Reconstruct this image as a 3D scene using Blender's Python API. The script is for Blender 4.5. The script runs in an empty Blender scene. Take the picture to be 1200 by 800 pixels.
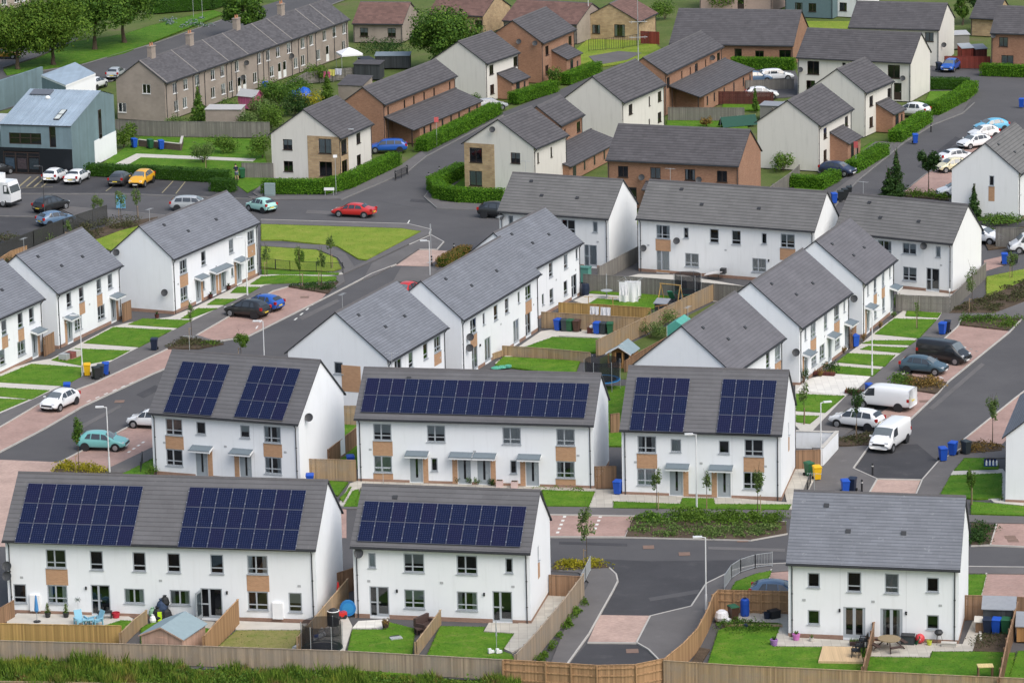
import bpy, math, random
import numpy as np
from mathutils import Vector, Matrix
RND = random.Random(11)
NP = np.random.default_rng(5)
rad = math.radians
SC = bpy.context.scene
COL = SC.collection

# ------------------------------------------------------------------ camera (surveyed from the photograph)
F_PX, PITCH, ROLL, CAM_H = 4255.86, rad(13.7171), rad(-1.2797), 75.913
_cp, _sp, _cr, _sr = math.cos(PITCH), math.sin(PITCH), math.cos(ROLL), math.sin(ROLL)
_x, _y, _z = Vector((1, 0, 0)), Vector((0, -_sp, -_cp)), Vector((0, _cp, -_sp))
ROW0, ROW1, ROW2 = _x * _cr - _y * _sr, _x * _sr + _y * _cr, _z
EYE = Vector((0, 0, CAM_H))
def ray(px, py):
    return ROW0 * ((px - 600) / F_PX) + ROW1 * ((py - 400) / F_PX) + ROW2
def at(px, py, z=0.0):
    """the point of the horizontal plane at height z seen at photo pixel (px, py)"""
    d = ray(px, py)
    return EYE + d * ((z - CAM_H) / d.z)
cam = bpy.data.cameras.new('camera'); camo = bpy.data.objects.new('camera', cam); COL.objects.link(camo)
cam.sensor_fit = 'HORIZONTAL'; cam.sensor_width = 36; cam.lens = F_PX / 1200 * 36
cam.clip_start = 1; cam.clip_end = 6000
m = Matrix.Identity(4)
for i, v in enumerate((ROW0, -ROW1, -ROW2)):
    for j in range(3): m[j][i] = v[j]
m.translation = EYE
camo.matrix_world = m
SC.camera = camo

# ------------------------------------------------------------------ materials
MATS = {}
def lin(r, g, b):
    f = lambda c: (c / 255 / 12.92) if c <= 10 else ((c / 255 + .055) / 1.055) ** 2.4
    return (f(r), f(g), f(b))
class NT:
    def __init__(s, name):
        s.m = bpy.data.materials.new(name); s.m.use_nodes = True
        s.t = s.m.node_tree; s.b = s.t.nodes['Principled BSDF']; s.out = s.t.nodes['Material Output']
    def n(s, typ, **k):
        n = s.t.nodes.new(typ)
        for a, v in k.items():
            if a.startswith('i_'):
                key = a[2:]; key = int(key) if key.isdigit() else key.replace('_', ' ')
                n.inputs[key].default_value = v
            else: setattr(n, a, v)
        return n
    def l(s, a, b): s.t.links.new(a, b)
    def coord(s, kind='Object'):
        if kind == 'World':
            return s.n('ShaderNodeNewGeometry').outputs['Position']
        return s.n('ShaderNodeTexCoord').outputs[kind]
    def noise(s, co, scale, detail=3, rough=.6):
        n = s.n('ShaderNodeTexNoise', i_Scale=scale, i_Detail=detail, i_Roughness=rough)
        s.l(co, n.inputs['Vector']); return n.outputs['Fac']
    def ramp(s, fac, stops):
        r = s.n('ShaderNodeValToRGB'); e = r.color_ramp.elements
        while len(e) < len(stops): e.new(.5)
        for x, (p, c) in zip(e, stops):
            x.position = p; x.color = (*c, 1) if len(c) == 3 else c
        s.l(fac, r.inputs['Fac']); return r.outputs['Color']
    def mix(s, fac, a, b, mode='MIX'):
        n = s.n('ShaderNodeMix', data_type='RGBA', blend_type=mode)
        for sock, v in ((n.inputs[0], fac), (n.inputs[6], a), (n.inputs[7], b)):
            if hasattr(v, 'type') and hasattr(v, 'links'): s.l(v, sock)
            else: sock.default_value = v if not isinstance(v, tuple) else ((*v, 1) if len(v) == 3 else v)
        return n.outputs[2]
    def bump(s, h, strength=.3, dist=.02):
        n = s.n('ShaderNodeBump', i_Strength=strength, i_Distance=dist); s.l(h, n.inputs['Height'])
        s.l(n.outputs[0], s.b.inputs['Normal'])
    def done(s, rough=.8, spec=.3, metal=0):
        s.b.inputs['Roughness'].default_value = rough
        s.b.inputs['Specular IOR Level'].default_value = spec
        s.b.inputs['Metallic'].default_value = metal
        return s.m
def sc(c, k): return tuple(min(1, x * k) for x in c[:3])

def plain(name, c, rough=.6, spec=.4, metal=0, var=.12, scale=3.0, obj=0.0, bump=0):
    if name in MATS: return MATS[name]
    t = NT(name); co = t.coord('Object')
    col = t.mix(t.noise(co, scale), sc(c, 1 - var), sc(c, 1 + var))
    if obj:
        oi = t.n('ShaderNodeObjectInfo').outputs['Random']
        col = t.mix(oi, t.mix(1.0, col, (1 - obj,) * 3, 'MULTIPLY'), col)
    t.l(col, t.b.inputs['Base Color'])
    if bump: t.bump(t.noise(co, 40), bump, .01)
    MATS[name] = t.done(rough, spec, metal); return MATS[name]

def render_wall(name, c, streak=.10, rough=.9, grime=(.33, .33, .30)):
    """rendered (harled) wall: fine grain, faint weathering"""
    if name in MATS: return MATS[name]
    t = NT(name); co = t.coord('Object')
    base = t.mix(t.noise(co, .7, 4), sc(c, .955), sc(c, 1.03))
    mp = t.n('ShaderNodeMapping'); mp.inputs['Scale'].default_value = (3, 3, .25); t.l(co, mp.inputs['Vector'])
    st = t.ramp(t.noise(mp.outputs[0], 1.0, 5, .7), [(.52, (0, 0, 0)), (.8, (1, 1, 1))])
    f = t.n('ShaderNodeMath', operation='MULTIPLY'); t.l(st, f.inputs[0]); f.inputs[1].default_value = streak
    col = t.mix(f.outputs[0], base, grime)
    # algae tide-line along the foot of the wall
    sp = t.n('ShaderNodeSeparateXYZ'); t.l(co, sp.inputs[0]); lo = t.n('ShaderNodeMapRange'); lo.inputs['From Min'].default_value = 1.1; lo.inputs['From Max'].default_value = .2; t.l(sp.outputs[2], lo.inputs['Value'])
    al = t.n('ShaderNodeMath', operation='MULTIPLY'); t.l(lo.outputs[0], al.inputs[0]); t.l(t.ramp(t.noise(co, 1.1, 5, .7), [(.4, (0, 0, 0)), (.75, (.38,) * 3)]), al.inputs[1]); col = t.mix(al.outputs[0], col, (.40, .41, .33))
    t.l(col, t.b.inputs['Base Color']); t.bump(t.noise(co, 60, 2), .25, .01)
    MATS[name] = t.done(rough, .2); return MATS[name]

def bricks(name, c1, c2, mortar, w, h, msize=.012, offset=.5, rough=.85, bias=0, big=.18, bump=.4, world=False, spec=.25, dirt=None, lichen=None):
    if name in MATS: return MATS[name]
    t = NT(name); co = t.coord('World' if world else 'UV')
    b = t.n('ShaderNodeTexBrick', offset=offset)
    b.inputs['Color1'].default_value = (*c1, 1); b.inputs['Color2'].default_value = (*c2, 1); b.inputs['Mortar'].default_value = (*mortar, 1)
    b.inputs['Scale'].default_value = 1; b.inputs['Mortar Size'].default_value = msize; b.inputs['Mortar Smooth'].default_value = .2
    b.inputs['Bias'].default_value = bias; b.inputs['Brick Width'].default_value = w; b.inputs['Row Height'].default_value = h
    t.l(co, b.inputs['Vector'])
    co2 = t.coord('World' if world else 'Object')
    k = t.noise(co2, .45, 5, .65)
    col = t.mix(1.0, b.outputs['Color'], t.ramp(k, [(.3, (1 - big,) * 3), (.7, (1 + big * .5,) * 3)]), 'MULTIPLY')
    if dirt:
        col = t.mix(t.ramp(t.noise(co2, .9, 6, .7), [(.55, (0, 0, 0)), (.75, (.55, .55, .55))]), col, dirt)
    if lichen:
        col = t.mix(t.ramp(t.noise(co2, 3.2, 5, .75), [(.62, (0, 0, 0)), (.74, (.6, .6, .6))]), col, lichen)
    t.l(col, t.b.inputs['Base Color'])
    inv = t.n('ShaderNodeMath', operation='SUBTRACT'); inv.inputs[0].default_value = 1; t.l(b.outputs['Fac'], inv.inputs[1])
    t.bump(inv.outputs[0], bump, .02)
    MATS[name] = t.done(rough, spec); return MATS[name]

def tiles(name, c, row, width, var=.05, line=.35, rough=.75, spec=.35, lichen=None, soft=.14):
    """roof covering: courses up the slope with a dark lap line, per-tile tone, weathering"""
    if name in MATS: return MATS[name]
    t = NT(name); uv = t.coord('UV'); co = t.coord('Object')
    sep = t.n('ShaderNodeSeparateXYZ'); t.l(uv, sep.inputs[0])
    v = t.n('ShaderNodeMath', operation='DIVIDE'); t.l(sep.outputs[1], v.inputs[0]); v.inputs[1].default_value = row
    fr = t.n('ShaderNodeMath', operation='FRACT'); t.l(v.outputs[0], fr.inputs[0])
    b = t.n('ShaderNodeTexBrick', offset=.5)
    b.inputs['Color1'].default_value = (*sc(c, 1 - var), 1); b.inputs['Color2'].default_value = (*sc(c, 1 + var), 1)
    b.inputs['Mortar'].default_value = (*sc(c, .88), 1); b.inputs['Mortar Size'].default_value = .006
    b.inputs['Scale'].default_value = 1; b.inputs['Brick Width'].default_value = width; b.inputs['Row Height'].default_value = row
    t.l(uv, b.inputs['Vector'])
    lap = t.ramp(fr.outputs[0], [(0, (1 - line,) * 3), (soft, (1, 1, 1))])
    col = t.mix(1.0, b.outputs['Color'], lap, 'MULTIPLY')
    col = t.mix(1.0, col, t.ramp(t.noise(co, .5, 6, .7), [(.3, (.86,) * 3), (.7, (1.1,) * 3)]), 'MULTIPLY')
    if lichen:
        col = t.mix(t.ramp(t.noise(co, 2.3, 6, .8), [(.60, (0, 0, 0)), (.72, (.7, .7, .7))]), col, lichen)
    t.l(col, t.b.inputs['Base Color']); t.bump(fr.outputs[0], .5, .03)
    MATS[name] = t.done(rough, spec); return MATS[name]

def ground_mat(name, stops, scale, fine=30, fine_amt=.25, rough=.95, spec=.2, patches=None, obj=0):
    """ground in world space: broad patches + grain"""
    if name in MATS: return MATS[name]
    t = NT(name); co = t.coord('World')
    col = t.ramp(t.noise(co, scale, 6, .65), stops)
    g = t.noise(co, fine, 2, .7)
    col = t.mix(1.0, col, t.ramp(g, [(.25, (1 - fine_amt,) * 3), (.75, (1 + fine_amt,) * 3)]), 'MULTIPLY')
    if patches:
        c, s, lo, hi, amt = patches
        col = t.mix(t.ramp(t.noise(co, s, 4, .6), [(lo, (0, 0, 0)), (hi, (amt,) * 3)]), col, c)
    if obj:
        oi = t.n('ShaderNodeObjectInfo').outputs['Random']
        col = t.mix(1.0, col, t.ramp(oi, [(0, (1 - obj, 1 - obj * .6, 1 - obj)), (1, (1 + obj, 1 + obj * .55, 1 + obj))]), 'MULTIPLY')
    t.l(col, t.b.inputs['Base Color']); t.bump(g, .4, .03)
    MATS[name] = t.done(rough, spec); return MATS[name]

def leaf_mat(name, cols, rough=.7, clump=.6):
    """each leaf its own tone (random per island), plus patches through the plant"""
    if name in MATS: return MATS[name]
    t = NT(name)
    r = t.n('ShaderNodeNewGeometry').outputs['Random Per Island']
    n = len(cols)
    col = t.ramp(r, [(i / max(1, n - 1), c) for i, c in enumerate(cols)])
    col = t.mix(1.0, col, t.ramp(t.noise(t.coord('World'), clump, 3), [(.3, (.78,) * 3), (.7, (1.2,) * 3)]), 'MULTIPLY')
    t.l(col, t.b.inputs['Base Color'])
    tr = t.n('ShaderNodeBsdfTranslucent'); t.l(col, tr.inputs['Color'])
    mx = t.n('ShaderNodeMixShader'); mx.inputs[0].default_value = .25
    t.l(t.b.outputs[0], mx.inputs[1]); t.l(tr.outputs[0], mx.inputs[2]); t.l(mx.outputs[0], t.out.inputs['Surface'])
    MATS[name] = t.done(rough, .25); return MATS[name]

def boards_mat(name, c, w=.11, var=.25, grey=None):
    """timber boards: tone per board and grain down its length"""
    if name in MATS: return MATS[name]
    t = NT(name); uv = t.coord('UV')
    mp = t.n('ShaderNodeMapping'); mp.inputs['Scale'].default_value = (1 / w, .05, 1); t.l(uv, mp.inputs['Vector'])
    wn = t.n('ShaderNodeTexWhiteNoise', noise_dimensions='1D')
    sep = t.n('ShaderNodeSeparateXYZ'); t.l(mp.outputs[0], sep.inputs[0])
    fl = t.n('ShaderNodeMath', operation='FLOOR'); t.l(sep.outputs[0], fl.inputs[0]); t.l(fl.outputs[0], wn.inputs['W'])
    col = t.ramp(wn.outputs['Value'], [(0, sc(c, 1 - var)), (.5, c), (1, sc(c, 1 + var))])
    if grey:
        col = t.mix(t.ramp(t.noise(t.coord('World'), .6, 5, .7), [(.42, (0, 0, 0)), (.65, (.75,) * 3)]), col, grey)
    col = t.mix(1.0, col, t.ramp(t.noise(mp.outputs[0], 2.5, 4), [(.3, (.82,) * 3), (.7, (1.12,) * 3)]), 'MULTIPLY')
    t.l(col, t.b.inputs['Base Color'])
    MATS[name] = t.done(.85, .2); return MATS[name]

def glass_mat(name, tint, refl=.16):
    if name in MATS: return MATS[name]
    t = NT(name)
    tr = t.n('ShaderNodeBsdfTransparent'); tr.inputs['Color'].default_value = (*tint, 1)
    gl = t.n('ShaderNodeBsdfGlossy'); gl.inputs['Roughness'].default_value = .03; gl.inputs['Color'].default_value = (.9, .95, 1, 1)
    lw = t.n('ShaderNodeFresnel'); lw.inputs['IOR'].default_value = 1.5
    f = t.n('ShaderNodeMath', operation='ADD'); t.l(lw.outputs[0], f.inputs[0]); f.inputs[1].default_value = refl - .04
    mx = t.n('ShaderNodeMixShader'); t.l(f.outputs[0], mx.inputs[0]); t.l(tr.outputs[0], mx.inputs[1]); t.l(gl.outputs[0], mx.inputs[2])
    t.l(mx.outputs[0], t.out.inputs['Surface'])
    MATS[name] = t.m; return t.m

def pv_mat():
    t = NT('pv_cells'); uv = t.coord('UV')
    b = t.n('ShaderNodeTexBrick', offset=0.0)
    b.inputs['Color1'].default_value = (.004, .008, .034, 1); b.inputs['Color2'].default_value = (.006, .011, .045, 1)
    b.inputs['Mortar'].default_value = (.034, .04, .078, 1); b.inputs['Mortar Size'].default_value = .004
    b.inputs['Scale'].default_value = 1; b.inputs['Brick Width'].default_value = .161; b.inputs['Row Height'].default_value = .16
    t.l(uv, b.inputs['Vector'])
    # pale diamonds where the clipped cell corners meet
    sep = t.n('ShaderNodeSeparateXYZ'); t.l(uv, sep.inputs[0])
    ds = []
    for k, w in ((0, .161), (1, .16)):
        a = t.n('ShaderNodeMath', operation='DIVIDE'); t.l(sep.outputs[k], a.inputs[0]); a.inputs[1].default_value = w
        f = t.n('ShaderNodeMath', operation='FRACT'); t.l(a.outputs[0], f.inputs[0])
        p = t.n('ShaderNodeMath', operation='PINGPONG'); t.l(f.outputs[0], p.inputs[0]); p.inputs[1].default_value = .5
        ds.append(p.outputs[0])
    s = t.n('ShaderNodeMath', operation='ADD'); t.l(ds[0], s.inputs[0]); t.l(ds[1], s.inputs[1])
    lt = t.n('ShaderNodeMath', operation='LESS_THAN'); t.l(s.outputs[0], lt.inputs[0]); lt.inputs[1].default_value = .10
    col = t.mix(lt.outputs[0], b.outputs['Color'], (.18, .20, .28))
    oi = t.n('ShaderNodeObjectInfo').outputs['Random']
    col = t.mix(t.ramp(oi, [(.7, (0, 0, 0)), (.72, (.25,) * 3)]), col, (.016, .009, .036))
    t.l(col, t.b.inputs['Base Color'])
    MATS['pv'] = t.done(.16, .22)
pv_mat()

WHITE = render_wall('white_render', (.79, .808, .83), .13)
WHITE2 = render_wall('white_render_older', (.765, .775, .775), .18)
CREAM = render_wall('cream_harling', (.67, .645, .60), .34, grime=(.30, .28, .25))
PEBBLE = bricks('pebbledash', (.34, .29, .25), (.315, .265, .23), (.32, .27, .235), .45, .22, .006, big=.2, bump=.05, dirt=(.25, .21, .185))
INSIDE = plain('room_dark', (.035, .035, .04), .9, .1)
ROOF_WARM = tiles('tile_warm_grey', (.116, .114, .120), .37, 1.3, line=.5, soft=.24, lichen=(.17, .165, .16))
ROOF_SLATE = tiles('tile_blue_grey', (.165, .175, .200), .25, .9, var=.07, line=.55, lichen=(.36, .37, .38), soft=.3)
ROOF_MAUVE = tiles('tile_mauve_grey', (.128, .125, .138), .30, 1.1, line=.36, soft=.2)
ROOF_BROWN = tiles('tile_brown_grey', (.148, .145, .143), .36, .8, var=.06, line=.6, soft=.3)
ROOF_OLD = tiles('tile_old_concrete', (.088, .083, .088), .37, .6, var=.12, line=.62, lichen=(.16, .15, .14), soft=.34)
ROOF_TERR = tiles('slate_old', (.088, .084, .090), .24, .5, var=.2, line=.3, lichen=(.16, .15, .14))
ROOF_RED = tiles('tile_red_brown', (.15, .085, .07), .36, .5, var=.18, line=.5, lichen=(.20, .12, .10))
BRICK = bricks('orange_brick', (.38, .20, .122), (.29, .145, .09), (.35, .25, .19), .225, .075, .008, big=.15)
BRICK_TAN = bricks('tan_brick', (.50, .29, .165), (.42, .235, .13), (.47, .34, .24), .225, .075, .008, big=.1)
STONE = bricks('buff_stone', (.50, .36, .21), (.38, .26, .15), (.36, .30, .23), .42, .2, .014, big=.25)
PLINTH = bricks('plinth_brick', (.36, .22, .16), (.30, .18, .13), (.30, .24, .2), .225, .075, .008)
FRAME = plain('grey_frame', (.38, .41, .44), .45, .4, var=.05)
FRAME_D = plain('brown_frame', (.045, .03, .025), .5)
FRAME_W = plain('white_frame', (.74, .74, .73), .45, var=.04)
DOORM = plain('grey_door', (.30, .335, .36), .4, var=.05)
PANE = glass_mat('window_glass', (.80, .84, .85), .10)
CURT = plain('curtain_cloth', (.68, .69, .70), .9, .1, var=.2, scale=9, obj=.5)
BLIND = plain('roller_blind', (.60, .62, .62), .9, .1, var=.05, obj=.45)
DARK = plain('black_plastic', (.022, .023, .026), .5)
DISH = plain('dish_mesh', (.05, .052, .056), .6, var=.25, scale=30)
TRIM = plain('dark_trim', (.035, .037, .042), .6)
WTRIM = plain('white_trim', (.76, .77, .78), .5, var=.04)
ALU = plain('aluminium', (.55, .57, .6), .35, .5, .8, var=.1)
CANOPY = plain('canopy_grey', (.14, .175, .20), .45, var=.15)
STEEL = plain('galvanised', (.42, .44, .45), .5, .4, .3, var=.12)
PALE = plain('pale_concrete', (.50, .475, .43), .9, .2, var=.14, scale=1.5)

# ------------------------------------------------------------------ mesh builder
class MB:
    def __init__(s): s.v = []; s.f = []; s.m = []; s.uv = []
    def face(s, pts, m=0, uv=None):
        i = len(s.v); P = [Vector(p) for p in pts]; s.v += [tuple(p) for p in P]
        s.f.append(tuple(range(i, i + len(P)))); s.m.append(m)
        if uv is None:
            n = Vector((0, 0, 0))
            for a in range(len(P)):
                p, q = P[a], P[(a + 1) % len(P)]
                n += Vector(((p.y - q.y) * (p.z + q.z), (p.z - q.z) * (p.x + q.x), (p.x - q.x) * (p.y + q.y)))
            n = n.normalized() if n.length > 1e-12 else Vector((0, 0, 1))
            if abs(n.z) > .98: t, b = Vector((1, 0, 0)), Vector((0, 1, 0))
            else: t = Vector((0, 0, 1)).cross(n).normalized(); b = n.cross(t)
            uv = [(p.dot(t), p.dot(b)) for p in P]
        s.uv += uv
    def box(s, x0, x1, y0, y1, z0, z1, m=0, tf=None, skip=''):
        P = [Vector((x, y, z)) for z in (z0, z1) for y in (y0, y1) for x in (x0, x1)]
        if tf: P = [tf @ p for p in P]
        for k, q in (('b', (0, 2, 3, 1)), ('t', (4, 5, 7, 6)), ('f', (0, 1, 5, 4)), ('k', (2, 6, 7, 3)), ('l', (0, 4, 6, 2)), ('r', (1, 3, 7, 5))):
            if k not in skip: s.face([P[i] for i in q], m)
    def bar(s, p, q, w, h, m=0, up=(0, 0, 1)):
        p, q = Vector(p), Vector(q); d = (q - p); L = d.length; d.normalize()
        u = Vector(up)
        if abs(d.dot(u)) > .95: u = Vector((0, 1, 0))
        sx = d.cross(u).normalized(); u = sx.cross(d)
        M4 = Matrix.Identity(4)
        for i, a in enumerate((d, sx, u)):
            for j in range(3): M4[j][i] = a[j]
        M4.translation = p
        s.box(0, L, -w / 2, w / 2, -h / 2, h / 2, m, M4)
    def cyl(s, p, q, r0, r1=None, n=10, m=0, caps=True):
        r1 = r0 if r1 is None else r1
        p, q = Vector(p), Vector(q); d = (q - p).normalized()
        a = d.cross(Vector((0, 0, 1)) if abs(d.z) < .9 else Vector((1, 0, 0))).normalized(); b = d.cross(a)
        A = [p + (a * math.cos(t) + b * math.sin(t)) * r0 for t in [2 * math.pi * i / n for i in range(n)]]
        B = [q + (a * math.cos(t) + b * math.sin(t)) * r1 for t in [2 * math.pi * i / n for i in range(n)]]
        for i in range(n):
            j = (i + 1) % n; s.face([A[j], A[i], B[i], B[j]], m)
        if caps:
            if r0 > 1e-4: s.face(A, m)
            if r1 > 1e-4: s.face(B[::-1], m)
    def lathe(s, prof, n=14, m=0, o=(0, 0, 0)):
        o = Vector(o)
        for (r0, z0), (r1, z1) in zip(prof, prof[1:]):
            for i in range(n):
                a, b = 2 * math.pi * i / n, 2 * math.pi * (i + 1) / n
                c = lambda r, t, z: o + Vector((r * math.cos(t), r * math.sin(t), z))
                if r0 < 1e-5: s.face([c(0, 0, z0), c(r1, b, z1), c(r1, a, z1)][::-1], m)
                elif r1 < 1e-5: s.face([c(r0, a, z0), c(r0, b, z0), c(0, 0, z1)], m)
                else: s.face([c(r0, a, z0), c(r0, b, z0), c(r1, b, z1), c(r1, a, z1)], m)
    def prism(s, poly, z0, z1, m=0, mside=None):
        """poly: list of (x,y) anticlockwise or not"""
        ar = sum(a[0] * b[1] - b[0] * a[1] for a, b in zip(poly, poly[1:] + poly[:1]))
        if ar < 0: poly = poly[::-1]
        s.face([(x, y, z1) for x, y in poly], m)
        ms = m if mside is None else mside
        for a, b in zip(poly, poly[1:] + poly[:1]):
            s.face([(a[0], a[1], z0), (b[0], b[1], z0), (b[0], b[1], z1), (a[0], a[1], z1)], ms)
    def mesh(s, name, mats, smooth=None, weld=False):
        me = bpy.data.meshes.new(name); me.from_pydata(s.v, [], s.f)
        for mt in (mats if isinstance(mats, (list, tuple)) else [mats]): me.materials.append(mt)
        me.polygons.foreach_set('material_index', s.m)
        u = me.uv_layers.new(name='UVMap'); u.data.foreach_set('uv', [c for p in s.uv for c in p])
        if weld:
            import bmesh
            b = bmesh.new(); b.from_mesh(me); bmesh.ops.remove_doubles(b, verts=b.verts, dist=1e-4); b.to_mesh(me); b.free()
        if smooth is not None:
            me.shade_smooth(); me.set_sharp_from_angle(angle=rad(smooth))
        me.update(); return me
def link(name, me, parent=None, mw=None):
    o = bpy.data.objects.new(name, me); COL.objects.link(o)
    if parent: o.parent = parent
    if mw is not None: o.matrix_local = mw
    return o
def T(x=0, y=0, z=0, rz=0, rx=0, ry=0, s=1):
    mm = Matrix.Translation((x, y, z)) @ Matrix.Rotation(rz, 4, 'Z') @ Matrix.Rotation(ry, 4, 'Y') @ Matrix.Rotation(rx, 4, 'X')
    if s != 1: mm = mm @ (Matrix.Scale(s, 4) if not isinstance(s, tuple) else Matrix.Diagonal((*s, 1)))
    return mm
def tag(o, label=None, cat=None, group=None, kind=None):
    if label: o['label'] = label
    if cat: o['category'] = cat
    if group: o['group'] = group
    if kind: o['kind'] = kind
    return o
def thing(name, label, cat, mw, group=None):
    o = bpy.data.objects.new(name, None); COL.objects.link(o); o.matrix_world = mw; o.empty_display_size = .2
    return tag(o, label, cat, group)
MESH = {}
def cached(key, fn):
    if key not in MESH: MESH[key] = fn()
    return MESH[key]

def leaf_quads(name, C, size, mat, up=.35, flat=1.0, N=None):
    """one mesh of small leaf faces at the points C (n,3)"""
    n = len(C)
    d = NP.normal(size=(n, 3)) if N is None else N + NP.normal(size=(n, 3)) * .55
    d[:, 2] += up; d /= np.linalg.norm(d, axis=1)[:, None] + 1e-9
    r = NP.normal(size=(n, 3)); a = np.cross(d, r); a /= np.linalg.norm(a, axis=1)[:, None] + 1e-9
    b = np.cross(d, a)
    sz = (size * (.6 + .8 * NP.random(n)))[:, None]
    V = np.stack([C - a * sz * .5, C - b * sz * .33 * flat, C + a * sz * .5, C + b * sz * .33 * flat], axis=1).reshape(-1, 3)
    me = bpy.data.meshes.new(name)
    me.vertices.add(4 * n); me.vertices.foreach_set('co', V.astype(np.float32).ravel())
    me.loops.add(4 * n); me.loops.foreach_set('vertex_index', np.arange(4 * n, dtype=np.int32))
    me.polygons.add(n); me.polygons.foreach_set('loop_start', np.arange(0, 4 * n, 4, dtype=np.int32))
    me.materials.append(mat); me.update(calc_edges=True); return me
def clumps(cs, n, shell=.45):
    """points spread through ellipsoid clumps cs: (x,y,z,rx,ry,rz); more towards their skin"""
    w = np.array([c[3] * c[4] * c[5] for c in cs]) ** .67; w /= w.sum()
    out = []; nor = []
    for c, k in zip(cs, NP.multinomial(n, w)):
        d = NP.normal(size=(k, 3)); d /= np.linalg.norm(d, axis=1)[:, None]
        rr = (shell + (1 - shell) * NP.random(k)) ** .7
        rr *= 1 + .16 * np.sin(d[:, 0] * 5 + c[0]) * np.sin(d[:, 1] * 6 + c[1]) + .10 * np.sin(d[:, 2] * 9)
        out.append(np.array(c[:3]) + d * rr[:, None] * np.array(c[3:])); nor.append(d)
    return np.concatenate(out), np.concatenate(nor)
# ------------------------------------------------------------------ windows, doors
# kind: (width, height, sill z upstairs, sill z downstairs)
WK = {'W2': (1.42, 1.32, 3.35, .82), 'W1': (.92, 1.36, 3.3, .78), 'WN': (.52, 1.05, 3.55, 1.05), 'WS': (.80, 1.0, 3.5, .95),
      'W2L': (1.42, 1.05, 3.5, 1.02), 'FD': (1.45, 2.12, 0, .14), 'PD': (1.35, 2.12, 0, .14), 'PO': (1.5, 2.12, 0, .14), 'DR': (.98, 2.1, 0, .14),
      'OW': (1.1, 1.15, 3.2, .8), 'ON': (.42, 1.1, 3.2, .6), 'OB': (1.5, 1.6, 3.0, .5), 'OD': (.95, 2.05, 0, .12), 'TW': (1.05, 1.3, 3.0, .75), 'SH': (2.1, 2.6, 0, .3), 'TR': (1.9, 1.3, 3.4, .3)}
def window_meshes(kind, fm):
    w, h = WK[kind][:2]; b = MB(); t, dp = .08, .07
    if kind in ('OW', 'ON', 'OB', 'TW'): t = .055
    x0, x1 = -w / 2, w / 2
    def bar(xa, xb, za, zb, d=dp): b.box(xa, xb, 0, d, za, zb)
    bar(x0, x0 + t, 0, h); bar(x1 - t, x1, 0, h); bar(x0 + t, x1 - t, 0, t); bar(x0 + t, x1 - t, h - t, h)
    i0, i1 = x0 + t, x1 - t
    glass = [(i0, i1, t, h - t)]
    if kind == 'W2':
        m_ = x0 + w * .43; bar(m_ - .05, m_ + .05, t, h - t); bar(i0, m_ - .05, h * .27, h * .27 + .07); bar(m_ + .05, i1, h * .27, h * .27 + .07)
    elif kind in ('W1',): bar(i0, i1, h * .27, h * .27 + .07)
    elif kind == 'W2L': bar(-.05, .05, t, h - t)
    elif kind == 'FD':
        bar(-.10, .10, t, h - t); bar(i0, i0 + .1, t, h - t); bar(i1 - .1, i1, t, h - t)
        for a, c in ((i0 + .1, -.10), (.10, i1 - .1)): bar(a, c, t, t + .14)
    elif kind in ('PD', 'PO'):
        m_ = x0 + w * .40; bar(m_ - .07, m_ + .07, t, h - t); bar(i0, m_ - .07, .95, 1.03); bar(m_ + .07, i1, t, t + .12)
        if kind == 'PO': glass = [(i1 - .45, i1, t, h - t)]
    elif kind == 'DR':
        b.box(i0, -.06, .02, .06, t, h - t); b.box(.12, i1, .02, .06, t, h - t); b.box(-.06, .12, .02, .06, t, .35); b.box(-.06, .12, .02, .06, h - .2, h - t)
        glass = [(-.06, .12, .35, h - .2)]
    elif kind == 'OD': b.box(i0, i1, .03, .06, t, h * .45); glass = [(i0, i1, h * .45, h - t)]
    elif kind in ('OW', 'OB', 'TW'): bar(-.03, .03, t, h - t)
    elif kind in ('SH', 'TR'): bar(-.04, .04, t, h - t, .09)
    if kind[0] in 'WOT' and kind not in ('OD',): b.box(x0 - .05, x1 + .05, -.11, .03, -.05, 0)     # sill
    fr = b.mesh('window', fm)
    g = MB()
    for a, c, e, f in glass: g.face([(a, .035, e), (c, .035, e), (c, .035, f), (a, .035, f)])
    return fr, g.mesh('pane', PANE)
def drape_mesh(kind, style):
    w, h = WK[kind][:2]; b = MB()
    if style == 'blind': b.face([(-w / 2, .05, h * .45), (w / 2, .05, h * .45), (w / 2, .05, h), (-w / 2, .05, h)])
    elif style == 'full': 
        n = 10
        for i in range(n):
            xa, xb = -w / 2 + w * i / n, -w / 2 + w * (i + 1) / n
            ya, yb = .05 + .025 * (i % 2), .05 + .025 * ((i + 1) % 2)
            b.face([(xa, ya, 0), (xb, yb, 0), (xb, yb, h), (xa, ya, h)])
    else:
        for sgn in (-1, 1):
            n = 4; ww = w * .26
            for i in range(n):
                xa, xb = sgn * (w / 2 - ww * i / n), sgn * (w / 2 - ww * (i + 1) / n)
                ya, yb = .05 + .025 * (i % 2), .05 + .025 * ((i + 1) % 2)
                b.face([(xa, ya, 0), (xb, yb, 0), (xb, yb, h), (xa, ya, h)])
    return b.mesh('curtain', BLIND if style == 'blind' else CURT)
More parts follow.
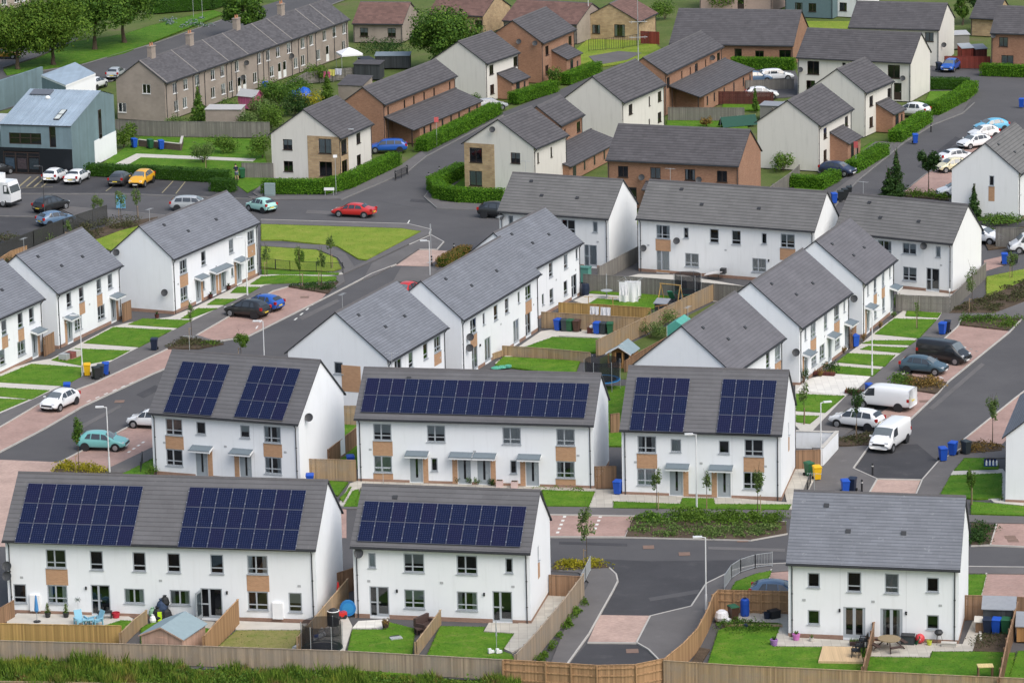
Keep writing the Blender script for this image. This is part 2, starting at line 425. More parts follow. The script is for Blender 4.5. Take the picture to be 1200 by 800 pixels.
def add_window(parent, kind, mw, fm, rr, drape=None):
    fr, pn = cached(('win', kind, fm.name), lambda: window_meshes(kind, fm))
    isdoor = kind in ('FD', 'PD', 'DR', 'OD', 'PO')
    nm = 'door' if isdoor else 'window'
    o = link(nm, fr, parent, mw); link('pane', pn, o)
    if kind in ('DR', 'OD', 'PD'):
        link('handle', cached('handle', lambda: _handle()), o, T((.3 if kind != 'PD' else .02), -.03, 1.0))
    if drape is None:
        q = rr.random()
        drape = 'blind' if q < .22 else 'sides' if q < .55 else 'full' if q < .68 else ''
        if kind in ('DR', 'OD', 'PO', 'SH', 'ON'): drape = ''
        if kind == 'WN' and drape == 'sides': drape = 'full'
    if drape: link('curtain' if drape != 'blind' else 'blind', cached(('drape', kind, drape), lambda: drape_mesh(kind, drape)), o)
    return o
def _handle():
    b = MB(); b.box(-.02, .02, -.02, .03, -.06, .06); b.box(-.02, .10, -.04, -.02, -.012, .012); return b.mesh('handle', STEEL)
def dish_mesh():
    b = MB(); pr = [(.0, 0), (.12, .012), (.24, .045), (.33, .09)]
    b.lathe(pr, 18); b.lathe([(r, z - .012) for r, z in pr][::-1], 18)
    b.cyl((0, -.33, .09), (0, -.05, .42), .012, n=6); b.cyl((0, -.05, .38), (0, -.05, .46), .035, n=8)
    b.bar((0, 0, -.03), (0, .05, -.30), .05, .05); b.box(-.07, .07, -.02, .12, -.34, -.30)
    return b.mesh('satellite_dish', DISH, smooth=40)
def lamp_mesh():
    b = MB(); b.box(-.06, .06, -.06, 0, -.1, .12); b.cyl((0, -.1, -.02), (0, -.1, .14), .05, n=8); return b.mesh('wall_lamp', DARK)

# ------------------------------------------------------------------ houses
VO, EO = .12, .30
HP = {
'F1': (-34.83, 235.86, -10.00, 21.77, 8.76, 8.89, 5.30), 'F2': (-11.17, 233.31, -11.46, 12.33, 7.88, 8.33, 5.10), 'F3': (17.57, 227.08, -11.81, 11.36, 8.55, 8.94, 5.18),
'D': (-28.11, 270.12, -20.54, 12.60, 9.38, 8.88, 5.00), 'E': (-12.15, 266.59, -10.99, 18.49, 7.69, 8.17, 5.11), 'G': (7.84, 261.39, -11.71, 12.21, 8.94, 8.98, 5.16),
'H1': (-9.91, 284.74, 67.97, 12.34, 9.43, 8.76, 5.00), 'H2': (-4.02, 297.56, 68.79, 18.67, 7.68, 8.39, 5.22), 'H2b': (2.06, 317.61, 66.73, 12.03, 7.67, 8.12, 5.00),
'K1': (17.47, 278.00, 66.96, 12.88, 8.77, 8.63, 5.00), 'K2': (24.10, 292.83, 67.02, 13.86, 9.03, 8.65, 5.01), 'K3': (30.96, 309.14, 68.49, 10.54, 9.08, 8.54, 4.89),
'L1': (-39.83, 311.74, 68.16, 12.29, 8.06, 8.33, 5.03), 'L2': (-30.72, 324.17, 66.22, 17.18, 6.97, 8.11, 5.22),
'M1': (-1.17, 343.71, -24.70, 11.71, 7.58, 8.13, 5.00), 'M2': (12.00, 337.83, -24.92, 18.05, 7.00, 8.33, 5.20), 'M3': (30.16, 331.74, -32.44, 12.33, 6.75, 7.89, 4.81),
'R1': (51.23, 356.17, 67.74, 12.00, 7.46, 8.00, 5.00), 'Q1': (-17.96, 385.36, 68.96, 9.18, 8.60, 7.76, 4.78), 'Q2': (-13.80, 405.53, 66.81, 20.44, 5.42, 6.69, 4.81),
'Q3': (-2.25, 432.38, 63.4, 9.07, 7.8, 7.33, 4.80), 'Q4': (4.68, 445.62, 68.13, 11.75, 8.09, 7.74, 5.04), 'Q5': (2.95, 375.87, 64.35, 8.43, 8.76, 7.85, 4.98),
'Q5b': (5.86, 388.77, 67.98, 7.28, 5.68, 7.04, 5.00), 'Q6': (13.15, 402.19, 65.61, 12.91, 7.60, 7.79, 5.00), 'Q7': (18.83, 420.97, 67.83, 20.92, 5.84, 6.83, 5.00),
'Q8': (20.80, 457.57, -14.08, 16.03, 13.0, 6.26, 2.72), 'Q9': (10.06, 368.67, -20.48, 14.36, 8.57, 8.02, 5.00), 'Q10': (33.74, 385.10, 66.29, 11.42, 7.57, 7.62, 4.98),
'Q11': (40.60, 404.48, 62.5, 8.6, 7.2, 7.67, 5.1), 'Q12': (34.92, 432.40, -23.93, 14.45, 8.27, 7.70, 4.73), 'Q13': (43.34, 455.34, -18.39, 11.77, 10.18, 7.28, 4.64),
'T': (-40.19, 424.55, 66.92, 50.94, 7.11, 7.14, 4.65), 'X1': (-20.46, 481.35, -12.36, 7.02, 9.75, 4.80, 2.57),
}
def hp_from(el, er, D, hr, he):
    a, b = at(*el, he), at(*er, he); d = b - a
    return (a.x, a.y, math.degrees(math.atan2(d.y, d.x)), d.length, D, hr, he)
_l0 = Vector((-40.82, 310.26)); _a = rad(68.16)
HP['L0'] = (_l0.x - 12.29 * math.cos(_a), _l0.y - 12.29 * math.sin(_a), 68.16, 12.29, 8.06, 8.33, 5.03)
_b = at(1174, 513, 5.0); _a = rad(76)
HP['R2'] = (_b.x + math.sin(_a) * 8.6, _b.y - math.cos(_a) * 8.6, 76, 12.5, 8.6, 8.55, 5.0)
HP['Q14'] = hp_from((1160, 38.7), (1250, 41.5), 8.5, 7.7, 4.9)
HP['X2'] = hp_from((588, 24), (676, 29), 9.5, 4.8, 2.6)
HP['X2b'] = hp_from((500, 16), (566, 19), 9.5, 4.8, 2.6)
HP['X3'] = hp_from((749.6, 25.5), (771, 15), 8.4, 4.9, 2.6)
HP['X4'] = hp_from((918, -28), (976, -25.5), 8, 8.2, 5.6)
HP['X5'] = hp_from((977, -22), (1005, -20.5), 8, 7.6, 4.9)
HP['X6'] = hp_from((-30, -24), (37, -36), 7, 8.2, 5.2)
HP['X7'] = hp_from((1136, 21), (1168, 22.5), 7, 4.6, 2.4)
HP['X8'] = hp_from((818, -12), (905, -9), 8, 5.6, 2.9)

class House:
    def __init__(s, key, name, label, cat, group=None, wall=WHITE, roof=ROOF_WARM, frames=None, plinth=True, ov=None):
        s.key = key; x, y, yaw, s.L, s.D, s.hr, s.he = HP[key]
        s.mw = T(x, y, 0, rad(yaw)); s.inv = s.mw.inverted()
        s.root = thing(name, label, cat, s.mw, group)
        s.wall, s.roofm, s.fm, s.plinth = wall, roof, frames or FRAME, plinth
        s.holes = {'F': [], 'R': [], 'L': []}; s.rr = random.Random(key); s.doors = []
        s.th = math.atan2(s.hr - s.he, s.D / 2); s.vo = VO
    def hit(s, side, px, py, off=0.0):
        """where the sight line through a photo pixel meets a wall: (along, z)"""
        o, d = s.inv @ EYE, (s.inv.to_3x3() @ ray(px, py))
        if side == 'F': t = (EO - off - o.y) / d.y
        elif side == 'R': t = (s.L - VO + off - o.x) / d.x
        else: t = (VO - off - o.x) / d.x
        p = o + d * t
        return (p.x if side == 'F' else p.y), p.z
    def mat(s, side, u, z, out=0.0):
        if side == 'F': return T(u, EO - out, z)
        if side == 'R': return T(s.L - VO + out, u, z, math.pi / 2)
        return T(VO - out, u, z, -math.pi / 2)
    def win(s, side, specs):
        """specs: (kind, px, py, level[, flags]) flags: + brick below upstairs window, - brick below downstairs one, b/l/r brick strip, c canopy"""
        for sp in specs:
            kind, px, py, lev = sp[:4]; fl = sp[4] if len(sp) > 4 else ''
            u, z = s.hit(side, px, py)
            w, h, zu, zl = WK[kind]
            lim = s.L if side == 'F' else s.D
            m_ = (VO if side == 'F' else EO) + w / 2 + .12
            u = min(max(u, m_), lim - m_)
            z0 = zu if lev == 'U' else zl if lev == 'L' else z - h / 2
            if lev == 'U' and side == 'F': z0 = min(z0, s.he - .42 - h)
            if kind in ('SH',): z0 = zl
            s.holes[side].append((u - w / 2, z0, w, h))
            dr = None
            for k, v in (('x', ''), ('o', 'blind'), ('f', 'full'), ('s', 'sides')):
                if k in fl: dr = v
            o = add_window(s.root, kind, s.mat(side, u, z0, -.035), DOORM if kind == 'DR' else s.fm, s.rr, dr)
            bw = w + .12
            if '+' in fl: s.panel(side, u, zl + WK['W2'][1] + .02 if kind in ('W2', 'W1') else z0 - 1.2, bw, z0 - .06)
            if '-' in fl: s.panel(side, u, .3, bw, z0 - .06)
            if kind == 'DR':
                s.doors.append((side, u - .55, u + .55))
                c = u
                if 'r' in fl: s.panel(side, u + w / 2 + .24, .14, .40, 2.28); c = u + .16
                if 'l' in fl: s.panel(side, u - w / 2 - .24, .14, .40, 2.28); c = u - .16
                if 'r' in fl or 'l' in fl:
                    link('porch_light', cached('porchl', lambda: plight()), s.root, s.mat(side, u + (w / 2 + .24) * (1 if 'r' in fl else -1), 2.1, .03))
                s.canopy(side, c)
            elif kind in ('FD', 'PD', 'PO', 'OD'): s.doors.append((side, u - w / 2, u + w / 2))
            if kind == 'PO':
                b = MB(); b.box(0, .9, 0, .06, 0, 2.0); b.box(.12, .78, -.004, .064, .3, 1.85, 1)
                link('door_leaf', b.mesh('door_leaf', [DOORM, PANE]), s.root, s.mat(side, u - .72, .18, .02) @ T(0, 0, 0, rad(-100)))
    def panel(s, side, u, z0, w, z1):
        b = MB(); b.box(-w / 2, w / 2, -.018, .02, 0, z1 - z0)
        # panels and openings never share area: the panel butts on the window above and below
        link('brick_panel', b.mesh('brick_panel', BRICK_TAN), s.root, s.mat(side, u, z0))
    def canopy(s, side, u):
        def mk():
            b = MB(); w = .88; Y = -.78
            b.face([(-w, Y, 2.43), (w, Y, 2.43), (w, 0, 2.64), (-w, 0, 2.64)], 0)
            b.face([(-w, Y, 2.24), (w, Y, 2.24), (w, Y, 2.425), (-w, Y, 2.425)], 1)
            for q in (-w, w): b.face([(q, Y, 2.24), (q, 0, 2.45), (q, 0, 2.635), (q, Y, 2.425)], 1)
            b.face([(-w, Y, 2.24), (-w, 0, 2.45), (w, 0, 2.45), (w, Y, 2.24)], 1)
            b.box(-w - .03, w + .03, Y - .04, Y + .03, 2.40, 2.445, 0)
            return b.mesh('canopy', [CANOPY, WTRIM])
        link('canopy', cached('canopy', mk), s.root, s.mat(side, u, 0, .004))
    def dish(s, side, px, py):
        u, z = s.hit(side, px, py, .3)
        face = s.inv.to_3x3() @ Vector((-.25, -1, .42))
        q = face.to_track_quat('Z', 'Y').to_matrix().to_4x4()
        p = s.mat(side, u, z, .32).translation
        link('satellite_dish', cached('dish', dish_mesh), s.root, Matrix.Translation(p) @ q)
    def lamp(s, side, px, py):
        u, z = s.hit(side, px, py); link('wall_lamp', cached('wlamp', lamp_mesh), s.root, s.mat(side, u, 2.0, .002))
    def box(s, side, px, py, w, h, z0, name='meter_cabinet', mat=None):
        u, z = s.hit(side, px, py); b = MB(); b.box(-w / 2, w / 2, -.2, 0, 0, h); b.box(-w / 2 + .02, w / 2 - .02, -.215, -.2, .02, h - .02)
        link(name, b.mesh(name, mat or WTRIM), s.root, s.mat(side, u, z0, .002))
    def pipe(s, us):
        for u in us:
            b = MB(); z1 = s.he - .16
            b.cyl((0, -.06, .02), (0, -.06, z1 - .3), .038, n=8); b.cyl((0, -.06, z1 - .3), (0, -EO + .0, z1), .038, n=8)
            for z in (1.2, 3.0): b.box(-.06, .06, -.07, 0, z, z + .05)
            link('downpipe', b.mesh('downpipe', TRIM), s.root, s.mat('F', u, 0))
    def pv(s, px, py, nx, ny):
        """px,py: photo pixel of the array's top left corner"""
        o, d = s.inv @ EYE, (s.inv.to_3x3() @ ray(px, py))
        n = Vector((0, -math.sin(s.th), math.cos(s.th))); p0 = Vector((0, 0, s.he)) + n * .13
        p = o + d * ((p0 - o).dot(n) / d.dot(n))
        up = Vector((0, math.cos(s.th), math.sin(s.th)))
        u0, s1 = p.x, (p - p0).dot(up)
        def mk():
            b = MB(); w, h = .995, 1.605
            b.box(0, w, 0, h, -.04, 0, 1, skip='t')
            e = .017
            for q in ((0, e, 0, h), (w - e, w, 0, h), (e, w - e, 0, e), (e, w - e, h - e, h)): b.face([(q[0], q[2], 0), (q[1], q[2], 0), (q[1], q[3], 0), (q[0], q[3], 0)], 1)
            b.face([(e, e, -.004), (w - e, e, -.004), (w - e, h - e, -.004), (e, h - e, -.004)], 0, [(0, 0), (.966, 0), (.966, 1.6), (0, 1.6)])
            for x in (.0, w):
                for y in (.35, h - .35): b.box(x - .02, x + .02, y - .03, y + .03, -.01, .012, 2)
            return b.mesh('solar_panel', [MATS['pv'], plain('panel_frame', (.15, .16, .20), .4, .5, .3), ALU])
        me = cached('pv', mk)
        for i in range(nx):
            for j in range(ny):
                q = p0 + Vector((u0 + i * 1.015, 0, 0)) + up * (s1 - (j + 1) * 1.63)
                link('solar_panel', me, s.roof, Matrix.Translation(q) @ Matrix.Rotation(s.th, 4, 'X'))
    def roof_build(s):
        L, D, he, hr = s.L, s.D, s.he, s.hr; b = MB(); k = .11
        for a in (0, 1):
            y0 = 0 if a == 0 else D
            top = [(0, y0, he), (L, y0, he), (L, D / 2, hr), (0, D / 2, hr)]
            if a: top = [top[1], top[0], top[3], top[2]]
            b.face(top, 0)
            bot = [(x, y, z - k) for x, y, z in top]
            b.face(bot[::-1], 1)
            for i in (0, 1, 3):
                j = (i + 1) % 4
                b.face([bot[i], bot[j], top[j], top[i]], 1)
        n = max(2, int(L / .45))
        for i in range(n):                         # ridge tiles
            x0, x1 = L * i / n, L * (i + 1) / n - .01
            for sg in (-1, 1):
                q = [(x0, D / 2 + sg * .13, hr - .075), (x1, D / 2 + sg * .13, hr - .075), (x1, D / 2, hr + .045), (x0, D / 2, hr + .045)]
                b.face(q if sg < 0 else q[::-1], 2)
        s.roof = link('roof', b.mesh('roof', [s.roofm, TRIM, RIDGE]), s.root)
        for nm, y in (('gutter', -.06),):
            g = MB(); g.box(0, L, y - .06, y + .055, he - .15, he - .06); link(nm, g.mesh(nm, TRIM), s.root)
    def walls(s):
        L, D, he, hr = s.L, s.D, s.he, s.hr; b = MB()
        tan = (hr - he) / (D / 2); off = .115
        zt = he + EO * tan - off; x0, x1, y0, y1 = VO, L - VO, EO, D - EO
        def facade(side, ua, ub, P):
            hs = [q for q in s.holes[side]]
            us = sorted({ua, ub} | {v for q in hs for v in (q[0], q[0] + q[2])}); zs = sorted({0, zt} | {v for q in hs for v in (q[1], q[1] + q[3])})
            for a, c in zip(us, us[1:]):
                for e, f in zip(zs, zs[1:]):
                    if c - a < 1e-6 or f - e < 1e-6: continue
                    mu, mz = (a + c) / 2, (e + f) / 2
                    if any(q[0] < mu < q[0] + q[2] and q[1] < mz < q[1] + q[3] for q in hs): continue
                    b.face([P(a, 0, e), P(c, 0, e), P(c, 0, f), P(a, 0, f)], 0)
            for u, z, w, h in hs:
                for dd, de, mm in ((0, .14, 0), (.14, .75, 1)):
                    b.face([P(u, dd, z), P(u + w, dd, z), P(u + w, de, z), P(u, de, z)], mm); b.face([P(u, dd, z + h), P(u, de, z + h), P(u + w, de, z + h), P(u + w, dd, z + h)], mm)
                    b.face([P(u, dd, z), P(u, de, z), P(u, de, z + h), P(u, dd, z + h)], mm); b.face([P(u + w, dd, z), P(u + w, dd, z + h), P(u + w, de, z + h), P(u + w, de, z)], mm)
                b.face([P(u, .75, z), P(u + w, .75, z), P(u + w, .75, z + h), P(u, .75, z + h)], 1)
        facade('F', x0, x1, lambda u, d, z: (u, y0 + d, z))
        facade('R', y0, y1, lambda u, d, z: (x1 - d, u, z))
        facade('L', y0, y1, lambda u, d, z: (x0 + d, u, z))
        b.face([(x1, y1, 0), (x0, y1, 0), (x0, y1, zt), (x1, y1, zt)], 0)
        for x, r in ((x0, 1), (x1, 0)):
            q = [(x, y0, zt), (x, y1, zt), (x, D / 2, hr - off)]
            b.face(q[::-1] if r else q, 0)
        if s.wall in (WHITE, WHITE2):
            for k, fx in enumerate((.31, .69)):
                u = L * fx
                if any(q[0] - .1 < u < q[0] + q[2] + .1 for q in s.holes['F']): continue
                j = MB(); j.box(-.009, .009, -.003, .01, .3, s.he - .3); link('movement_joint', j.mesh('movement_joint', JOINT), s.root, T(u, EO, 0))
            for u, z in ((1.15, 2.62), (L - 1.3, 2.62), (L * .5, 2.7)):
                if any(q[0] - .2 < u < q[0] + q[2] + .2 and q[1] - .2 < z < q[1] + q[3] + .2 for q in s.holes['F']): continue
                link('wall_vent', cached('vent', vent_mesh), s.root, T(u, EO, z))
            for u, v in ((L * .34, .46), (L * .66, .46), (L * .2, .8)):
                yy = D / 2 * v; link('roof_vent', cached('rvent', rvent_mesh), s.roof, T(u, yy, s.he + yy * tan, 0, s.th))
            link('tv_aerial', cached('aerial', aerial_mesh), s.roof, T(L * .12, D / 2, hr)) if s.rr.random() < .5 else None
        s.wallo = link('wall', b.mesh('wall', [s.wall, INSIDE]), s.root)
        if s.plinth:
            p = MB(); t = .016; h = .30
            segs = []; c = x0
            for side, a, e in sorted(q for q in s.doors if q[0] == 'F'): segs.append((c, a)); c = e
            segs.append((c, x1))
            for a, e in segs:
                if e - a > .05: q = MB(); q.box(a, e, y0 - t, y0 + .01, 0, h); link('plinth', q.mesh('plinth', PLINTH), s.root)
            for a, e in ((x1 - .01, x1 + t), (x0 - t, x0 + .01)): p = MB(); p.box(a, e, y0 - .001, y1, 0, h); link('plinth', p.mesh('plinth', PLINTH), s.root)
    def lean(s, ptop0, ptop1, depth, drop, wall, roof, open_end=False, zt=None, wins=(), name='porch', posts=False):
        """mono-pitch wing on the front wall between the sight lines of its two top corners"""
        u0, z0 = s.hit('F', *ptop0); u1, z1 = s.hit('F', *ptop1); z = zt or (z0 + z1) / 2
        b = MB(); y = EO - depth; k = .1; ze = z - drop; tn = drop / depth
        top = [(u0, y, ze), (u1, y, ze), (u1, EO - .004, z), (u0, EO - .004, z)]; bot = [(a, c, e - k) for a, c, e in top]
        b.face(top, 0); b.face(bot[::-1], 1)
        for i in (0, 1, 3):
            j = (i + 1) % 4; b.face([bot[i], bot[j], top[j], top[i]], 1)
        b.box(u0, u1, EO - .2, EO - .004, z - .02, z + .06, 2)
        r = link(name, b.mesh(name, [roof, TRIM, RIDGE]), s.root)
        w = MB(); a, c, yy = u0 + .15, u1 - .15, y + .25
        if open_end: a = u0 + 2.2
        h = lambda yq: ze + (yq - y) * tn - k - .01
        w.face([(a, yy, 0), (c, yy, 0), (c, yy, h(yy)), (a, yy, h(yy))]); w.face([(c, yy, 0), (c, EO, 0), (c, EO, h(EO)), (c, yy, h(yy))])
        w.face([(a, EO, 0), (a, yy, 0), (a, yy, h(yy)), (a, EO, h(EO))])
        link('wall', w.mesh('porch_wall', wall), r)
        if open_end:
            p = MB(); p.box(u0 + .15, u0 + .27, yy, yy + .12, 0, h(yy)); p.box(u0 + .15, u0 + .27, EO - .4, EO - .28, 0, h(EO - .4)); link('post', p.mesh('post', FRAME_D), r)
        for fu in wins:
            kind, f = fu
            ww, hh, zu, zl = WK[kind]; u = a + (c - a) * f
            g = MB(); g.box(-ww / 2, ww / 2, -.03, .02, 0, hh); g2 = MB(); g2.face([(-ww / 2 + .05, -.034, .05), (ww / 2 - .05, -.034, .05), (ww / 2 - .05, -.034, hh - .05), (-ww / 2 + .05, -.034, hh - .05)])
            o = link('door' if kind == 'OD' else 'window', cached(('pw', kind), lambda: g.mesh('porch_window', FRAME_D)), r, T(u, yy, min(zl, h(yy) - hh - .1)))
            link('pane', cached(('pwp', kind), lambda: g2.mesh('pane', plain('dark_glass', (.03, .035, .04), .06, .5))), o)
        return r
    def chimney(s, u, w=.9, h=1.3, mat=None, pots=2):
        b = MB(); b.box(-w / 2, w / 2, -.3, .3, -.5, h); b.box(-w / 2 - .06, w / 2 + .06, -.36, .36, h, h + .12)
        c = link('chimney', b.mesh('chimney', mat or PEBBLE), s.roof, T(u, s.D / 2, s.hr))
        for i in range(pots):
            p = MB(); p.lathe([(.11, 0), (.09, .35), (.11, .38), (.08, .38)], 10); link('chimney_pot', p.mesh('chimney_pot', plain('terracotta', (.42, .20, .11), .8)), c, T(-w / 4 + i * w / 2, 0, h + .12))
    def done(s): s.walls(); return s
JOINT = plain('joint_bead', (.52, .53, .54), .7)
def vent_mesh(): b = MB(); b.box(-.11, .11, -.02, 0, -.08, .08); return b.mesh('wall_vent', plain('vent_grey', (.40, .41, .42), .6))
def rvent_mesh(): b = MB(); b.box(-.17, .17, -.14, .14, 0, .07); return b.mesh('roof_vent', TRIM)
def aerial_mesh():
    b = MB(); b.cyl((0, 0, -.1), (0, 0, 1.2), .02, n=6); b.cyl((-.5, 0, 1.15), (.5, 0, 1.15), .012, n=5)
    for i in range(7): b.cyl((-.45 + .15 * i, -.2, 1.15), (-.45 + .15 * i, .2, 1.15), .008, n=4)
    return b.mesh('tv_aerial', STEEL)
RIDGE_P = plain('pale_mortar', (.24, .225, .21), .9)
RIDGE = plain('ridge_tile', (.10, .095, .098), .8, var=.2)
def plight():
    b = MB(); b.cyl((0, -.1, -.08), (0, -.1, .08), .05, n=8); b.box(-.03, .03, -.1, 0, -.02, .02); return b.mesh('porch_light', WTRIM)

def semi(key, name, label, cat, roof, wall=WHITE, front=(), right=(), left=(), pipes=True, pvs=(), dishes=(), lamps=(), group=None):
    h = House(key, name, label, cat, group, wall, roof)
    h.roof_build(); h.win('F', front); h.win('R', right); h.win('L', left)
    if pipes: h.pipe([VO + .25, h.L - VO - .25])
    for p in pvs: h.pv(*p)
    for d in dishes: h.dish(*d)
    for d in lamps: h.lamp(*d)
    h.walls(); return h
GRP = 'new white rendered houses of the estate'
f1 = semi('F1', 'terraced_house', 'long white terrace nearest the grass verge carrying two separate blocks of solar panels', 'house', ROOF_WARM,
  front=[('W2', 65.6, 655, 'U', '+x'), ('W1', 113, 656, 'U', 'x'), ('W1', 163, 657, 'U', 'x'), ('W1', 203.5, 658, 'U', 'x'), ('W1', 254, 659, 'U', 'x'), ('W2', 301.5, 660, 'U', '+s'),
         ('W1', 23.6, 700, 'L', 'x'), ('W2', 67.4, 700, 'L', 's'), ('PD', 118, 702, 'L', 'x'), ('W2L', 157.5, 702, 'L', 's'), ('W2L', 211, 704, 'L', 's'), ('PO', 248, 706, 'L', 'x'), ('W2', 302.4, 706, 'L', 'x'), ('W1', 346, 706, 'L', 'o')],
  pvs=[(33.5, 565.5, 8, 3), (222.5, 570, 8, 3)], dishes=[('F', 8.5, 663), ('F', 8.5, 674.5)], lamps=[('F', 101, 689), ('F', 266, 692)], group=GRP)
f1.box('F', 42, 708, .72, 1.15, .3); f1.box('F', 326, 713, .72, 1.15, .3)
f2 = semi('F2', 'semi_detached_house', 'white pair of houses with one wide double row of solar panels, nearest the verge fence', 'house', ROOF_WARM,
  front=[('WN', 435.9, 655, 'U', 'f'), ('W2', 484.9, 656, 'U', 'o'), ('W2', 547, 658, 'U', 'x'), ('WN', 596.4, 660, 'U', 'x'), ('PD', 444.6, 706, 'L', 'x'), ('W2', 485.8, 706, 'L', 'o'), ('W2', 547.5, 707, 'L', 's'), ('PD', 588.7, 711, 'L', 'x')],
  right=[('WN', 631, 648, 'x', '+f')], pvs=[(427.5, 586.3, 11, 2)], dishes=[('F', 420.6, 648)], lamps=[('F', 465.3, 694), ('F', 567.4, 695)], group=GRP)
f3 = semi('F3', 'semi_detached_house', 'white pair of houses with a bare blue grey slate roof behind the timber deck', 'house', ROOF_SLATE,
  front=[('WS', 953.5, 678, 'U', 'x'), ('W1', 1001, 681, 'U', 'x'), ('W1', 1045, 684, 'U', 'f'), ('WS', 1093, 680, 'U', 'x'), ('WS', 953.5, 721, 'L', 'x'), ('FD', 1001, 729, 'L', 'x'), ('FD', 1044.5, 731, 'L', 's'), ('WS', 1093, 725, 'L', 'x')],
  lamps=[('F', 984, 714), ('F', 1062, 716)], group=GRP)
d1 = semi('D', 'semi_detached_house', 'white pair of houses with two small solar panel blocks beside the teal parked car', 'house', ROOF_WARM,
  front=[('W2', 203.8, 500, 'U', '+x'), ('WS', 235.4, 501, 'U', 'x'), ('WS', 287, 505, 'U', 'o'), ('W2', 319, 509, 'U', '+s'), ('W2', 204.4, 536, 'L', 'x'), ('DR', 236.5, 545, 'L', 'r'), ('DR', 288, 548, 'L', 'l'), ('W2', 320, 545, 'L', 's')],
  pvs=[(214, 422.8, 4, 3), (296, 427.8, 4, 3)], dishes=[('R', 362, 489)], group=GRP)
e1 = semi('E', 'terraced_house', 'white terrace of four houses with a long double row of solar panels', 'house', ROOF_WARM,
  front=[('W2', 448, 507, 'U', '+o'), ('W2', 511, 508, 'U', 'o'), ('W2', 599.5, 510, 'U', 'f'), ('W2', 662.7, 512, 'U', '+f'), ('W2', 448.8, 547, 'L', '-f'), ('DR', 488, 552, 'L', 'r'), ('WN', 509, 546, 'L', 'x'),
         ('DR', 544.3, 554, 'L', 'l'), ('DR', 567, 555, 'L', 'r'), ('WN', 601.7, 549, 'L', 'x'), ('DR', 624, 556, 'L', 'l'), ('W2', 662.7, 551, 'L', '-s')], pvs=[(430.5, 442.2, 17, 2)], group=GRP)
g1 = semi('G', 'semi_detached_house', 'white pair of houses with two square solar panel blocks and a walled side garden', 'house', ROOF_WARM,
  front=[('W2', 758, 522, 'U', '+s'), ('WS', 792, 520, 'U', 'f'), ('WS', 848.5, 522, 'U', 'x'), ('W2', 883.4, 524, 'U', '+x'), ('W2', 757.4, 558, 'L', 'f'), ('DR', 792.5, 567, 'L', 'r'), ('DR', 848.5, 569, 'L', 'l'), ('W2', 882, 561, 'L', 'x')],
  right=[('WN', 924.3, 502, 'x', '+x')], pvs=[(746.5, 441.2, 4, 3), (847.5, 443.5, 4, 3)], group=GRP)
h1 = semi('H1', 'semi_detached_house', 'white house with a gable window over a brick panel, behind the long solar terrace', 'house', ROOF_SLATE,
  front=[('W2', 466.5, 426, 'U', 'x'), ('W1', 481.5, 420, 'U'), ('W1', 498.6, 410, 'U', 'x'), ('W2', 512.6, 404, 'U', '+s')], left=[('WS', 396.5, 431, 'x', 'x')], group=GRP)
_u, _z = h1.hit('L', 409, 442); h1.panel('L', _u - .2, _z - 1.2, 1.7, _z + 1.0)
semi('H2', 'terraced_house', 'white terrace with twin satellite dishes on its corner overlooking the bin garden', 'house', ROOF_SLATE,
  front=[('W2', 554.6, 378, 'U', '+x'), ('WN', 567, 371, 'U'), ('W1', 581, 365, 'U', 'x'), ('W1', 594, 358, 'U', 'x'), ('WN', 608, 347, 'U'), ('W2', 619, 342, 'U', '+x'),
         ('PD', 556.5, 416, 'L', 'f'), ('FD', 571.6, 407, 'L', 'f'), ('FD', 605, 387, 'L', 'f'), ('PD', 619, 380, 'L', 'x')], dishes=[('F', 551, 395), ('F', 550.5, 407.6)], lamps=[('F', 562, 403)], group=GRP)
semi('H2b', 'terraced_house', 'white stepped end of the terrace beside the rotary line with white sheets', 'house', ROOF_SLATE,
  front=[('W1', 645.6, 316, 'U', 's'), ('W1', 663, 306, 'U', 's'), ('WN', 676, 300, 'U'), ('WN', 636.5, 354, 'L'), ('W1', 646.5, 351, 'L', 's'), ('W1', 663, 341, 'L', 'x'), ('PD', 673, 338, 'L', 'x')], group=GRP)
semi('K1', 'semi_detached_house', 'mauve roofed white house showing a blank gable above the square solar blocks', 'house', ROOF_MAUVE,
  front=[('W1', 900, 424, 'U', 'x'), ('W2', 911.5, 418, 'U', '+f')], group=GRP)
semi('K2', 'terraced_house', 'mauve roofed white terrace facing the white paved front garden', 'house', ROOF_MAUVE,
  front=[('WN', 944, 391, 'U'), ('W2', 953, 384, 'U', '+f'), ('W1', 967.6, 376, 'U', 'f'), ('W2', 980.6, 368, 'U', '+s'), ('WN', 989.6, 359, 'U'), ('DR', 944.5, 436, 'L', 'l'), ('W2', 954, 428, 'L', 'f'), ('W2', 963.5, 416, 'L', 's'), ('DR', 972.5, 409, 'L'), ('W2', 981.5, 403, 'L', 'f'), ('DR', 992, 396, 'L', 'r')],
  dishes=[('L', 933, 413)], group=GRP)
semi('K3', 'semi_detached_house', 'mauve roofed white house at the far end of the row beside a silver fence', 'house', ROOF_MAUVE,
  front=[('WN', 1017.3, 341, 'U'), ('W1', 1025.6, 334, 'U', '+f'), ('W1', 1035, 328, 'U', '+f'), ('WN', 1043, 320, 'U'), ('DR', 1017.3, 379, 'L', 'l'), ('W1', 1026, 370, 'L', 'f'), ('W1', 1035.5, 361, 'L', 'f'), ('DR', 1045.5, 356, 'L')],
  dishes=[('L', 1001, 350)], group=GRP)
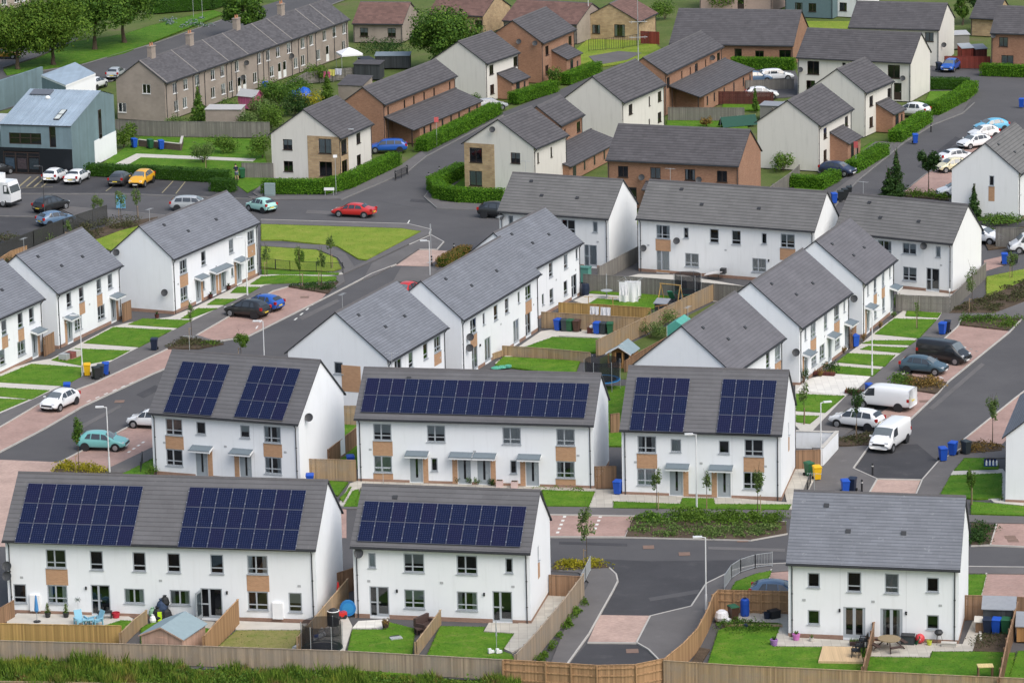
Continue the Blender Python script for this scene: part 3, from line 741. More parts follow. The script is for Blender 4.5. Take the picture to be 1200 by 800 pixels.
semi('L1', 'semi_detached_house', 'slate roofed white house behind the front lawn with the pile of grey blocks', 'house', ROOF_SLATE,
  front=[('W1', 80.8, 350, 'U', 's'), ('W1', 95.5, 345.7, 'U', '+s'), ('W1', 116, 335, 'U', '+s'), ('W1', 129, 328, 'U', 's'), ('DR', 82, 388, 'L', 'l'), ('W2', 92, 383, 'L', 's'), ('W2', 119, 370, 'L', 's'), ('DR', 133, 362, 'L', 'r')], group=GRP)
semi('L0', 'semi_detached_house', 'white house cut by the frame edge behind the lawns near the white hatchback', 'house', ROOF_SLATE,
  front=[('W1', 24, 377, 'U', '+s'), ('W1', 37, 369, 'U', 's'), ('W2', 25.5, 410, 'L', 's'), ('DR', 41, 407, 'L', 'r'), ('W1', 5, 386, 'U', '+'), ('W1', 3, 420, 'L')], group=GRP)
semi('L2', 'terraced_house', 'white terrace with a row of four canopies beside the big green lawn', 'house', ROOF_SLATE,
  front=[('W2', 215, 315, 'U', '+s'), ('W1', 238.6, 304.6, 'U', 's'), ('W1', 271, 290, 'U', 'f'), ('W2', 294, 279, 'U', '+s'), ('W2', 216, 348, 'L', 's-'), ('DR', 232.5, 342, 'L', 'r'), ('WN', 238.5, 338, 'L'), ('DR', 250, 333, 'L', 'r'), ('DR', 262, 328, 'L', 'l'), ('WN', 272.6, 321.6, 'L'), ('DR', 280, 316, 'L', 'l'), ('W2', 294.5, 311, 'L', 's-')],
  dishes=[('L', 193, 343), ('L', 136.6, 296)], group=GRP)
semi('M1', 'semi_detached_house', 'brown roofed white house behind the stepped slate terrace, beside the dark parked car', 'house', ROOF_BROWN, WHITE2,
  front=[('WN', 598.6, 256, 'U'), ('W2', 666, 263, 'U', 'x'), ('WN', 697.4, 267, 'U', 'f'), ('PD', 692, 302, 'L', 'f'), ('W2', 665, 300, 'L')], dishes=[('F', 587, 254)], group=GRP)
semi('M2', 'terraced_house', 'long brown roofed white terrace facing the garden with the white sheets', 'house', ROOF_BROWN, WHITE2,
  front=[('W2', 777, 273, 'U', '+s'), ('WN', 804, 272.4, 'U'), ('W1', 837, 278, 'U', 'x'), ('W1', 862.8, 279.5, 'U', 'x'), ('WN', 895.5, 278.4, 'U'), ('W2', 923, 283, 'U', '+o'), ('PD', 776.8, 309, 'L', 'f-'), ('W2', 810.8, 309, 'L', 'f'), ('W2', 889.6, 315, 'L', 'f')],
  dishes=[('F', 754, 291), ('F', 793, 282.4)], lamps=[('F', 901, 311)], group=GRP)
semi('M3', 'semi_detached_house', 'brown roofed white house whose blank gable faces the planted slope', 'house', ROOF_BROWN, WHITE2,
  front=[('W2', 1036.6, 286, 'U'), ('W2L', 1065.6, 293, 'U', 'o'), ('WN', 1099.4, 296, 'U'), ('W2', 1066, 328.4, 'L', 'o'), ('PD', 1093, 333, 'L', 'x')], dishes=[('F', 1082.4, 288.6)], group=GRP)
r1 = semi('R1', 'detached_house', 'white house whose gable carries one small window above a brick strip, near the lollipop tree', 'house', ROOF_BROWN, WHITE2, left=[('WN', 1162, 212, 'x', 'x')], group=GRP)
_u, _z = r1.hit('L', 1162, 226.5); r1.panel('L', _u, _z - .8, .62, _z + .68)
semi('R2', 'detached_house', 'white house cut by the frame edge next to the stack of blue crates', 'house', ROOF_SLATE, group=GRP)

# ---- the older houses up the hill
def old(key, name, label, wall, roof=ROOF_OLD, frames=FRAME_D, front=(), left=(), right=(), leans=(), group=None, cat='house', dishes=(), chims=(), stone=None, pipes=True):
    h = House(key, name, label, cat, group, wall, roof, frames, False)
    h.roof_build(); h.win('F', front); h.win('L', left); h.win('R', right)
    for a in leans: h.lean(*a[:4], **a[4])
    for c in chims: h.chimney(*c)
    for d in dishes: h.dish(*d)
    if pipes: h.pipe([VO + .12, h.L - VO - .12])
    h.walls(); return h
GO = 'older harled and brick houses up the hill'
q1 = old('Q1', 'flats', 'cream harled flats with a buff stone corner, next to the blue estate car', CREAM,
  front=[('OW', 420, 160, 'U', 'x'), ('OB', 403, 172, 'U', 'x'), ('OW', 420.7, 189, 'L', 'x'), ('OB', 404, 198, 'L', 'x')], left=[('OW', 337, 168, 'U', 'o'), ('OW', 338, 197, 'L', 'x'), ('OB', 381, 174, 'U', 'f'), ('OB', 382, 203, 'L', 'x')], group=GO)
def stone_skin(h, side, u0, u1, z1):
    """a stone facing 2 cm proud of the wall, cut round the openings"""
    b = MB(); hs = h.holes[side]
    us = sorted({u0, u1} | {v for q in hs for v in (q[0], q[0] + q[2]) if u0 < v < u1}); zs = sorted({0, z1} | {v for q in hs for v in (q[1], q[1] + q[3]) if 0 < v < z1})
    for a, c in zip(us, us[1:]):
        for e, f in zip(zs, zs[1:]):
            if any(q[0] < (a + c) / 2 < q[0] + q[2] and q[1] < (e + f) / 2 < q[1] + q[3] for q in hs): continue
            if side == 'F': b.box(a, c, EO - .02, EO + .01, e, f)
            else: b.box(VO - .02, VO + .01, a, c, e, f)
    link('stone_facing', b.mesh('stone_facing', STONE), h.root)
stone_skin(q1, 'L', EO - .02, 4.0, q1.he + .1); stone_skin(q1, 'F', VO, 2.6, q1.he - .15)
old('Q2', 'brick_house', 'orange brick terrace with a long tiled lean-to behind a clipped hedge', BRICK,
  front=[('ON', 454.8, 127, 'U'), ('ON', 474, 119, 'U'), ('ON', 485, 114.4, 'U'), ('ON', 497, 109.5, 'U'), ('ON', 508.7, 104, 'U'), ('ON', 527, 96, 'U')],
  leans=[((450.4, 137), (533.5, 103), 3.6, 1.35, dict(wall=BRICK, roof=ROOF_OLD, open_end=True, wins=[('ON', .07), ('ON', .17), ('ON', .36), ('ON', .5), ('ON', .63), ('ON', .8), ('ON', .93)]))] , group=GO)
pw = [('OD', .35), ('ON', .75)]
old('Q3', 'semi_detached_house', 'cream harled house with a brick porch behind the silver parked car', CREAM, front=[('OW', 576, 84, 'U', 'x'), ('OW', 606, 70, 'U', 'x'), ('OW', 577, 111, 'L', 'x')],
  leans=[((582, 87), (603, 77.5), 2.2, 1.1, dict(wall=BRICK, roof=ROOF_OLD, wins=pw))], group=GO)
old('Q4', 'brick_house', 'orange brick house with a tiled porch beside the railed green', BRICK, front=[('OW', 641, 56, 'U', 'x'), ('OW', 668, 43.6, 'U', 'x'), ('OW', 641, 84, 'L', 'x')],
  leans=[((646, 59), (664, 51), 2.2, 1.1, dict(wall=BRICK, roof=ROOF_OLD, wins=pw))], dishes=[('L', 608, 49), ('L', 627, 51)], group=GO)
q5 = old('Q5', 'flats', 'cream flats with a buff stone bay of two dark windows inside a curved hedge', CREAM, front=[('ON', 630.5, 178, 'U'), ('ON', 646, 171, 'U')], left=[('OB', 557.6, 181.7, 'U', 'x'), ('OB', 557.6, 211, 'L', 'f'), ('OW', 604, 182, 'U', 'o')], dishes=[('L', 577, 152)], group=GO)
stone_skin(q5, 'L', q5.D * .56, q5.D - EO, q5.he + .1)
old('Q5b', 'brick_house', 'orange brick house stepped down behind the cream flats with a tiled lean-to', BRICK, front=[('ON', 662, 150, 'U'), ('OW', 678, 142, 'U', 'x')],
  leans=[((632, 180), (692, 145), 3.6, 1.2, dict(wall=BRICK, roof=ROOF_OLD, zt=2.9, wins=[('OD', .1), ('ON', .3), ('ON', .5), ('ON', .7), ('ON', .9)]))], group=GO)
old('Q6', 'semi_detached_house', 'cream harled house with a large blank gable behind the tall steel mast', CREAM, front=[('OW', 739, 127, 'U', 'x'), ('ON', 761, 116.5, 'U'), ('OW', 773, 110, 'U', 'x'), ('ON', 761, 142, 'L'), ('OW', 773, 138, 'L', 'x')], group=GO)
old('Q7', 'brick_house', 'orange brick terrace with a long lean-to beside the dark red courtyard fence', BRICK, front=[('OW', 783, 92, 'U', 'x'), ('ON', 799, 84, 'U'), ('ON', 809, 79.5, 'U'), ('OW', 816, 75, 'U', 'x'), ('ON', 827, 70, 'U'), ('OW', 842, 62, 'U', 'x')],
  leans=[((783.6, 100.5), (849.3, 68), 3.9, 1.2, dict(wall=BRICK, roof=ROOF_OLD, open_end=True, wins=[('ON', .06), ('ON', .2), ('ON', .4), ('ON', .6), ('ON', .8), ('ON', .94)]))], dishes=[('F', 835, 68)], group=GO)
old('Q8', 'brick_hall', 'wide low orange brick hall with a deep tiled roof behind a clipped hedge', BRICK, front=[('OD', 865, 62, 'L'), ('OW', 890, 62, 'L', 'x'), ('OB', 920, 66, 'L', 'x')], group=GO, cat='hall')
old('Q9', 'brick_house', 'orange brick house with four upper windows in a row above the brown roofed terrace', BRICK, front=[('OW', 730, 195, 'U', 'x'), ('OW', 768, 197, 'U', 'f'), ('OW', 808.5, 199, 'U', 's'), ('OW', 846, 201, 'U', 'x'), ('OD', 741, 226, 'L')],
  leans=[((757, 207), (816, 209.5), 1.6, .6, dict(wall=BRICK, roof=ROOF_OLD, zt=2.9))], dishes=[('F', 752, 208), ('F', 819, 211)], group=GO)
old('Q10', 'semi_detached_house', 'cream harled house with a brick porch behind the dark blue hatchback', CREAM, front=[('OW', 967, 153, 'U', 'x'), ('OW', 992, 138, 'U', 'x'), ('OW', 967, 184, 'L', 'x')],
  leans=[((972, 155), (988, 146), 2.3, 1.2, dict(wall=BRICK, roof=ROOF_OLD, wins=pw))], group=GO)
old('Q11', 'semi_detached_house', 'cream harled house with a brick porch in front of the white crossover car', CREAM, front=[('OW', 1021, 119, 'U', 'x'), ('OW', 1043, 105, 'U', 'x'), ('OW', 1021, 149, 'L', 'x')],
  leans=[((1026, 122), (1041, 113), 2.3, 1.2, dict(wall=BRICK, roof=ROOF_OLD, wins=pw))], group=GO)
old('Q12', 'terraced_house', 'long cream harled terrace whose white gable stands beside the curved corner hedge', CREAM, front=[('OB', 953, 76, 'U', 'x'), ('ON', 989, 75, 'U'), ('OB', 1047.5, 79, 'U', 'x'), ('OW', 950, 100, 'L', 'x'), ('OD', 1052, 107, 'L')], dishes=[('F', 938, 82), ('F', 1058, 92)], group=GO)
old('Q13', 'semi_detached_house', 'cream harled house farther back, beside the blue parked hatchback', CREAM, front=[('OW', 1089, 43, 'U', 'f'), ('OW', 1050, 40, 'U')], dishes=[('R', 1106, 53)], group=GO)
old('Q14', 'brick_house', 'orange brick house cut by the frame edge next to the red garden fence', BRICK, front=[('OW', 1176, 46, 'U', 'f'), ('OB', 1180.5, 71, 'L', 'f')], dishes=[('F', 1164, 42)], group=GO)
tw = [('TW', x, y, 'U') for x, y in ((205, 104), (217.5, 99), (231, 95), (249.5, 87), (260.5, 83), (277.5, 77), (303.4, 66), (314, 62), (325.6, 57), (338.4, 52), (354.5, 46), (364.6, 42), (380, 36), (391.6, 32), (403, 27))]
tw += [('TW', x, y, 'L') for x, y in ((207, 130), (217, 125), (250, 113), (262, 108), (271, 104), (299, 92), (318.6, 84), (346.6, 73), (355, 69), (373, 62), (402.6, 50))]
tw += [('OD', x, y, 'L') for x, y in ((281, 104), (287, 101), (328, 84), (334, 82), (384, 62))]
tt = old('T', 'stone_terrace', 'long pebbledashed terrace with many chimneys along the upper road', PEBBLE, ROOF_TERR, FRAME_W, front=tw, left=[('OW', 171.5, 105, 'U', 'x'), ('OW', 139, 128, 'L', 'x')], pipes=False,
  chims=[(u, 1.0, 1.2) for u in (3.2, 13.0, 25.5, 38.0)], dishes=[('F', 289, 74), ('F', 285, 91), ('F', 342, 66)], group=GO)
tt.pipe([.4, 2.9, 7.2, 8.7, 10.2, 16, 17.3, 18.5, 24.4, 26.0, 27.4, 34, 36, 38.5, 41, 46.5, 50.3])
for _u in (.25, 8.1, 16.2, 21.5, 29.5, 33.8, 42.0, 46.2):
    b = MB(); b.bar((_u, 0, tt.he + .02), (_u, tt.D / 2, tt.hr + .02), .16, .05); link('verge_strip', b.mesh('verge_strip', RIDGE_P), tt.roof)
old('X1', 'bungalow', 'small bungalow with a red tiled roof beside the round broad tree', PEBBLE, ROOF_RED, front=[('OW', 426.5, 36, 'L', 'o'), ('OW', 459, 37, 'L', 'o')], group=GO)
old('X2', 'bungalow', 'bungalow with a long red tiled roof behind the brick house by the green', PEBBLE, ROOF_RED, front=[('OW', 668, 36, 'L')], group=GO)
old('X2b', 'bungalow', 'bungalow with a red tiled roof mostly hidden behind the round broad tree', STONE, ROOF_RED, front=[('OW', 566, 26, 'L', 'x')], group=GO)
old('X3', 'bungalow', 'buff bungalow with a bay window behind the black spear railings', STONE, ROOF_RED, left=[('OW', 698.5, 30, 'L', 's'), ('OB', 726, 33, 'L', 's')], group=GO)
old('X4', 'cabin_block', 'teal clad building with dark windows beyond the brick hall', plain('teal_cladding', (.12, .18, .20), .6), front=[('OW', 936, 6, 'L'), ('OW', 952, 9, 'L', 'x')], group=GO, cat='building')
old('X5', 'white_house', 'white walled house with one dark window beyond the long cream terrace', WHITE2, front=[('OW', 988, 11, 'L', 'x')], group=GO)
old('X6', 'stone_terrace', 'grey stone terrace beyond the big street trees', PEBBLE, ROOF_TERR, FRAME_W, front=[('TW', 5, 5, 'L'), ('TW', 20, 2, 'L'), ('TW', 28, 1, 'L')], group=GO)
old('X7', 'outbuilding', 'low tan outbuilding behind the twin red garden huts', STONE, ROOF_OLD, group=GO, cat='outbuilding')
old('X8', 'pavilion', 'low pavilion with a magenta door beyond the brick hall roof', plain('pink_render', (.48, .35, .30), .9), ROOF_OLD, front=[('OD', 868, 2, 'L')], group=GO, cat='building')

# ---- metal-clad shop
def metal_shop():
    clad = tiles('zinc_cladding', (.165, .235, .265), 30, .45, var=.10, line=.1, rough=.5, spec=.4)
    rf = tiles('zinc_roof', (.30, .37, .44), 30, .45, var=.10, line=.05, rough=.4, spec=.5)
    a, b_ = at(86, 206), at(136.5, 181); dy = (b_ - a).normalized(); dx = Vector((dy.y, -dy.x, 0)); D = (b_ - a).length; L = 8.4; X0 = 12
    mw = Matrix.Identity(4)
    for i, v in enumerate((dx, dy, Vector((0, 0, 1)))):
        for j in range(3): mw[j][i] = v[j]
    mw.translation = a - dx * L
    r = thing('shop_building', 'blue grey metal clad shop with a black shopfront by the car park', 'shop', mw)
    he, hr, hb, yr = 5.55, 7.95, 6.9, D * .70
    b = MB(); t = .06
    hs = [(1.0, 3.35, 4.0 * .95, 1.25), (L - 2.6, 3.1, .75, 2.3)]
    us = sorted({0, L} | {v for q in hs for v in (q[0], q[0] + q[2])}); zs = sorted({2.95, he - t} | {v for q in hs for v in (q[1], q[1] + q[3])})
    for u0, u1 in zip(us, us[1:]):
        for z0, z1 in zip(zs, zs[1:]):
            if any(q[0] < (u0 + u1) / 2 < q[0] + q[2] and q[1] < (z0 + z1) / 2 < q[1] + q[3] for q in hs): continue
            b.face([(u0, 0, z0), (u1, 0, z0), (u1, 0, z1), (u0, 0, z1)], 0)
    for u, z, w, h in hs:
        b.face([(u, .5, z), (u + w, .5, z), (u + w, .5, z + h), (u, .5, z + h)], 1)
        for q in ([(u, 0, z), (u + w, 0, z), (u + w, .5, z), (u, .5, z)], [(u, 0, z + h), (u, .5, z + h), (u + w, .5, z + h), (u + w, 0, z + h)], [(u, 0, z), (u, .5, z), (u, .5, z + h), (u, 0, z + h)], [(u + w, 0, z), (u + w, 0, z + h), (u + w, .5, z + h), (u + w, .5, z)]): b.face(q, 2)
    b.face([(L, 0, 0), (L, D, 0), (L, D, hb - t), (L, yr, hr - t), (L, 0, he - t)], 0)
    b.face([(0, D, 0), (0, 0, 0), (0, 0, he - t), (0, yr, hr - t), (0, D, hb - t)], 0)
    b.face([(L, D, 0), (0, D, 0), (0, D, hb - t), (L, D, hb - t)], 0)
    link('wall', b.mesh('wall', [clad, INSIDE, TRIM]), r)
    b = MB()
    b.face([(-.1, -.12, he), (L + .06, -.12, he), (L + .06, yr, hr), (-.1, yr, hr)], 0); b.face([(L + .06, D + .06, hb), (-.1, D + .06, hb), (-.1, yr, hr), (L + .06, yr, hr)], 0)
    b.face([(-.1, -.12, he - .1), (L + .06, -.12, he - .1), (L + .06, -.12, he), (-.1, -.12, he)], 1)
    th = math.atan2(hr - he, yr); n = int(L / .45)
    for i in range(n + 1):
        x = L * i / n; b.bar((x, -.1, he + .03), (x, yr, hr + .03), .03, .06, 0)
    rfo = link('roof', b.mesh('roof', [rf, TRIM]), r)
    b = MB(); b.box(0, 2.4, 0, 1.3, 0, .12); link('skylight', b.mesh('skylight', plain('rooflight_grey', (.12, .13, .15), .3)), rfo, T(.6, yr - 1.7, he + (yr - 1.7) * math.tan(th) + .08, 0, th))
    b = MB(); b.box(0, .7, 0, 2.5, 0, .1, 0); b.box(.08, .62, .1, 1.15, .1, .12, 1); b.box(.08, .62, 1.35, 2.4, .1, .12, 1)
    link('skylight', b.mesh('rooflight', [DARK, plain('rooflight_pane', (.55, .58, .55), .1, .6)]), rfo, T(L - 2.55, 1.2, he + 1.2 * math.tan(th) + .06, 0, th))
    b = MB(); b.lathe([(.3, 0), (.3, .12), (.2, .28), (0, .33)], 12); link('roof_vent', b.mesh('roof_vent', WTRIM, smooth=40), rfo, T(3.0, yr - 2.3, he + (yr - 2.3) * math.tan(th)))
    for u, z, w, h, n in ((1.0, 3.35, 3.8, 1.25, 3), (L - 2.6, 3.1, .75, 2.3, 1)):
        for i in range(n):
            ww = w / n; f = MB()
            for q in ((0, .07, 0, h), (ww - .07, ww, 0, h), (0, ww, 0, .07), (0, ww, h - .07, h), (0, ww, h * .52, h * .52 + .07)): f.box(q[0], q[1], 0, .06, q[2], q[3])
            o = link('window', f.mesh('window', FRAME_D), r, T(u + i * ww, .06, z)); g = MB(); g.face([(0, .03, 0), (ww, .03, 0), (ww, .03, h), (0, .03, h)]); link('pane', g.mesh('pane', PANE), o)
    # shopfront
    black = plain('black_panel', (.010, .013, .017), .4)
    b = MB(); b.box(-X0, L - .0, -.03, .0, 2.55, 2.95); b.box(L - 3.9, L - .25, -.03, 0, 0, 2.55); b.box(-X0, .2, -.03, 0, 0, 2.55); b.box(L - .25, L, -.03, 0, 0, 2.55)
    sh = link('shopfront', b.mesh('shopfront', black), r)
    b = MB(); b.face([(.2, .6, 0), (L - 3.9, .6, 0), (L - 3.9, .6, 2.55), (.2, .6, 2.55)]); link('interior', b.mesh('interior', INSIDE), sh)
    for i in range(3):
        w = (L - 4.1) / 3; f = MB()
        for q in ((0, .06, 0, 2.4), (w - .06, w, 0, 2.4), (.06, w - .06, 0, .12), (.06, w - .06, 2.3, 2.4), (.06, w - .06, 1.9, 1.96)): f.box(q[0], q[1], 0, .06, q[2], q[3])
        o = link('shop_window', f.mesh('shop_window', FRAME_D), sh, T(.2 + i * w, -.01, .05)); g = MB(); g.face([(0, .03, 0), (w, .03, 0), (w, .03, 2.4), (0, .03, 2.4)]); link('pane', g.mesh('pane', PANE), o)
        g = MB(); g.face([(.15, .1, .5), (w - .2, .1, .5), (w - .2, .1, 1.7), (.15, .1, 1.7)]); link('poster', g.mesh('poster', plain('poster_%d' % i, [(.25, .35, .45), (.35, .22, .22), (.16, .2, .22)][i], .6, var=.8, scale=4)), o)
    # upper side window and white lower wall on the gable
    f = MB(); f.box(0, .05, 0, .8, 0, 3.3); o = link('window', f.mesh('side_window', FRAME_D), r, T(L, D * .62, 2.6)); g = MB(); g.face([(.055, .08, .1), (.055, .72, .1), (.055, .72, 3.2), (.055, .08, 3.2)]); link('pane', g.mesh('pane', PANE), o)
    b = MB(); b.box(L, L + .05, D * .5, D + .04, 0, 2.7); link('rendered_base', b.mesh('rendered_base', WHITE), r)
    # flat wing on the far side of the front and the rear wing
    b = MB(); b.box(-X0, -.1, .0, D * .8, 2.96, he - .9); b.box(-X0, -.1, .12, D * .8, 0, 2.96); link('wing', b.mesh('wing', clad), r)
    b = MB(); b.box(-X0, -.1, -.08, D * .8, he - .9, he - .75); link('wing_roof', b.mesh('wing_roof', plain('pale_roof', (.45, .47, .5), .6)), r)
    # shed-roofed workshop behind
    p = [at(48, 88, 5.4), at(77, 100, 5.4), at(112, 86, 5.9), at(88, 73, 5.9)]
    r2 = thing('workshop', 'workshop with a flat pale blue metal roof and a white end wall behind the shop', 'workshop', Matrix.Translation((p[0].x, p[0].y, 0)))
    q = [v - Vector((p[0].x, p[0].y, 0)) for v in p]
    b = MB(); b.face(q, 0); 
    for v, w in zip(q, q[1:] + q[:1]): b.face([v - Vector((0, 0, .25)), w - Vector((0, 0, .25)), w, v], 1)
    link('roof', b.mesh('roof', [rf, WTRIM]), r2)
    b = MB()
    for i, (v, w) in enumerate(zip(q, q[1:] + q[:1])):
        k = .985; c = sum(q, Vector()) / 4; v2, w2 = c + (v - c) * k, c + (w - c) * k
        b.face([(v2.x, v2.y, 0), (w2.x, w2.y, 0), (w2.x, w2.y, w.z - .2), (v2.x, v2.y, v.z - .2)], 1 if i == 1 else 0)
    link('wall', b.mesh('wall', [clad, WHITE]), r2)
    w0, w1 = at(-30, 140), at(52, 112)
    d = (w1 - w0); ln = d.length; d.normalize()
    b = MB(); b.box(0, ln, 0, .3, 0, 3.6); o = link('yard_wall', b.mesh('yard_wall', clad), None, T(w0.x, w0.y, 0, math.atan2(d.y, d.x))); tag(o, 'tall blue grey ribbed metal yard wall behind the shop', 'wall')
metal_shop()
# ------------------------------------------------------------------ ground
ASPH = ground_mat('asphalt', [(.3, (.082, .080, .083)), (.7, (.108, .105, .108))], .12, 25, .14, patches=((.088, .086, .09), .35, .52, .60, .5))
ASPH_NEW = ground_mat('asphalt_new', [(.3, (.052, .052, .056)), (.7, (.070, .069, .074))], .3, 25, .15, patches=((.10, .098, .098), .6, .58, .7, .4))
FOOT = ground_mat('footway_asphalt', [(.3, (.115, .109, .108)), (.7, (.150, .142, .140))], .25, 30, .12, patches=((.19, .18, .175), .8, .6, .72, .4))
LAWN = ground_mat('lawn_grass', [(.25, (.040, .118, .006)), (.45, (.068, .165, .009)), (.6, (.090, .185, .013)), (.8, (.14, .205, .024))], .8, 7, .34, patches=((.20, .21, .055), 1.4, .54, .74, .45), obj=.16)
LAWN_DRY = ground_mat('lawn_dry', [(.3, (.15, .17, .04)), (.5, (.22, .20, .075)), (.7, (.13, .17, .035))], .6, 10, .25)
MEADOW = ground_mat('open_grass', [(.25, (.12, .20, .018)), (.5, (.18, .245, .028)), (.75, (.25, .275, .05))], .5, 7, .3)
ROUGH = ground_mat('rough_ground', [(.3, (.06, .10, .02)), (.55, (.10, .13, .035)), (.75, (.13, .115, .06))], .2, 6, .3)
SOIL = ground_mat('soil', [(.3, (.055, .040, .028)), (.7, (.11, .08, .055))], 1.2, 12, .35)
PAVE = bricks('block_paving', (.42, .275, .235), (.33, .22, .19), (.37, .26, .22), .2, .1, .008, world=True, big=.2, bump=.2, rough=.9, dirt=(.27, .21, .18))
PAVE_P = bricks('pale_block_paving', (.50, .36, .30), (.40, .28, .24), (.40, .30, .26), .2, .1, .008, world=True, big=.2, bump=.2, rough=.9)
SLAB = bricks('paving_slabs', (.50, .47, .41), (.42, .39, .34), (.30, .28, .25), .6, .6, .012, offset=0, world=True, big=.15, bump=.2, rough=.9)
SLAB_W = bricks('white_slabs', (.70, .68, .63), (.62, .60, .56), (.45, .43, .4), .6, .6, .012, offset=0, world=True, big=.1, bump=.2, rough=.9)
KERB_OLD = plain('kerb_old', (.20, .195, .19), .9, .2, var=.2, scale=1.2)
KERB = plain('kerb_concrete', (.44, .42, .39), .9, .2, var=.15, scale=1.2)
PAINT = plain('road_paint', (.66, .66, .62), .8, .2, var=.25, scale=5)
PAINT_Y = plain('yellow_paint', (.30, .26, .16), .8, .2, var=.3, scale=5)

ZC = {}; LAWNS = []
def slab(name, px, z, mat, kind='structure', label=None, world=False):
    ZC[z] = ZC.get(z, 0) + 1; z = z + ZC[z] * .0006
    P = [at(x, y, z) for x, y in px] if not world else [Vector((*p, z)) for p in px]
    if mat in (LAWN, LAWN_DRY, MEADOW): LAWNS.append((P, z, mat))
    b = MB(); b.prism([(p.x, p.y) for p in P], z - .12, z, 0)
    o = link(name, b.mesh(name, mat)); o['kind'] = kind
    return o
g = MB(); g.face([(-3000, -200, -.12), (3000, -200, -.12), (3000, 5000, -.12), (-3000, 5000, -.12)])
link('ground', g.mesh('ground', ROUGH))['kind'] = 'structure'
b = MB(); b.prism([(p.x, p.y) for p in (at(-120, 770), at(600, 797), at(700, 807), at(745, 806), at(1330, 826), at(1330, 60), at(1150, 70), at(1090, 78), at(1090, 118), at(1040, 180), at(965, 222), at(905, 215), at(905, 265), at(600, 262), at(565, 215), at(480, 195), at(320, 205), at(250, 205), at(100, 190), at(-120, 190))], -.06, 0)
link('road', b.mesh('road', ASPH))['kind'] = 'structure'
def roads():
    S = lambda *a, **k: slab('road', *a, **k)
    S([(440, 235), (470, 193), (492, 178), (585, 133), (650, 108), (700, 86), (748, 66), (765, 74), (690, 110), (640, 130), (562, 178), (510, 215), (520, 250)], .006, ASPH)
    S([(835, 85), (930, 79), (945, 112), (860, 118)], .006, ASPH)
    S([(-40, 62), (0, 74), (8, 88), (31, 85), (96, 75), (181, 50), (262, 22), (330, 0), (350, -14), (440, -14), (300, 38), (130, 95), (-40, 140)], .006, ASPH)
    S([(-40, 56), (40, 42), (85, 36), (92, 46), (42, 67), (4, 79), (-40, 84)], .010, FOOT)
    # shared surfaces and fresh tarmac
    S([(690, 654), (760, 657), (925, 655), (922, 662), (885, 661), (860, 667), (827.5, 683), (810, 709), (762, 720), (704, 720), (718, 692), (724, 680), (722, 672), (712, 663)], .008, ASPH_NEW)
    S([(689, 752), (746, 752), (762, 762), (776, 777), (776, 800), (650, 800), (668, 777)], .008, ASPH_NEW)
    S([(1000, 548), (1018, 522), (1075, 520), (1100, 541), (1081, 561), (1028, 560)], .008, ASPH_NEW)
    S([(-40, 252), (0, 252), (40, 254), (98, 263), (126, 262), (95, 275), (0, 300), (-40, 310)], .008, ASPH_NEW)
    S([(20, 226), (60, 197), (110, 200), (270, 209), (300, 222), (295, 232), (150, 226)], .006, ASPH_NEW)
roads()
for q, m_ in (([(655, 634), (735, 636.5), (735, 639.5), (655, 637)], ASPH_NEW), ([(830, 640), (920, 642.5), (920, 646), (830, 643)], FOOT), ([(1088, 478), (1150, 425), (1154, 427), (1093, 480)], FOOT), ([(160, 462), (182, 451), (190, 455), (168, 466)], ASPH_NEW), ([(350, 372), (395, 350), (398, 353), (354, 375)], FOOT), ([(360, 246), (420, 249), (419, 253), (358, 250)], FOOT), ([(640, 250), (480, 236), (482, 233), (560, 239)], ASPH_NEW), ([(1075, 195), (1120, 160), (1126, 163), (1082, 198)], ASPH_NEW), ([(820, 690), (760, 700), (762, 704), (818, 695)], ASPH), ([(90, 500), (140, 474), (143, 476), (94, 503)], FOOT)): slab('road_patch', q, .011, m_)
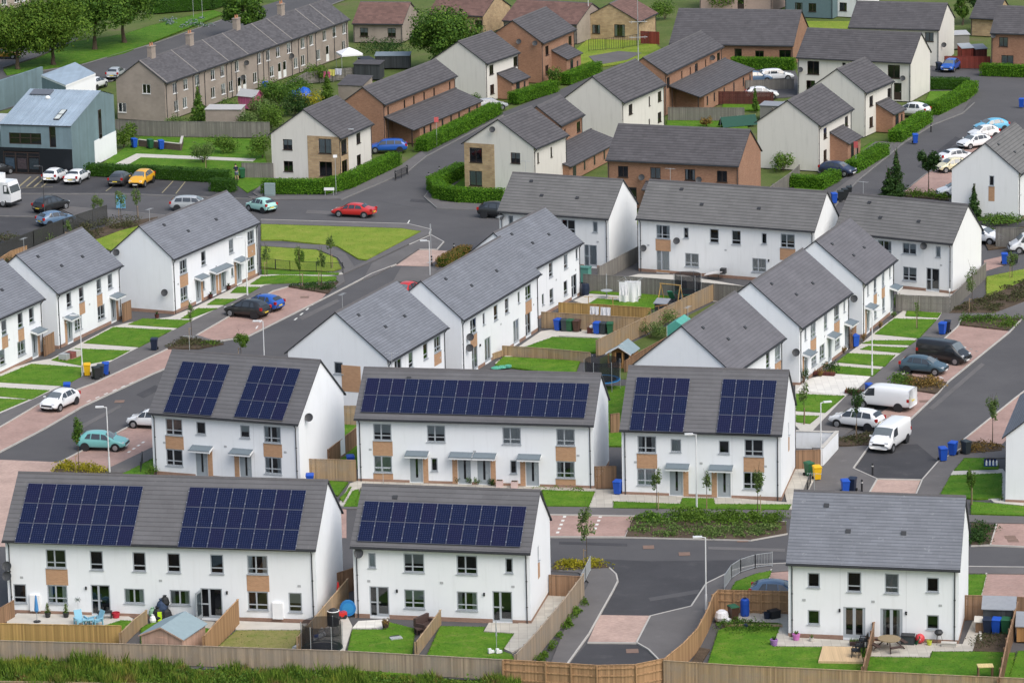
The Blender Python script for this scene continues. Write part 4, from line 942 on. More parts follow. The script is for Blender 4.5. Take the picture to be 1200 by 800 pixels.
def paving():
    S = lambda n, *a, **k: slab(n, *a, **k)
    # left street: block paved strip, bays, turning area
    S('parking_bay', [(-10, 505), (48, 471), (110, 448), (200, 408), (205, 411), (197, 430), (180, 437), (96, 476), (53, 501), (-10, 534)], .02, PAVE)
    S('parking_bay', [(230, 392), (320, 340), (338, 335), (383, 343), (377, 350), (290, 393), (236, 401)], .02, PAVE)
    S('paved_square', [(-30, 537), (65, 541), (120, 549), (60, 556), (20, 640), (-30, 640)], .016, PAVE_P)
    S('parking_bay', [(69, 541), (152, 498), (185, 496), (185, 520), (122, 553)], .02, PAVE)
    S('crossing', [(464, 311), (492, 292), (524, 294), (502, 312)], .02, PAVE_P)
    # front road bays
    S('parking_bay', [(600, 601), (745, 604), (734, 628), (600, 627)], .02, PAVE)
    S('parking_bay', [(380, 595), (406, 596), (406, 630), (380, 628)], .02, PAVE)
    S('parking_bay', [(1168, 613), (1215, 614), (1215, 640), (1160, 638)], .02, PAVE)
    S('driveway', [(1156, 671), (1215, 671), (1215, 702), (1149, 700)], .03, PAVE)
    S('driveway', [(905, 666), (924, 666), (924, 694), (896, 693)], .03, PAVE)
    S('crossing', [(703, 720), (762, 721), (746, 752), (689, 751)], .02, PAVE_P)
    S('crossing', [(1016, 582), (1028, 560), (1079, 561), (1071, 582)], .02, PAVE_P)
    # right street bays
    S('parking_bay', [(1123, 381), (1183, 388), (1108, 448), (1068, 440), (1076, 424)], .02, PAVE)
    S('parking_bay', [(1028, 486), (1072, 456), (1099, 461), (1066, 491), (1040, 500)], .02, PAVE)
    S('parking_bay', [(1128, 515), (1190, 465), (1215, 446), (1215, 480), (1174, 520)], .02, PAVE)
    S('parking_bay', [(1056, 226), (1085, 203), (1108, 190), (1150, 158), (1190, 145), (1200, 170), (1130, 205), (1113, 230)], .02, PAVE)
    S('paved_strip', [(1153, 305), (1175, 300), (1178, 310), (1153, 318)], .02, PAVE)
    # footways
    S('footway', [(-10, 505), (-10, 489), (0, 484), (40, 467), (97, 440), (160, 408), (200, 388), (253, 362), (310, 334), (402, 321), (404, 330), (383, 343), (338, 335), (320, 340), (230, 392), (262, 402), (233, 407), (196, 408), (110, 448), (48, 471)], .09, FOOT)
    S('footway', [(306, 284), (382, 287), (405, 297), (416, 313), (402, 321), (390, 320), (404, 314), (396, 302), (372, 292), (306, 288)], .09, FOOT)
    S('lawn', [(307, 315.5), (388, 319), (398, 319.5), (396, 322), (307, 321)], .13, LAWN)
    S('lawn', [(306, 324), (330, 322), (394, 324), (394, 329), (333, 332), (300, 333)], .128, LAWN)
    S('footway', [(402, 321), (436, 306), (470, 290), (503, 274), (505, 268), (478, 262), (306, 257), (306, 262), (470, 267), (494, 271), (430, 305), (402, 318)], .09, FOOT)
    S('footway', [(470, 313), (502, 312), (512, 316), (498, 330), (460, 330)], .09, FOOT)
    S('footway', [(436, 308), (505, 275), (520, 283), (512, 292), (490, 292), (464, 309), (440, 322), (425, 328)], .085, FOOT)
    S('footway', [(117, 553), (175, 525), (185, 524), (185, 533), (148, 553)], .09, FOOT)
    S('footway', [(360, 585), (636, 593), (930, 597), (1215, 605), (1215, 613), (1138, 611), (930, 606), (640, 602), (360, 594)], .09, FOOT)
    S('footway', [(1132, 663), (1215, 664), (1215, 672), (1132, 671)], .09, FOOT)
    S('footway', [(636, 800), (660, 740), (690, 682), (678, 670), (644, 668), (644, 664), (714, 665), (724, 675), (723, 683), (690, 742), (664, 778), (655, 800)], .09, FOOT)
    S('footway', [(746, 752), (762, 721), (811, 709.5), (828, 683), (861, 667), (886, 661.5), (924, 659), (924, 668), (886, 671), (863, 680), (850, 700), (841, 716), (836, 722), (812, 766), (790, 800), (778, 800), (776, 776), (760, 760)], .09, FOOT)
    S('footway', [(1072, 582), (1081, 561), (1099, 540), (1128, 524), (1180, 524), (1215, 524), (1215, 536), (1131, 536), (1117, 551), (1102, 582)], .09, FOOT)
    S('footway', [(930, 598), (945, 565), (983, 524), (1019, 521), (1000, 548), (1028, 560), (1014, 585), (1010, 600)], .09, FOOT)
    S('footway', [(945, 512), (990, 465), (1020, 441), (1054, 415), (1100, 373), (1104, 366), (1165, 366), (1215, 348), (1215, 360), (1195, 372), (1128, 371), (1123, 381), (1076, 424), (1050, 444), (1028, 470), (1020, 486), (984, 514), (983, 524), (964, 546)], .09, FOOT)
    S('footway', [(962, 236), (1003, 204), (1037, 182), (1050, 167), (1088, 144), (1142, 108), (1128, 132), (1094, 145), (1060, 166), (1006, 210), (985, 232), (975, 246)], .09, FOOT)
    S('footway', [(467, 195), (494, 178), (500, 182), (478, 200), (400, 233), (300, 234), (290, 230), (395, 229)], .08, FOOT)
    S('footway', [(543, 206), (520, 216), (508, 226), (516, 236), (590, 240), (590, 246), (512, 243), (497, 230), (508, 215)], .08, FOOT)
    S('footway', [(60, 240), (200, 252), (290, 252), (290, 258), (200, 262), (110, 262)], .08, FOOT)
    # garden paths and patios
    S('garden_path', [(-10, 489), (-10, 438), (37, 424), (60, 420), (130, 383), (150, 378), (200, 371), (232, 358), (305, 322), (400, 318), (402, 321), (310, 334), (253, 362), (200, 388), (160, 408), (97, 440), (40, 467), (0, 484)], .10, PALE)
    S('garden_path', [(690, 594), (698, 573), (735, 573), (922, 588), (916, 560), (931, 548), (962, 546), (940, 590), (928, 596), (720, 594)], .10, SLAB)
    S('garden_path', [(396, 592), (410, 566), (418, 563), (698, 570), (698, 576), (423, 570), (408, 593)], .10, SLAB)
    S('garden_path', [(932, 498), (932, 448), (968, 438), (980, 424), (1010, 402), (1026, 388), (1061, 362), (1104, 366), (1100, 373), (1054, 415), (1020, 441), (990, 465), (945, 512)], .10, PALE)
    S('paved_garden', [(944, 447), (968, 438), (1020, 441), (1004, 456), (990, 463), (932, 457)], .12, SLAB_W)
    S('garden_path', [(1117, 551), (1175, 549), (1200, 580), (1200, 592), (1165, 588), (1160, 584), (1144, 584), (1174, 556), (1114, 556)], .11, PALE)
    S('garden_path', [(580, 425), (634, 388), (660, 384), (742, 391), (735, 397), (655, 393), (648, 395), (612, 409), (584, 428)], .10, PALE)
    S('patio', [(672, 352), (690, 344), (752, 348), (745, 353), (700, 349), (688, 357)], .11, PALE)
    S('patio', [(276, 737), (278, 727), (360, 730), (354, 737)], .10, PALE)
    S('patio', [(8, 727), (20, 718), (150, 721), (160, 727), (120, 733), (8, 731)], .10, PALE)
    S('patio', [(210, 734), (225, 726), (252, 728), (246, 736)], .10, SLAB)
    S('patio', [(413, 735), (420, 727), (455, 725), (449, 735)], .10, SLAB_W)
    S('patio', [(567, 739), (573, 729), (607, 730), (640, 697), (676, 699), (662, 728), (600, 764), (590, 759), (603, 741)], .10, SLAB)
    S('patio', [(848, 716), (925, 716), (925, 746), (1000, 750), (1128, 754), (1140, 727), (1155, 727), (1142, 762), (1092, 762), (1089, 769), (1018, 768), (1020, 757), (905, 756), (915, 729), (862, 729)], .10, SLAB)
    S('patio', [(355, 775), (371, 744), (402, 712), (413, 733), (400, 775)], .08, PALE)
    # lawns
    for q in ([(-10, 441), (0, 441), (37, 426), (95, 430), (95, 441), (75, 452), (-10, 447)], [(-10, 453), (58, 457), (37, 467.5), (-10, 463)], [(-10, 466), (33, 468), (0, 482), (-10, 486)],
              [(60, 421.7), (88, 408), (152, 410.5), (132, 421), (95, 428)], [(98, 401.7), (133, 383), (202, 386.5), (163, 406.5)], [(150, 380), (167, 373), (225, 375), (208, 384)], [(212, 373), (232, 361), (255, 361), (223, 373)],
              [(242, 357), (253, 350), (278, 350), (263, 357)], [(270, 343), (278, 336), (305, 336), (293, 343)], [(293, 333), (307, 323.5), (390, 327), (333, 331), (305, 333)],
              [(613, 407), (648, 394.5), (725, 397), (702, 413)], [(580, 427.5), (590, 417.5), (680, 422.5), (673, 440)], [(688, 343), (700, 339), (786, 346), (780, 362), (660, 357), (688, 357), (700, 349.5), (745, 353.5), (752, 348)],
              [(635, 573.5), (697, 575.5), (690, 593), (640, 592)], [(398, 583), (404, 578), (410, 570), (412, 570), (402, 588)], [(424, 571), (416, 590), (470, 592), (480, 574)], [(719, 587), (797, 590), (800, 583), (836, 583.5), (838, 590), (927, 590.5), (924, 596.5), (719, 594.5)],
              [(1130, 536.5), (1155, 536.5), (1170, 543), (1170, 549.5), (1118, 551)], [(1114, 556.5), (1174, 554), (1174, 583), (1144, 584), (1102, 579)], [(1138, 587), (1163, 589), (1215, 594), (1215, 604), (1138, 601)],
              [(1134, 672.5), (1156, 672.5), (1149, 700), (1134, 700)], [(857, 690), (862, 681), (885, 672), (904, 668), (896, 691)], [(145, 554), (180, 536.5), (180, 562), (140, 558)],
              [(1063, 364), (1103, 366.5), (1099, 372), (1061, 370)], [(1025, 391), (1048, 373), (1098, 374), (1077, 396)], [(1022, 398.5), (1074, 398.5), (1066, 404), (1010, 402)], [(1008, 409), (1018, 405), (1063, 407), (1055, 413)],
              [(980, 424), (994, 413.6), (1049, 416), (1037, 429)], [(967, 436), (976, 428), (1032, 432.4), (1023, 440.3)], [(933, 461), (990, 463.5), (967, 483), (933, 481)], [(933, 486), (960, 487), (949, 496), (933, 494)],
              [(401, 790), (413, 737), (449, 737), (455, 728), (460, 729.5), (486, 736), (481, 790)], [(490, 790), (516, 733), (568, 734), (566, 740), (602, 742), (588, 762), (600, 766), (610, 790)],
              [(822, 800), (842, 738), (862, 730), (915, 730), (905, 757), (1017, 758), (1017, 800)], [(1012, 800), (1018, 769), (1090, 770), (1093, 763), (1150, 763), (1190, 764), (1180, 810)], [(1180, 800), (1193, 762), (1215, 762), (1215, 810)],
              [(5, 752), (8, 732), (118, 734), (142, 726), (165, 728), (140, 752)], [(236, 775), (238, 735), (246, 736), (260, 737), (262, 745)], [(165, 735), (180, 728), (212, 733), (200, 775), (165, 770)]):
        S('lawn', q, .13, LAWN)
    for q in ([(386, 563), (408, 564.5), (396, 580), (386, 577)], [(420, 572.5), (424, 593), (403, 593), (413, 575)], [(398, 497), (421, 498), (421, 548), (386, 546)], [(700, 452), (737, 452), (737, 522), (704, 522)]): S('lawn', q, .12, LAWN)
    S('yard', [(703, 420), (836, 355), (866, 353), (800, 402), (735, 444), (703, 444)], .04, ROUGH)
    S('gravel', [(690, 341), (703, 331), (748, 321), (800, 322), (900, 340), (880, 357), (790, 348)], .05, PALE)
    S('gravel', [(1050, 364), (1052, 338), (1120, 344), (1112, 367)], .05, PALE)
    S('lawn', [(250, 775), (256, 757), (277, 738), (353, 738), (335, 778)], .13, LAWN_DRY)
    # open greens
    S('green', [(306, 262.5), (470, 267.5), (493, 271), (430, 304.5), (420, 303), (395, 288), (330, 281), (306, 281)], .11, MEADOW)
    S('green', [(306, 288.5), (370, 292.5), (394, 302.5), (400, 314), (388, 318), (340, 316), (306, 314)], .11, MEADOW)
    S('green', [(100, 284), (157, 264), (185, 258), (215, 262), (170, 290), (140, 296)], .11, MEADOW)
    S('green', [(1156, 324), (1215, 312), (1215, 324), (1156, 350)], .11, MEADOW)
    S('green', [(640, 88), (690, 45), (760, 44), (778, 60), (755, 70), (690, 80), (660, 96)], .05, MEADOW)
    S('footway', [(690, 66), (725, 60), (752, 62), (735, 70), (700, 76)], .09, FOOT)
    S('green', [(928, 25), (1006, 25), (1004, 34), (935, 34)], .05, MEADOW)
    S('verge', [(4, 82), (42, 69.5), (83, 50), (146, 40), (177, 30), (250, 12), (262, 16), (181, 48), (146, 62), (96, 74), (31, 84), (8, 88)], .10, LAWN)
    S('lawn', [(105, 202), (165, 160), (305, 163), (318, 210), (290, 226), (270, 211)], .06, LAWN)
    S('garden_path', [(135, 192), (160, 180), (300, 186), (296, 189), (165, 184), (148, 194)], .10, PALE)
    S('garden_path', [(296, 226), (312, 210), (318, 210), (306, 232)], .10, FOOT)
    S('lawn', [(1077, 132), (1090, 107), (1140, 106), (1097, 133)], .06, LAWN)
    S('lawn', [(925, 222), (962, 213), (975, 216), (956, 228)], .06, LAWN)
    S('lawn', [(520, 228), (545, 207), (590, 215), (590, 234)], .06, LAWN)
    S('lawn', [(1000, 203), (1040, 180), (1048, 168), (1022, 166), (1000, 180)], .05, LAWN)
    S('driveway', [(1000, 184), (1026, 166), (1054, 166), (1036, 182), (1004, 204), (964, 206), (958, 200)], .07, FOOT)
    S('lawn', [(848, 121), (905, 122), (905, 128), (845, 130)], .06, LAWN)
    S('lawn', [(782, 141), (872, 142), (880, 156), (780, 156)], .06, LAWN)
    # planting beds
    for q in ([(743, 604.5), (921, 611), (922, 624), (880, 631.5), (733, 628)], [(1138, 612), (1167, 614), (1160, 637), (1138, 638)], [(1045, 444), (1060, 438), (1110, 447.5), (1098, 460.5), (1050, 453)], [(982, 514), (1020, 505.5), (1019, 521), (983, 521)],
              [(1125, 531), (1128, 516), (1174, 520), (1174, 527)], [(1128, 371.5), (1197, 373), (1180, 386), (1125, 380)], [(648, 667), (650, 658), (700, 655), (714, 664)], [(62, 553), (68, 543), (126, 550), (118, 556)],
              [(196, 407.5), (215, 395), (262, 402), (233, 407.5)], [(337, 335), (397, 330), (384, 343)], [(1112, 366), (1115, 360), (1156, 348), (1215, 322), (1215, 347), (1165, 366)], [(-10, 305), (0, 302), (100, 272), (135, 262), (185, 254), (178, 260), (140, 270), (60, 300), (20, 320), (-10, 330)],
              [(806, 782), (820, 758), (832, 760), (818, 782)], [(842, 741), (850, 727), (912, 729), (905, 741)], [(1140, 762), (1146, 742), (1180, 742), (1178, 764)], [(1060, 224), (1112, 228), (1112, 234), (1058, 229)], [(1150, 275), (1200, 265), (1215, 285), (1158, 292)]):
        S('planting_bed', q, .14, SOIL)
paving()
def kerb(px, z0=0.0, h=.115, w=.11):
    P = [at(x, y, .1) for x, y in px]; b = MB()
    for p, q in zip(P, P[1:]):
        d = (q - p).normalized() * .03
        b.bar(Vector((p.x, p.y, h / 2 + z0)) - d, Vector((q.x, q.y, h / 2 + z0)) + d, w, h)
    o = link('kerb', b.mesh('kerb', KERB if min(y for x, y in px) > 256 else KERB_OLD)); o['kind'] = 'structure'
for q in ([(-10, 505.5), (48, 471.5), (110, 448.5), (196, 408.5)], [(-10, 534), (53, 501), (96, 476), (180, 437), (197, 430), (206, 410)], [(230, 392.5), (320, 340.5), (338, 335.5)], [(236, 402), (290, 394), (377, 350.5), (436, 320), (464, 309.5)],
          [(492, 292), (512, 292), (520, 283), (505, 275), (480, 286)], [(306, 257), (478, 262), (505, 268.5), (503, 274)], [(69, 541.5), (152, 498.5)], [(600, 628), (734, 628.5), (880, 632), (922, 624.5)], [(600, 601.5), (745, 604), (921, 610.5)], [(745, 604), (733, 628)],
          [(714, 664.5), (722, 672), (724, 680), (718, 692), (690, 742), (664, 778)], [(689, 752), (746, 752.5)], [(746, 752), (762, 721), (810, 709.5), (827.5, 683), (860, 667), (885, 661), (924, 659)], [(746, 752), (760, 760), (776, 776)], [(1132, 663), (1215, 664)], [(1138, 638.5), (1160, 638), (1215, 640.5)], [(1168, 613.5), (1160, 638)],
          [(1072, 582), (1081, 561), (1099, 540.5), (1128, 524)], [(1014, 585), (1028, 560.5), (1000, 548), (1019, 521.5)], [(1028, 560.5), (1080, 561.5)], [(1066, 491.5), (1098, 461), (1110, 447.5), (1183, 388.5), (1197, 373.5)], [(1028, 470), (1050, 444), (1076, 424), (1123, 381.5), (1128, 371)], [(1128, 515.5), (1190, 465.5), (1215, 446.5)],
          [(975, 246), (985, 232.5), (1006, 210.5), (1060, 166.5), (1094, 145.5), (1128, 132.5), (1142, 120)], [(1056, 226.5), (1085, 203.5), (1108, 190.5), (1150, 158)], [(590, 246.5), (512, 243.5), (497, 230.5), (508, 215.5), (562, 180), (640, 131)], [(400, 233.5), (478, 200.5), (500, 182.5), (590, 135)], [(60, 240.5), (200, 252.5), (290, 252.5)],
          [(1156, 671), (1149, 700)], [(904, 666.5), (896, 692)], [(20, 226.5), (150, 227), (295, 232.5)], [(-40, 252), (40, 253.5), (98, 262)], [(130, 95), (300, 38), (440, -14)], [(700, 190), (600, 300)][:0] or [(31, 85.5), (96, 75.5), (181, 50.5), (262, 22.5)]):
    kerb(q)
def marks():
    b = MB()
    def dash(p, q, n, w, z=.026, duty=.45):
        A, B = at(*p, z), at(*q, z); L = B - A
        s = L.normalized().cross(Vector((0, 0, 1))) * w / 2
        for i in range(n):
            u, v = A + L * (i / n), A + L * ((i + duty) / n); b.face([u - s, v - s, v + s, u + s][::-1])
    for x0, x1 in ((662, 652), (704, 694)): dash((x0, 604), (x1, 627), 5, .22)
    dash((214, 423), (96, 473), 12, .14); dash((150, 530), (172, 515), 4, .2); dash((300, 385), (322, 350), 5, .14); dash((345, 375), (372, 352), 4, .16)
    dash((1105, 443), (1075, 427), 4, .2); dash((1146, 412), (1112, 400), 5, .2)
    dash((480, 258), (470, 275), 1, .12, .012, 1)
    o = link('road_marking', b.mesh('road_marking', PAINT)); o['kind'] = 'structure'
    b = MB()
    for k in range(4): 
        A, B = at(22 + k * 9, 219, .014), at(36 + k * 9, 207, .014); s = (B - A).normalized().cross(Vector((0, 0, 1))) * .1; b.face([A - s, B - s, B + s, A + s][::-1])
    for (p, q) in (((14, 221), (62, 219)), ((100, 208), (116, 200)), ((124, 224), (138, 214)), ((190, 226), (203, 212)), ((206, 227), (217, 213))):
        A, B = at(*p, .014), at(*q, .014); s = (B - A).normalized().cross(Vector((0, 0, 1))) * .06; b.face([A - s, B - s, B + s, A + s][::-1])
    o = link('bay_marking', b.mesh('bay_marking', PAINT_Y)); o['kind'] = 'structure'
    # manhole and gully covers
    b = MB()
    for x, y in ((760, 640.5), (802, 648.5), (870, 632.5), (741, 762), (1187, 633), (1184, 629), (205, 482), (140, 470), (1083, 470), (357, 348)):
        p = at(x, y, .03); b.box(p.x - .4, p.x + .4, p.y - .4, p.y + .4, .012, .03)
    o = link('manhole_covers', b.mesh('manhole_covers', plain('rusty_iron', (.20, .13, .10), .8, var=.3))); o['kind'] = 'structure'
marks()
# ------------------------------------------------------------------ vehicles
RUBBER = plain('tyre_rubber', (.018, .018, .019), .85, .2)
RIM = plain('alloy', (.38, .39, .41), .35, .5, .7)
CGLASS = plain('car_glass', (.035, .042, .05), .04, 1.0, var=.05)
WGLASS = plain('windscreen_glass', (.13, .15, .16), .05, 1.0, var=.25, scale=2)  # reflected sky put into the base colour, so paler than the side windows
LENS = plain('headlamp_lens', (.62, .64, .66), .12, .6)
REDL = plain('tail_lamp', (.40, .015, .012), .2, .5)
PLATE_W = plain('number_plate_white', (.72, .72, .70), .5); PLATE_Y = plain('number_plate_yellow', (.72, .55, .06), .5)
def paint(name, c):
    if 'paint_' + name in MATS: return MATS['paint_' + name]
    t = NT('paint_' + name); t.b.inputs['Base Color'].default_value = (*c, 1)
    t.b.inputs['Coat Weight'].default_value = .7; t.b.inputs['Coat Roughness'].default_value = .06
    co = t.coord('Object'); t.l(t.ramp(t.noise(co, 1.5, 5), [(.3, (.34,) * 3), (.7, (.48,) * 3)]), t.b.inputs['Roughness'])
    MATS['paint_' + name] = t.m; return t.m
PA = {k: paint(k, c) for k, c in dict(white=(.74, .75, .76), black=(.012, .013, .015), navy=(.02, .032, .075), blue=(.012, .09, .40), teal=(.16, .44, .43), mint=(.36, .62, .56), grey=(.05, .054, .06), silver=(.36, .38, .40),
    red=(.52, .018, .014), yellow=(.70, .36, .015), cream=(.66, .60, .40), sky=(.12, .42, .62), petrol=(.045, .085, .115), steelblue=(.10, .17, .27), amber=(.45, .25, .03)).items()}
H_ = [(0, .44, .70, .73, .72, .60), (.04, .32, .88, .92, .82, .68), (.16, .24, .98, 1.08, .86, .66), (.55, .21, .99, 1.38, .88, .58), (1.15, .20, .97, 1.49, .89, .57), (1.85, .20, .94, 1.50, .89, .57), (2.35, .20, .92, 1.41, .89, .57),
      (3.15, .20, .90, .93, .86, .72), (3.6, .23, .82, .85, .84, .70), (3.9, .28, .68, .71, .76, .62), (4.0, .40, .54, .56, .66, .5)]
KINDS = {
 'hatch': dict(S=H_, rear=(.20, .53), ws=(2.38, 3.12), side=[(.72, 1.18, .95, 1.2), (1.26, 2.0, 1.28, 1.95), (2.08, 2.88, 2.03, 2.36)], wh=(.74, 3.22), r=.315),
 'saloon': dict(S=[(0, .42, .76, .79, .7, .6), (.07, .30, .92, .95, .82, .7), (.7, .21, .95, .98, .88, .72), (1.25, .20, .95, 1.35, .9, .6), (1.9, .20, .93, 1.43, .9, .6), (2.5, .20, .92, 1.42, .9, .6), (2.85, .20, .90, 1.35, .9, .6), (3.6, .20, .88, .91, .88, .74), (4.15, .23, .8, .83, .85, .7), (4.5, .28, .66, .69, .76, .62), (4.6, .40, .54, .56, .66, .5)],
               rear=(.73, 1.23), ws=(2.87, 3.58), side=[(1.1, 1.85, 1.3, 1.85), (1.93, 2.6, 1.93, 2.52), (2.68, 3.38, 2.6, 2.88)], wh=(.86, 3.66), r=.33),
 'estate': dict(S=[(0, .42, .74, .78, .72, .62), (.05, .30, .90, .95, .82, .7), (.18, .22, .97, 1.1, .86, .66), (.5, .20, .97, 1.43, .88, .62), (1.4, .20, .96, 1.52, .89, .62), (2.4, .20, .94, 1.5, .89, .62), (2.85, .20, .92, 1.42, .89, .62), (3.55, .20, .90, .94, .87, .73), (4.1, .23, .82, .85, .85, .7), (4.4, .28, .68, .71, .77, .62), (4.5, .4, .55, .57, .66, .5)],
               rear=(.2, .48), ws=(2.87, 3.52), side=[(.55, 1.35, .7, 1.35), (1.43, 2.3, 1.43, 2.26), (2.38, 3.3, 2.33, 2.85)], wh=(.82, 3.6), r=.33),
 'van': dict(S=[(0, .38, 1.02, 1.88, .90, .80), (.05, .30, 1.08, 1.93, .94, .84), (1.5, .26, 1.1, 1.97, .95, .85), (3.3, .26, 1.1, 1.95, .95, .84), (3.62, .26, 1.08, 1.84, .95, .80), (4.30, .26, 1.05, 1.10, .93, .80), (4.72, .28, .9, .93, .88, .74), (4.9, .38, .62, .65, .8, .66)],
             rear=None, ws=(3.64, 4.27), side=[(3.02, 4.0, 3.02, 3.58)], wh=(.95, 4.05), r=.34),
}
def scaled(base, kx, kz, kw):
    d = dict(KINDS[base]); d['S'] = [(a * kx, b_ * (1 if kz < 1.05 else 1.35), c * kz, e * kz, f * kw, g_ * kw) for a, b_, c, e, f, g_ in d['S']]
    d['rear'] = d['rear'] and tuple(v * kx for v in d['rear']); d['ws'] = tuple(v * kx for v in d['ws']); d['side'] = [tuple(v * kx for v in q) for q in d['side']]; d['wh'] = tuple(v * kx for v in d['wh']); return d
KINDS['suv'] = scaled('hatch', 1.07, 1.11, 1.04); KINDS['suv']['r'] = .36
KINDS['small'] = scaled('hatch', .88, 1.01, .94)
KINDS['vanS'] = scaled('van', .93, .97, .97)
KINDS['mpv'] = scaled('estate', .98, 1.07, 1.02)
def rounded(me):
    o = bpy.data.objects.new('tmp', me); COL.objects.link(o); o.modifiers.new('s', 'SUBSURF').levels = 1
    r = bpy.data.meshes.new_from_object(o.evaluated_get(bpy.context.evaluated_depsgraph_get())); bpy.data.objects.remove(o)
    r.name = me.name; r.shade_smooth(); return r
def car_meshes(kind, pm):
    K = KINDS[kind]; S = K['S']; L = S[-1][0]
    def ring(s):
        x, zb, zt, zr, w, wr = s; cab = zr - zt > .12
        return [(x, w * .80, zb), (x, w * .97, zb + .10), (x, w, (zb + zt) / 2 + .06), (x, w * .965, zt), (x, wr, zr - (.05 if cab else .012)), (x, wr * .55, zr - .006), (x, 0, zr)]
    def interp(x):
        for a, c in zip(S, S[1:]):
            if a[0] <= x <= c[0]:
                t = (x - a[0]) / (c[0] - a[0]); return tuple(p + (q - p) * t for p, q in zip(a, c))
        return S[-1]
    R = [[Vector(p) for p in ring(s)] for s in S]; fl = lambda p: Vector((p[0], -p[1], p[2]))
    b = MB()
    for A, C in zip(R, R[1:]):
        for j in range(6):
            b.face([A[j], A[j + 1], C[j + 1], C[j]], 1 if j == 0 else 0); b.face([fl(A[j + 1]), fl(A[j]), fl(C[j]), fl(C[j + 1])], 1 if j == 0 else 0)
        b.face([A[0], C[0], fl(C[0]), fl(A[0])], 1)
    for A, r in ((R[0], 0), (R[-1], 1)):
        for j in range(6):
            q = [A[j], A[j + 1], fl(A[j + 1]), fl(A[j])] if j < 5 else [A[5], A[6], fl(A[5])]
            b.face(q[::-1] if r else q, 0)
    out = {'body': rounded(b.mesh('body', [pm, DARK], weld=True))}
    rr = K['r']
    # wheel arches and sills sit just proud of the body
    b = MB()
    for x in K['wh']:
        w = interp(x)[4] * 1.004; b = MB(); b.cyl((0, w - .25, 0), (0, w, 0), rr + .055, n=16); out['arch%d' % (x > L / 2)] = b.mesh('wheel_arch', DARK)
    x0, x1 = S[1][0], S[-2][0]
    b = MB(); b.cyl((0, -.1, 0), (0, .1, 0), rr, n=18); out['tyre'] = b.mesh('tyre', RUBBER)
    b = MB(); b.cyl((0, .095, 0), (0, .108, 0), rr * .66, rr * .62, n=14); b.cyl((0, -.108, 0), (0, -.095, 0), rr * .62, rr * .66, n=14); out['rim'] = b.mesh('rim', RIM)
    def slanted(xa, xb):
        A, C = [Vector(p) for p in ring(interp(xa))], [Vector(p) for p in ring(interp(xb))]
        def row(Q, k):
            pts = [Q[4], Q[5], Q[6], fl(Q[5]), fl(Q[4])]; return [Vector((p.x, p.y * k, p.z)) for p in pts]
        up = Vector((.012 if xb > L / 2 else -.012, 0, .012)); g = MB()
        r0, r1 = row(A, .93), row(C, .93)
        for i in range(4): g.face([p + up for p in ([r0[i], r0[i + 1], r1[i + 1], r1[i]] if True else [])])
        return g
    out['windscreen'] = slanted(*K['ws']).mesh('windscreen', WGLASS)
    if K['rear']: out['rear_window'] = slanted(*K['rear']).mesh('rear_window', CGLASS)
    for sg, nm in ((1, 'sideL'), (-1, 'sideR')):
        g = MB()
        for a, c, e, f in K['side']:
            lo = lambda x, t: Vector(ring(interp(x))[3]).lerp(Vector(ring(interp(x))[4]), t)
            q = [lo(a, .10), lo(c, .10), lo(f, .88), lo(e, .88)]
            q = [Vector((p.x, sg * (p.y + .012), p.z)) for p in q]; g.face(q if sg < 0 else q[::-1])
        out[nm] = g.mesh('side_window', CGLASS)
    xn = L - .34; sN = interp(xn); b = MB(); b.box(-.16, .20, -.16, .14, -.055, .055); out['headlight'] = b.mesh('headlight', LENS); out['_h'] = (xn + .02, sN[4] * .80, sN[2] - .10)
    xr = .12; sR = interp(xr); b = MB(); b.box(-.09, .12, -.1, .09, -.13, .13); out['tail_light'] = b.mesh('tail_light', REDL); out['_t'] = (xr - .02, sR[4] * .88, sR[2] - .05 if kind[:3] != 'van' else 1.0)
    for nm, mt in (('plate_front', PLATE_W), ('plate_rear', PLATE_Y)):
        b = MB(); b.box(-.01, .01, -.26, .26, -.055, .055); out[nm] = b.mesh('number_plate', mt)
    b = MB(); b.box(-.06, .06, 0, .17, -.06, .06); out['mirror'] = b.mesh('mirror', pm)
    b = MB(); b.box(-.03, .05, -.5, .5, -.07, .05); out['grille'] = b.mesh('grille', DARK)
    return out
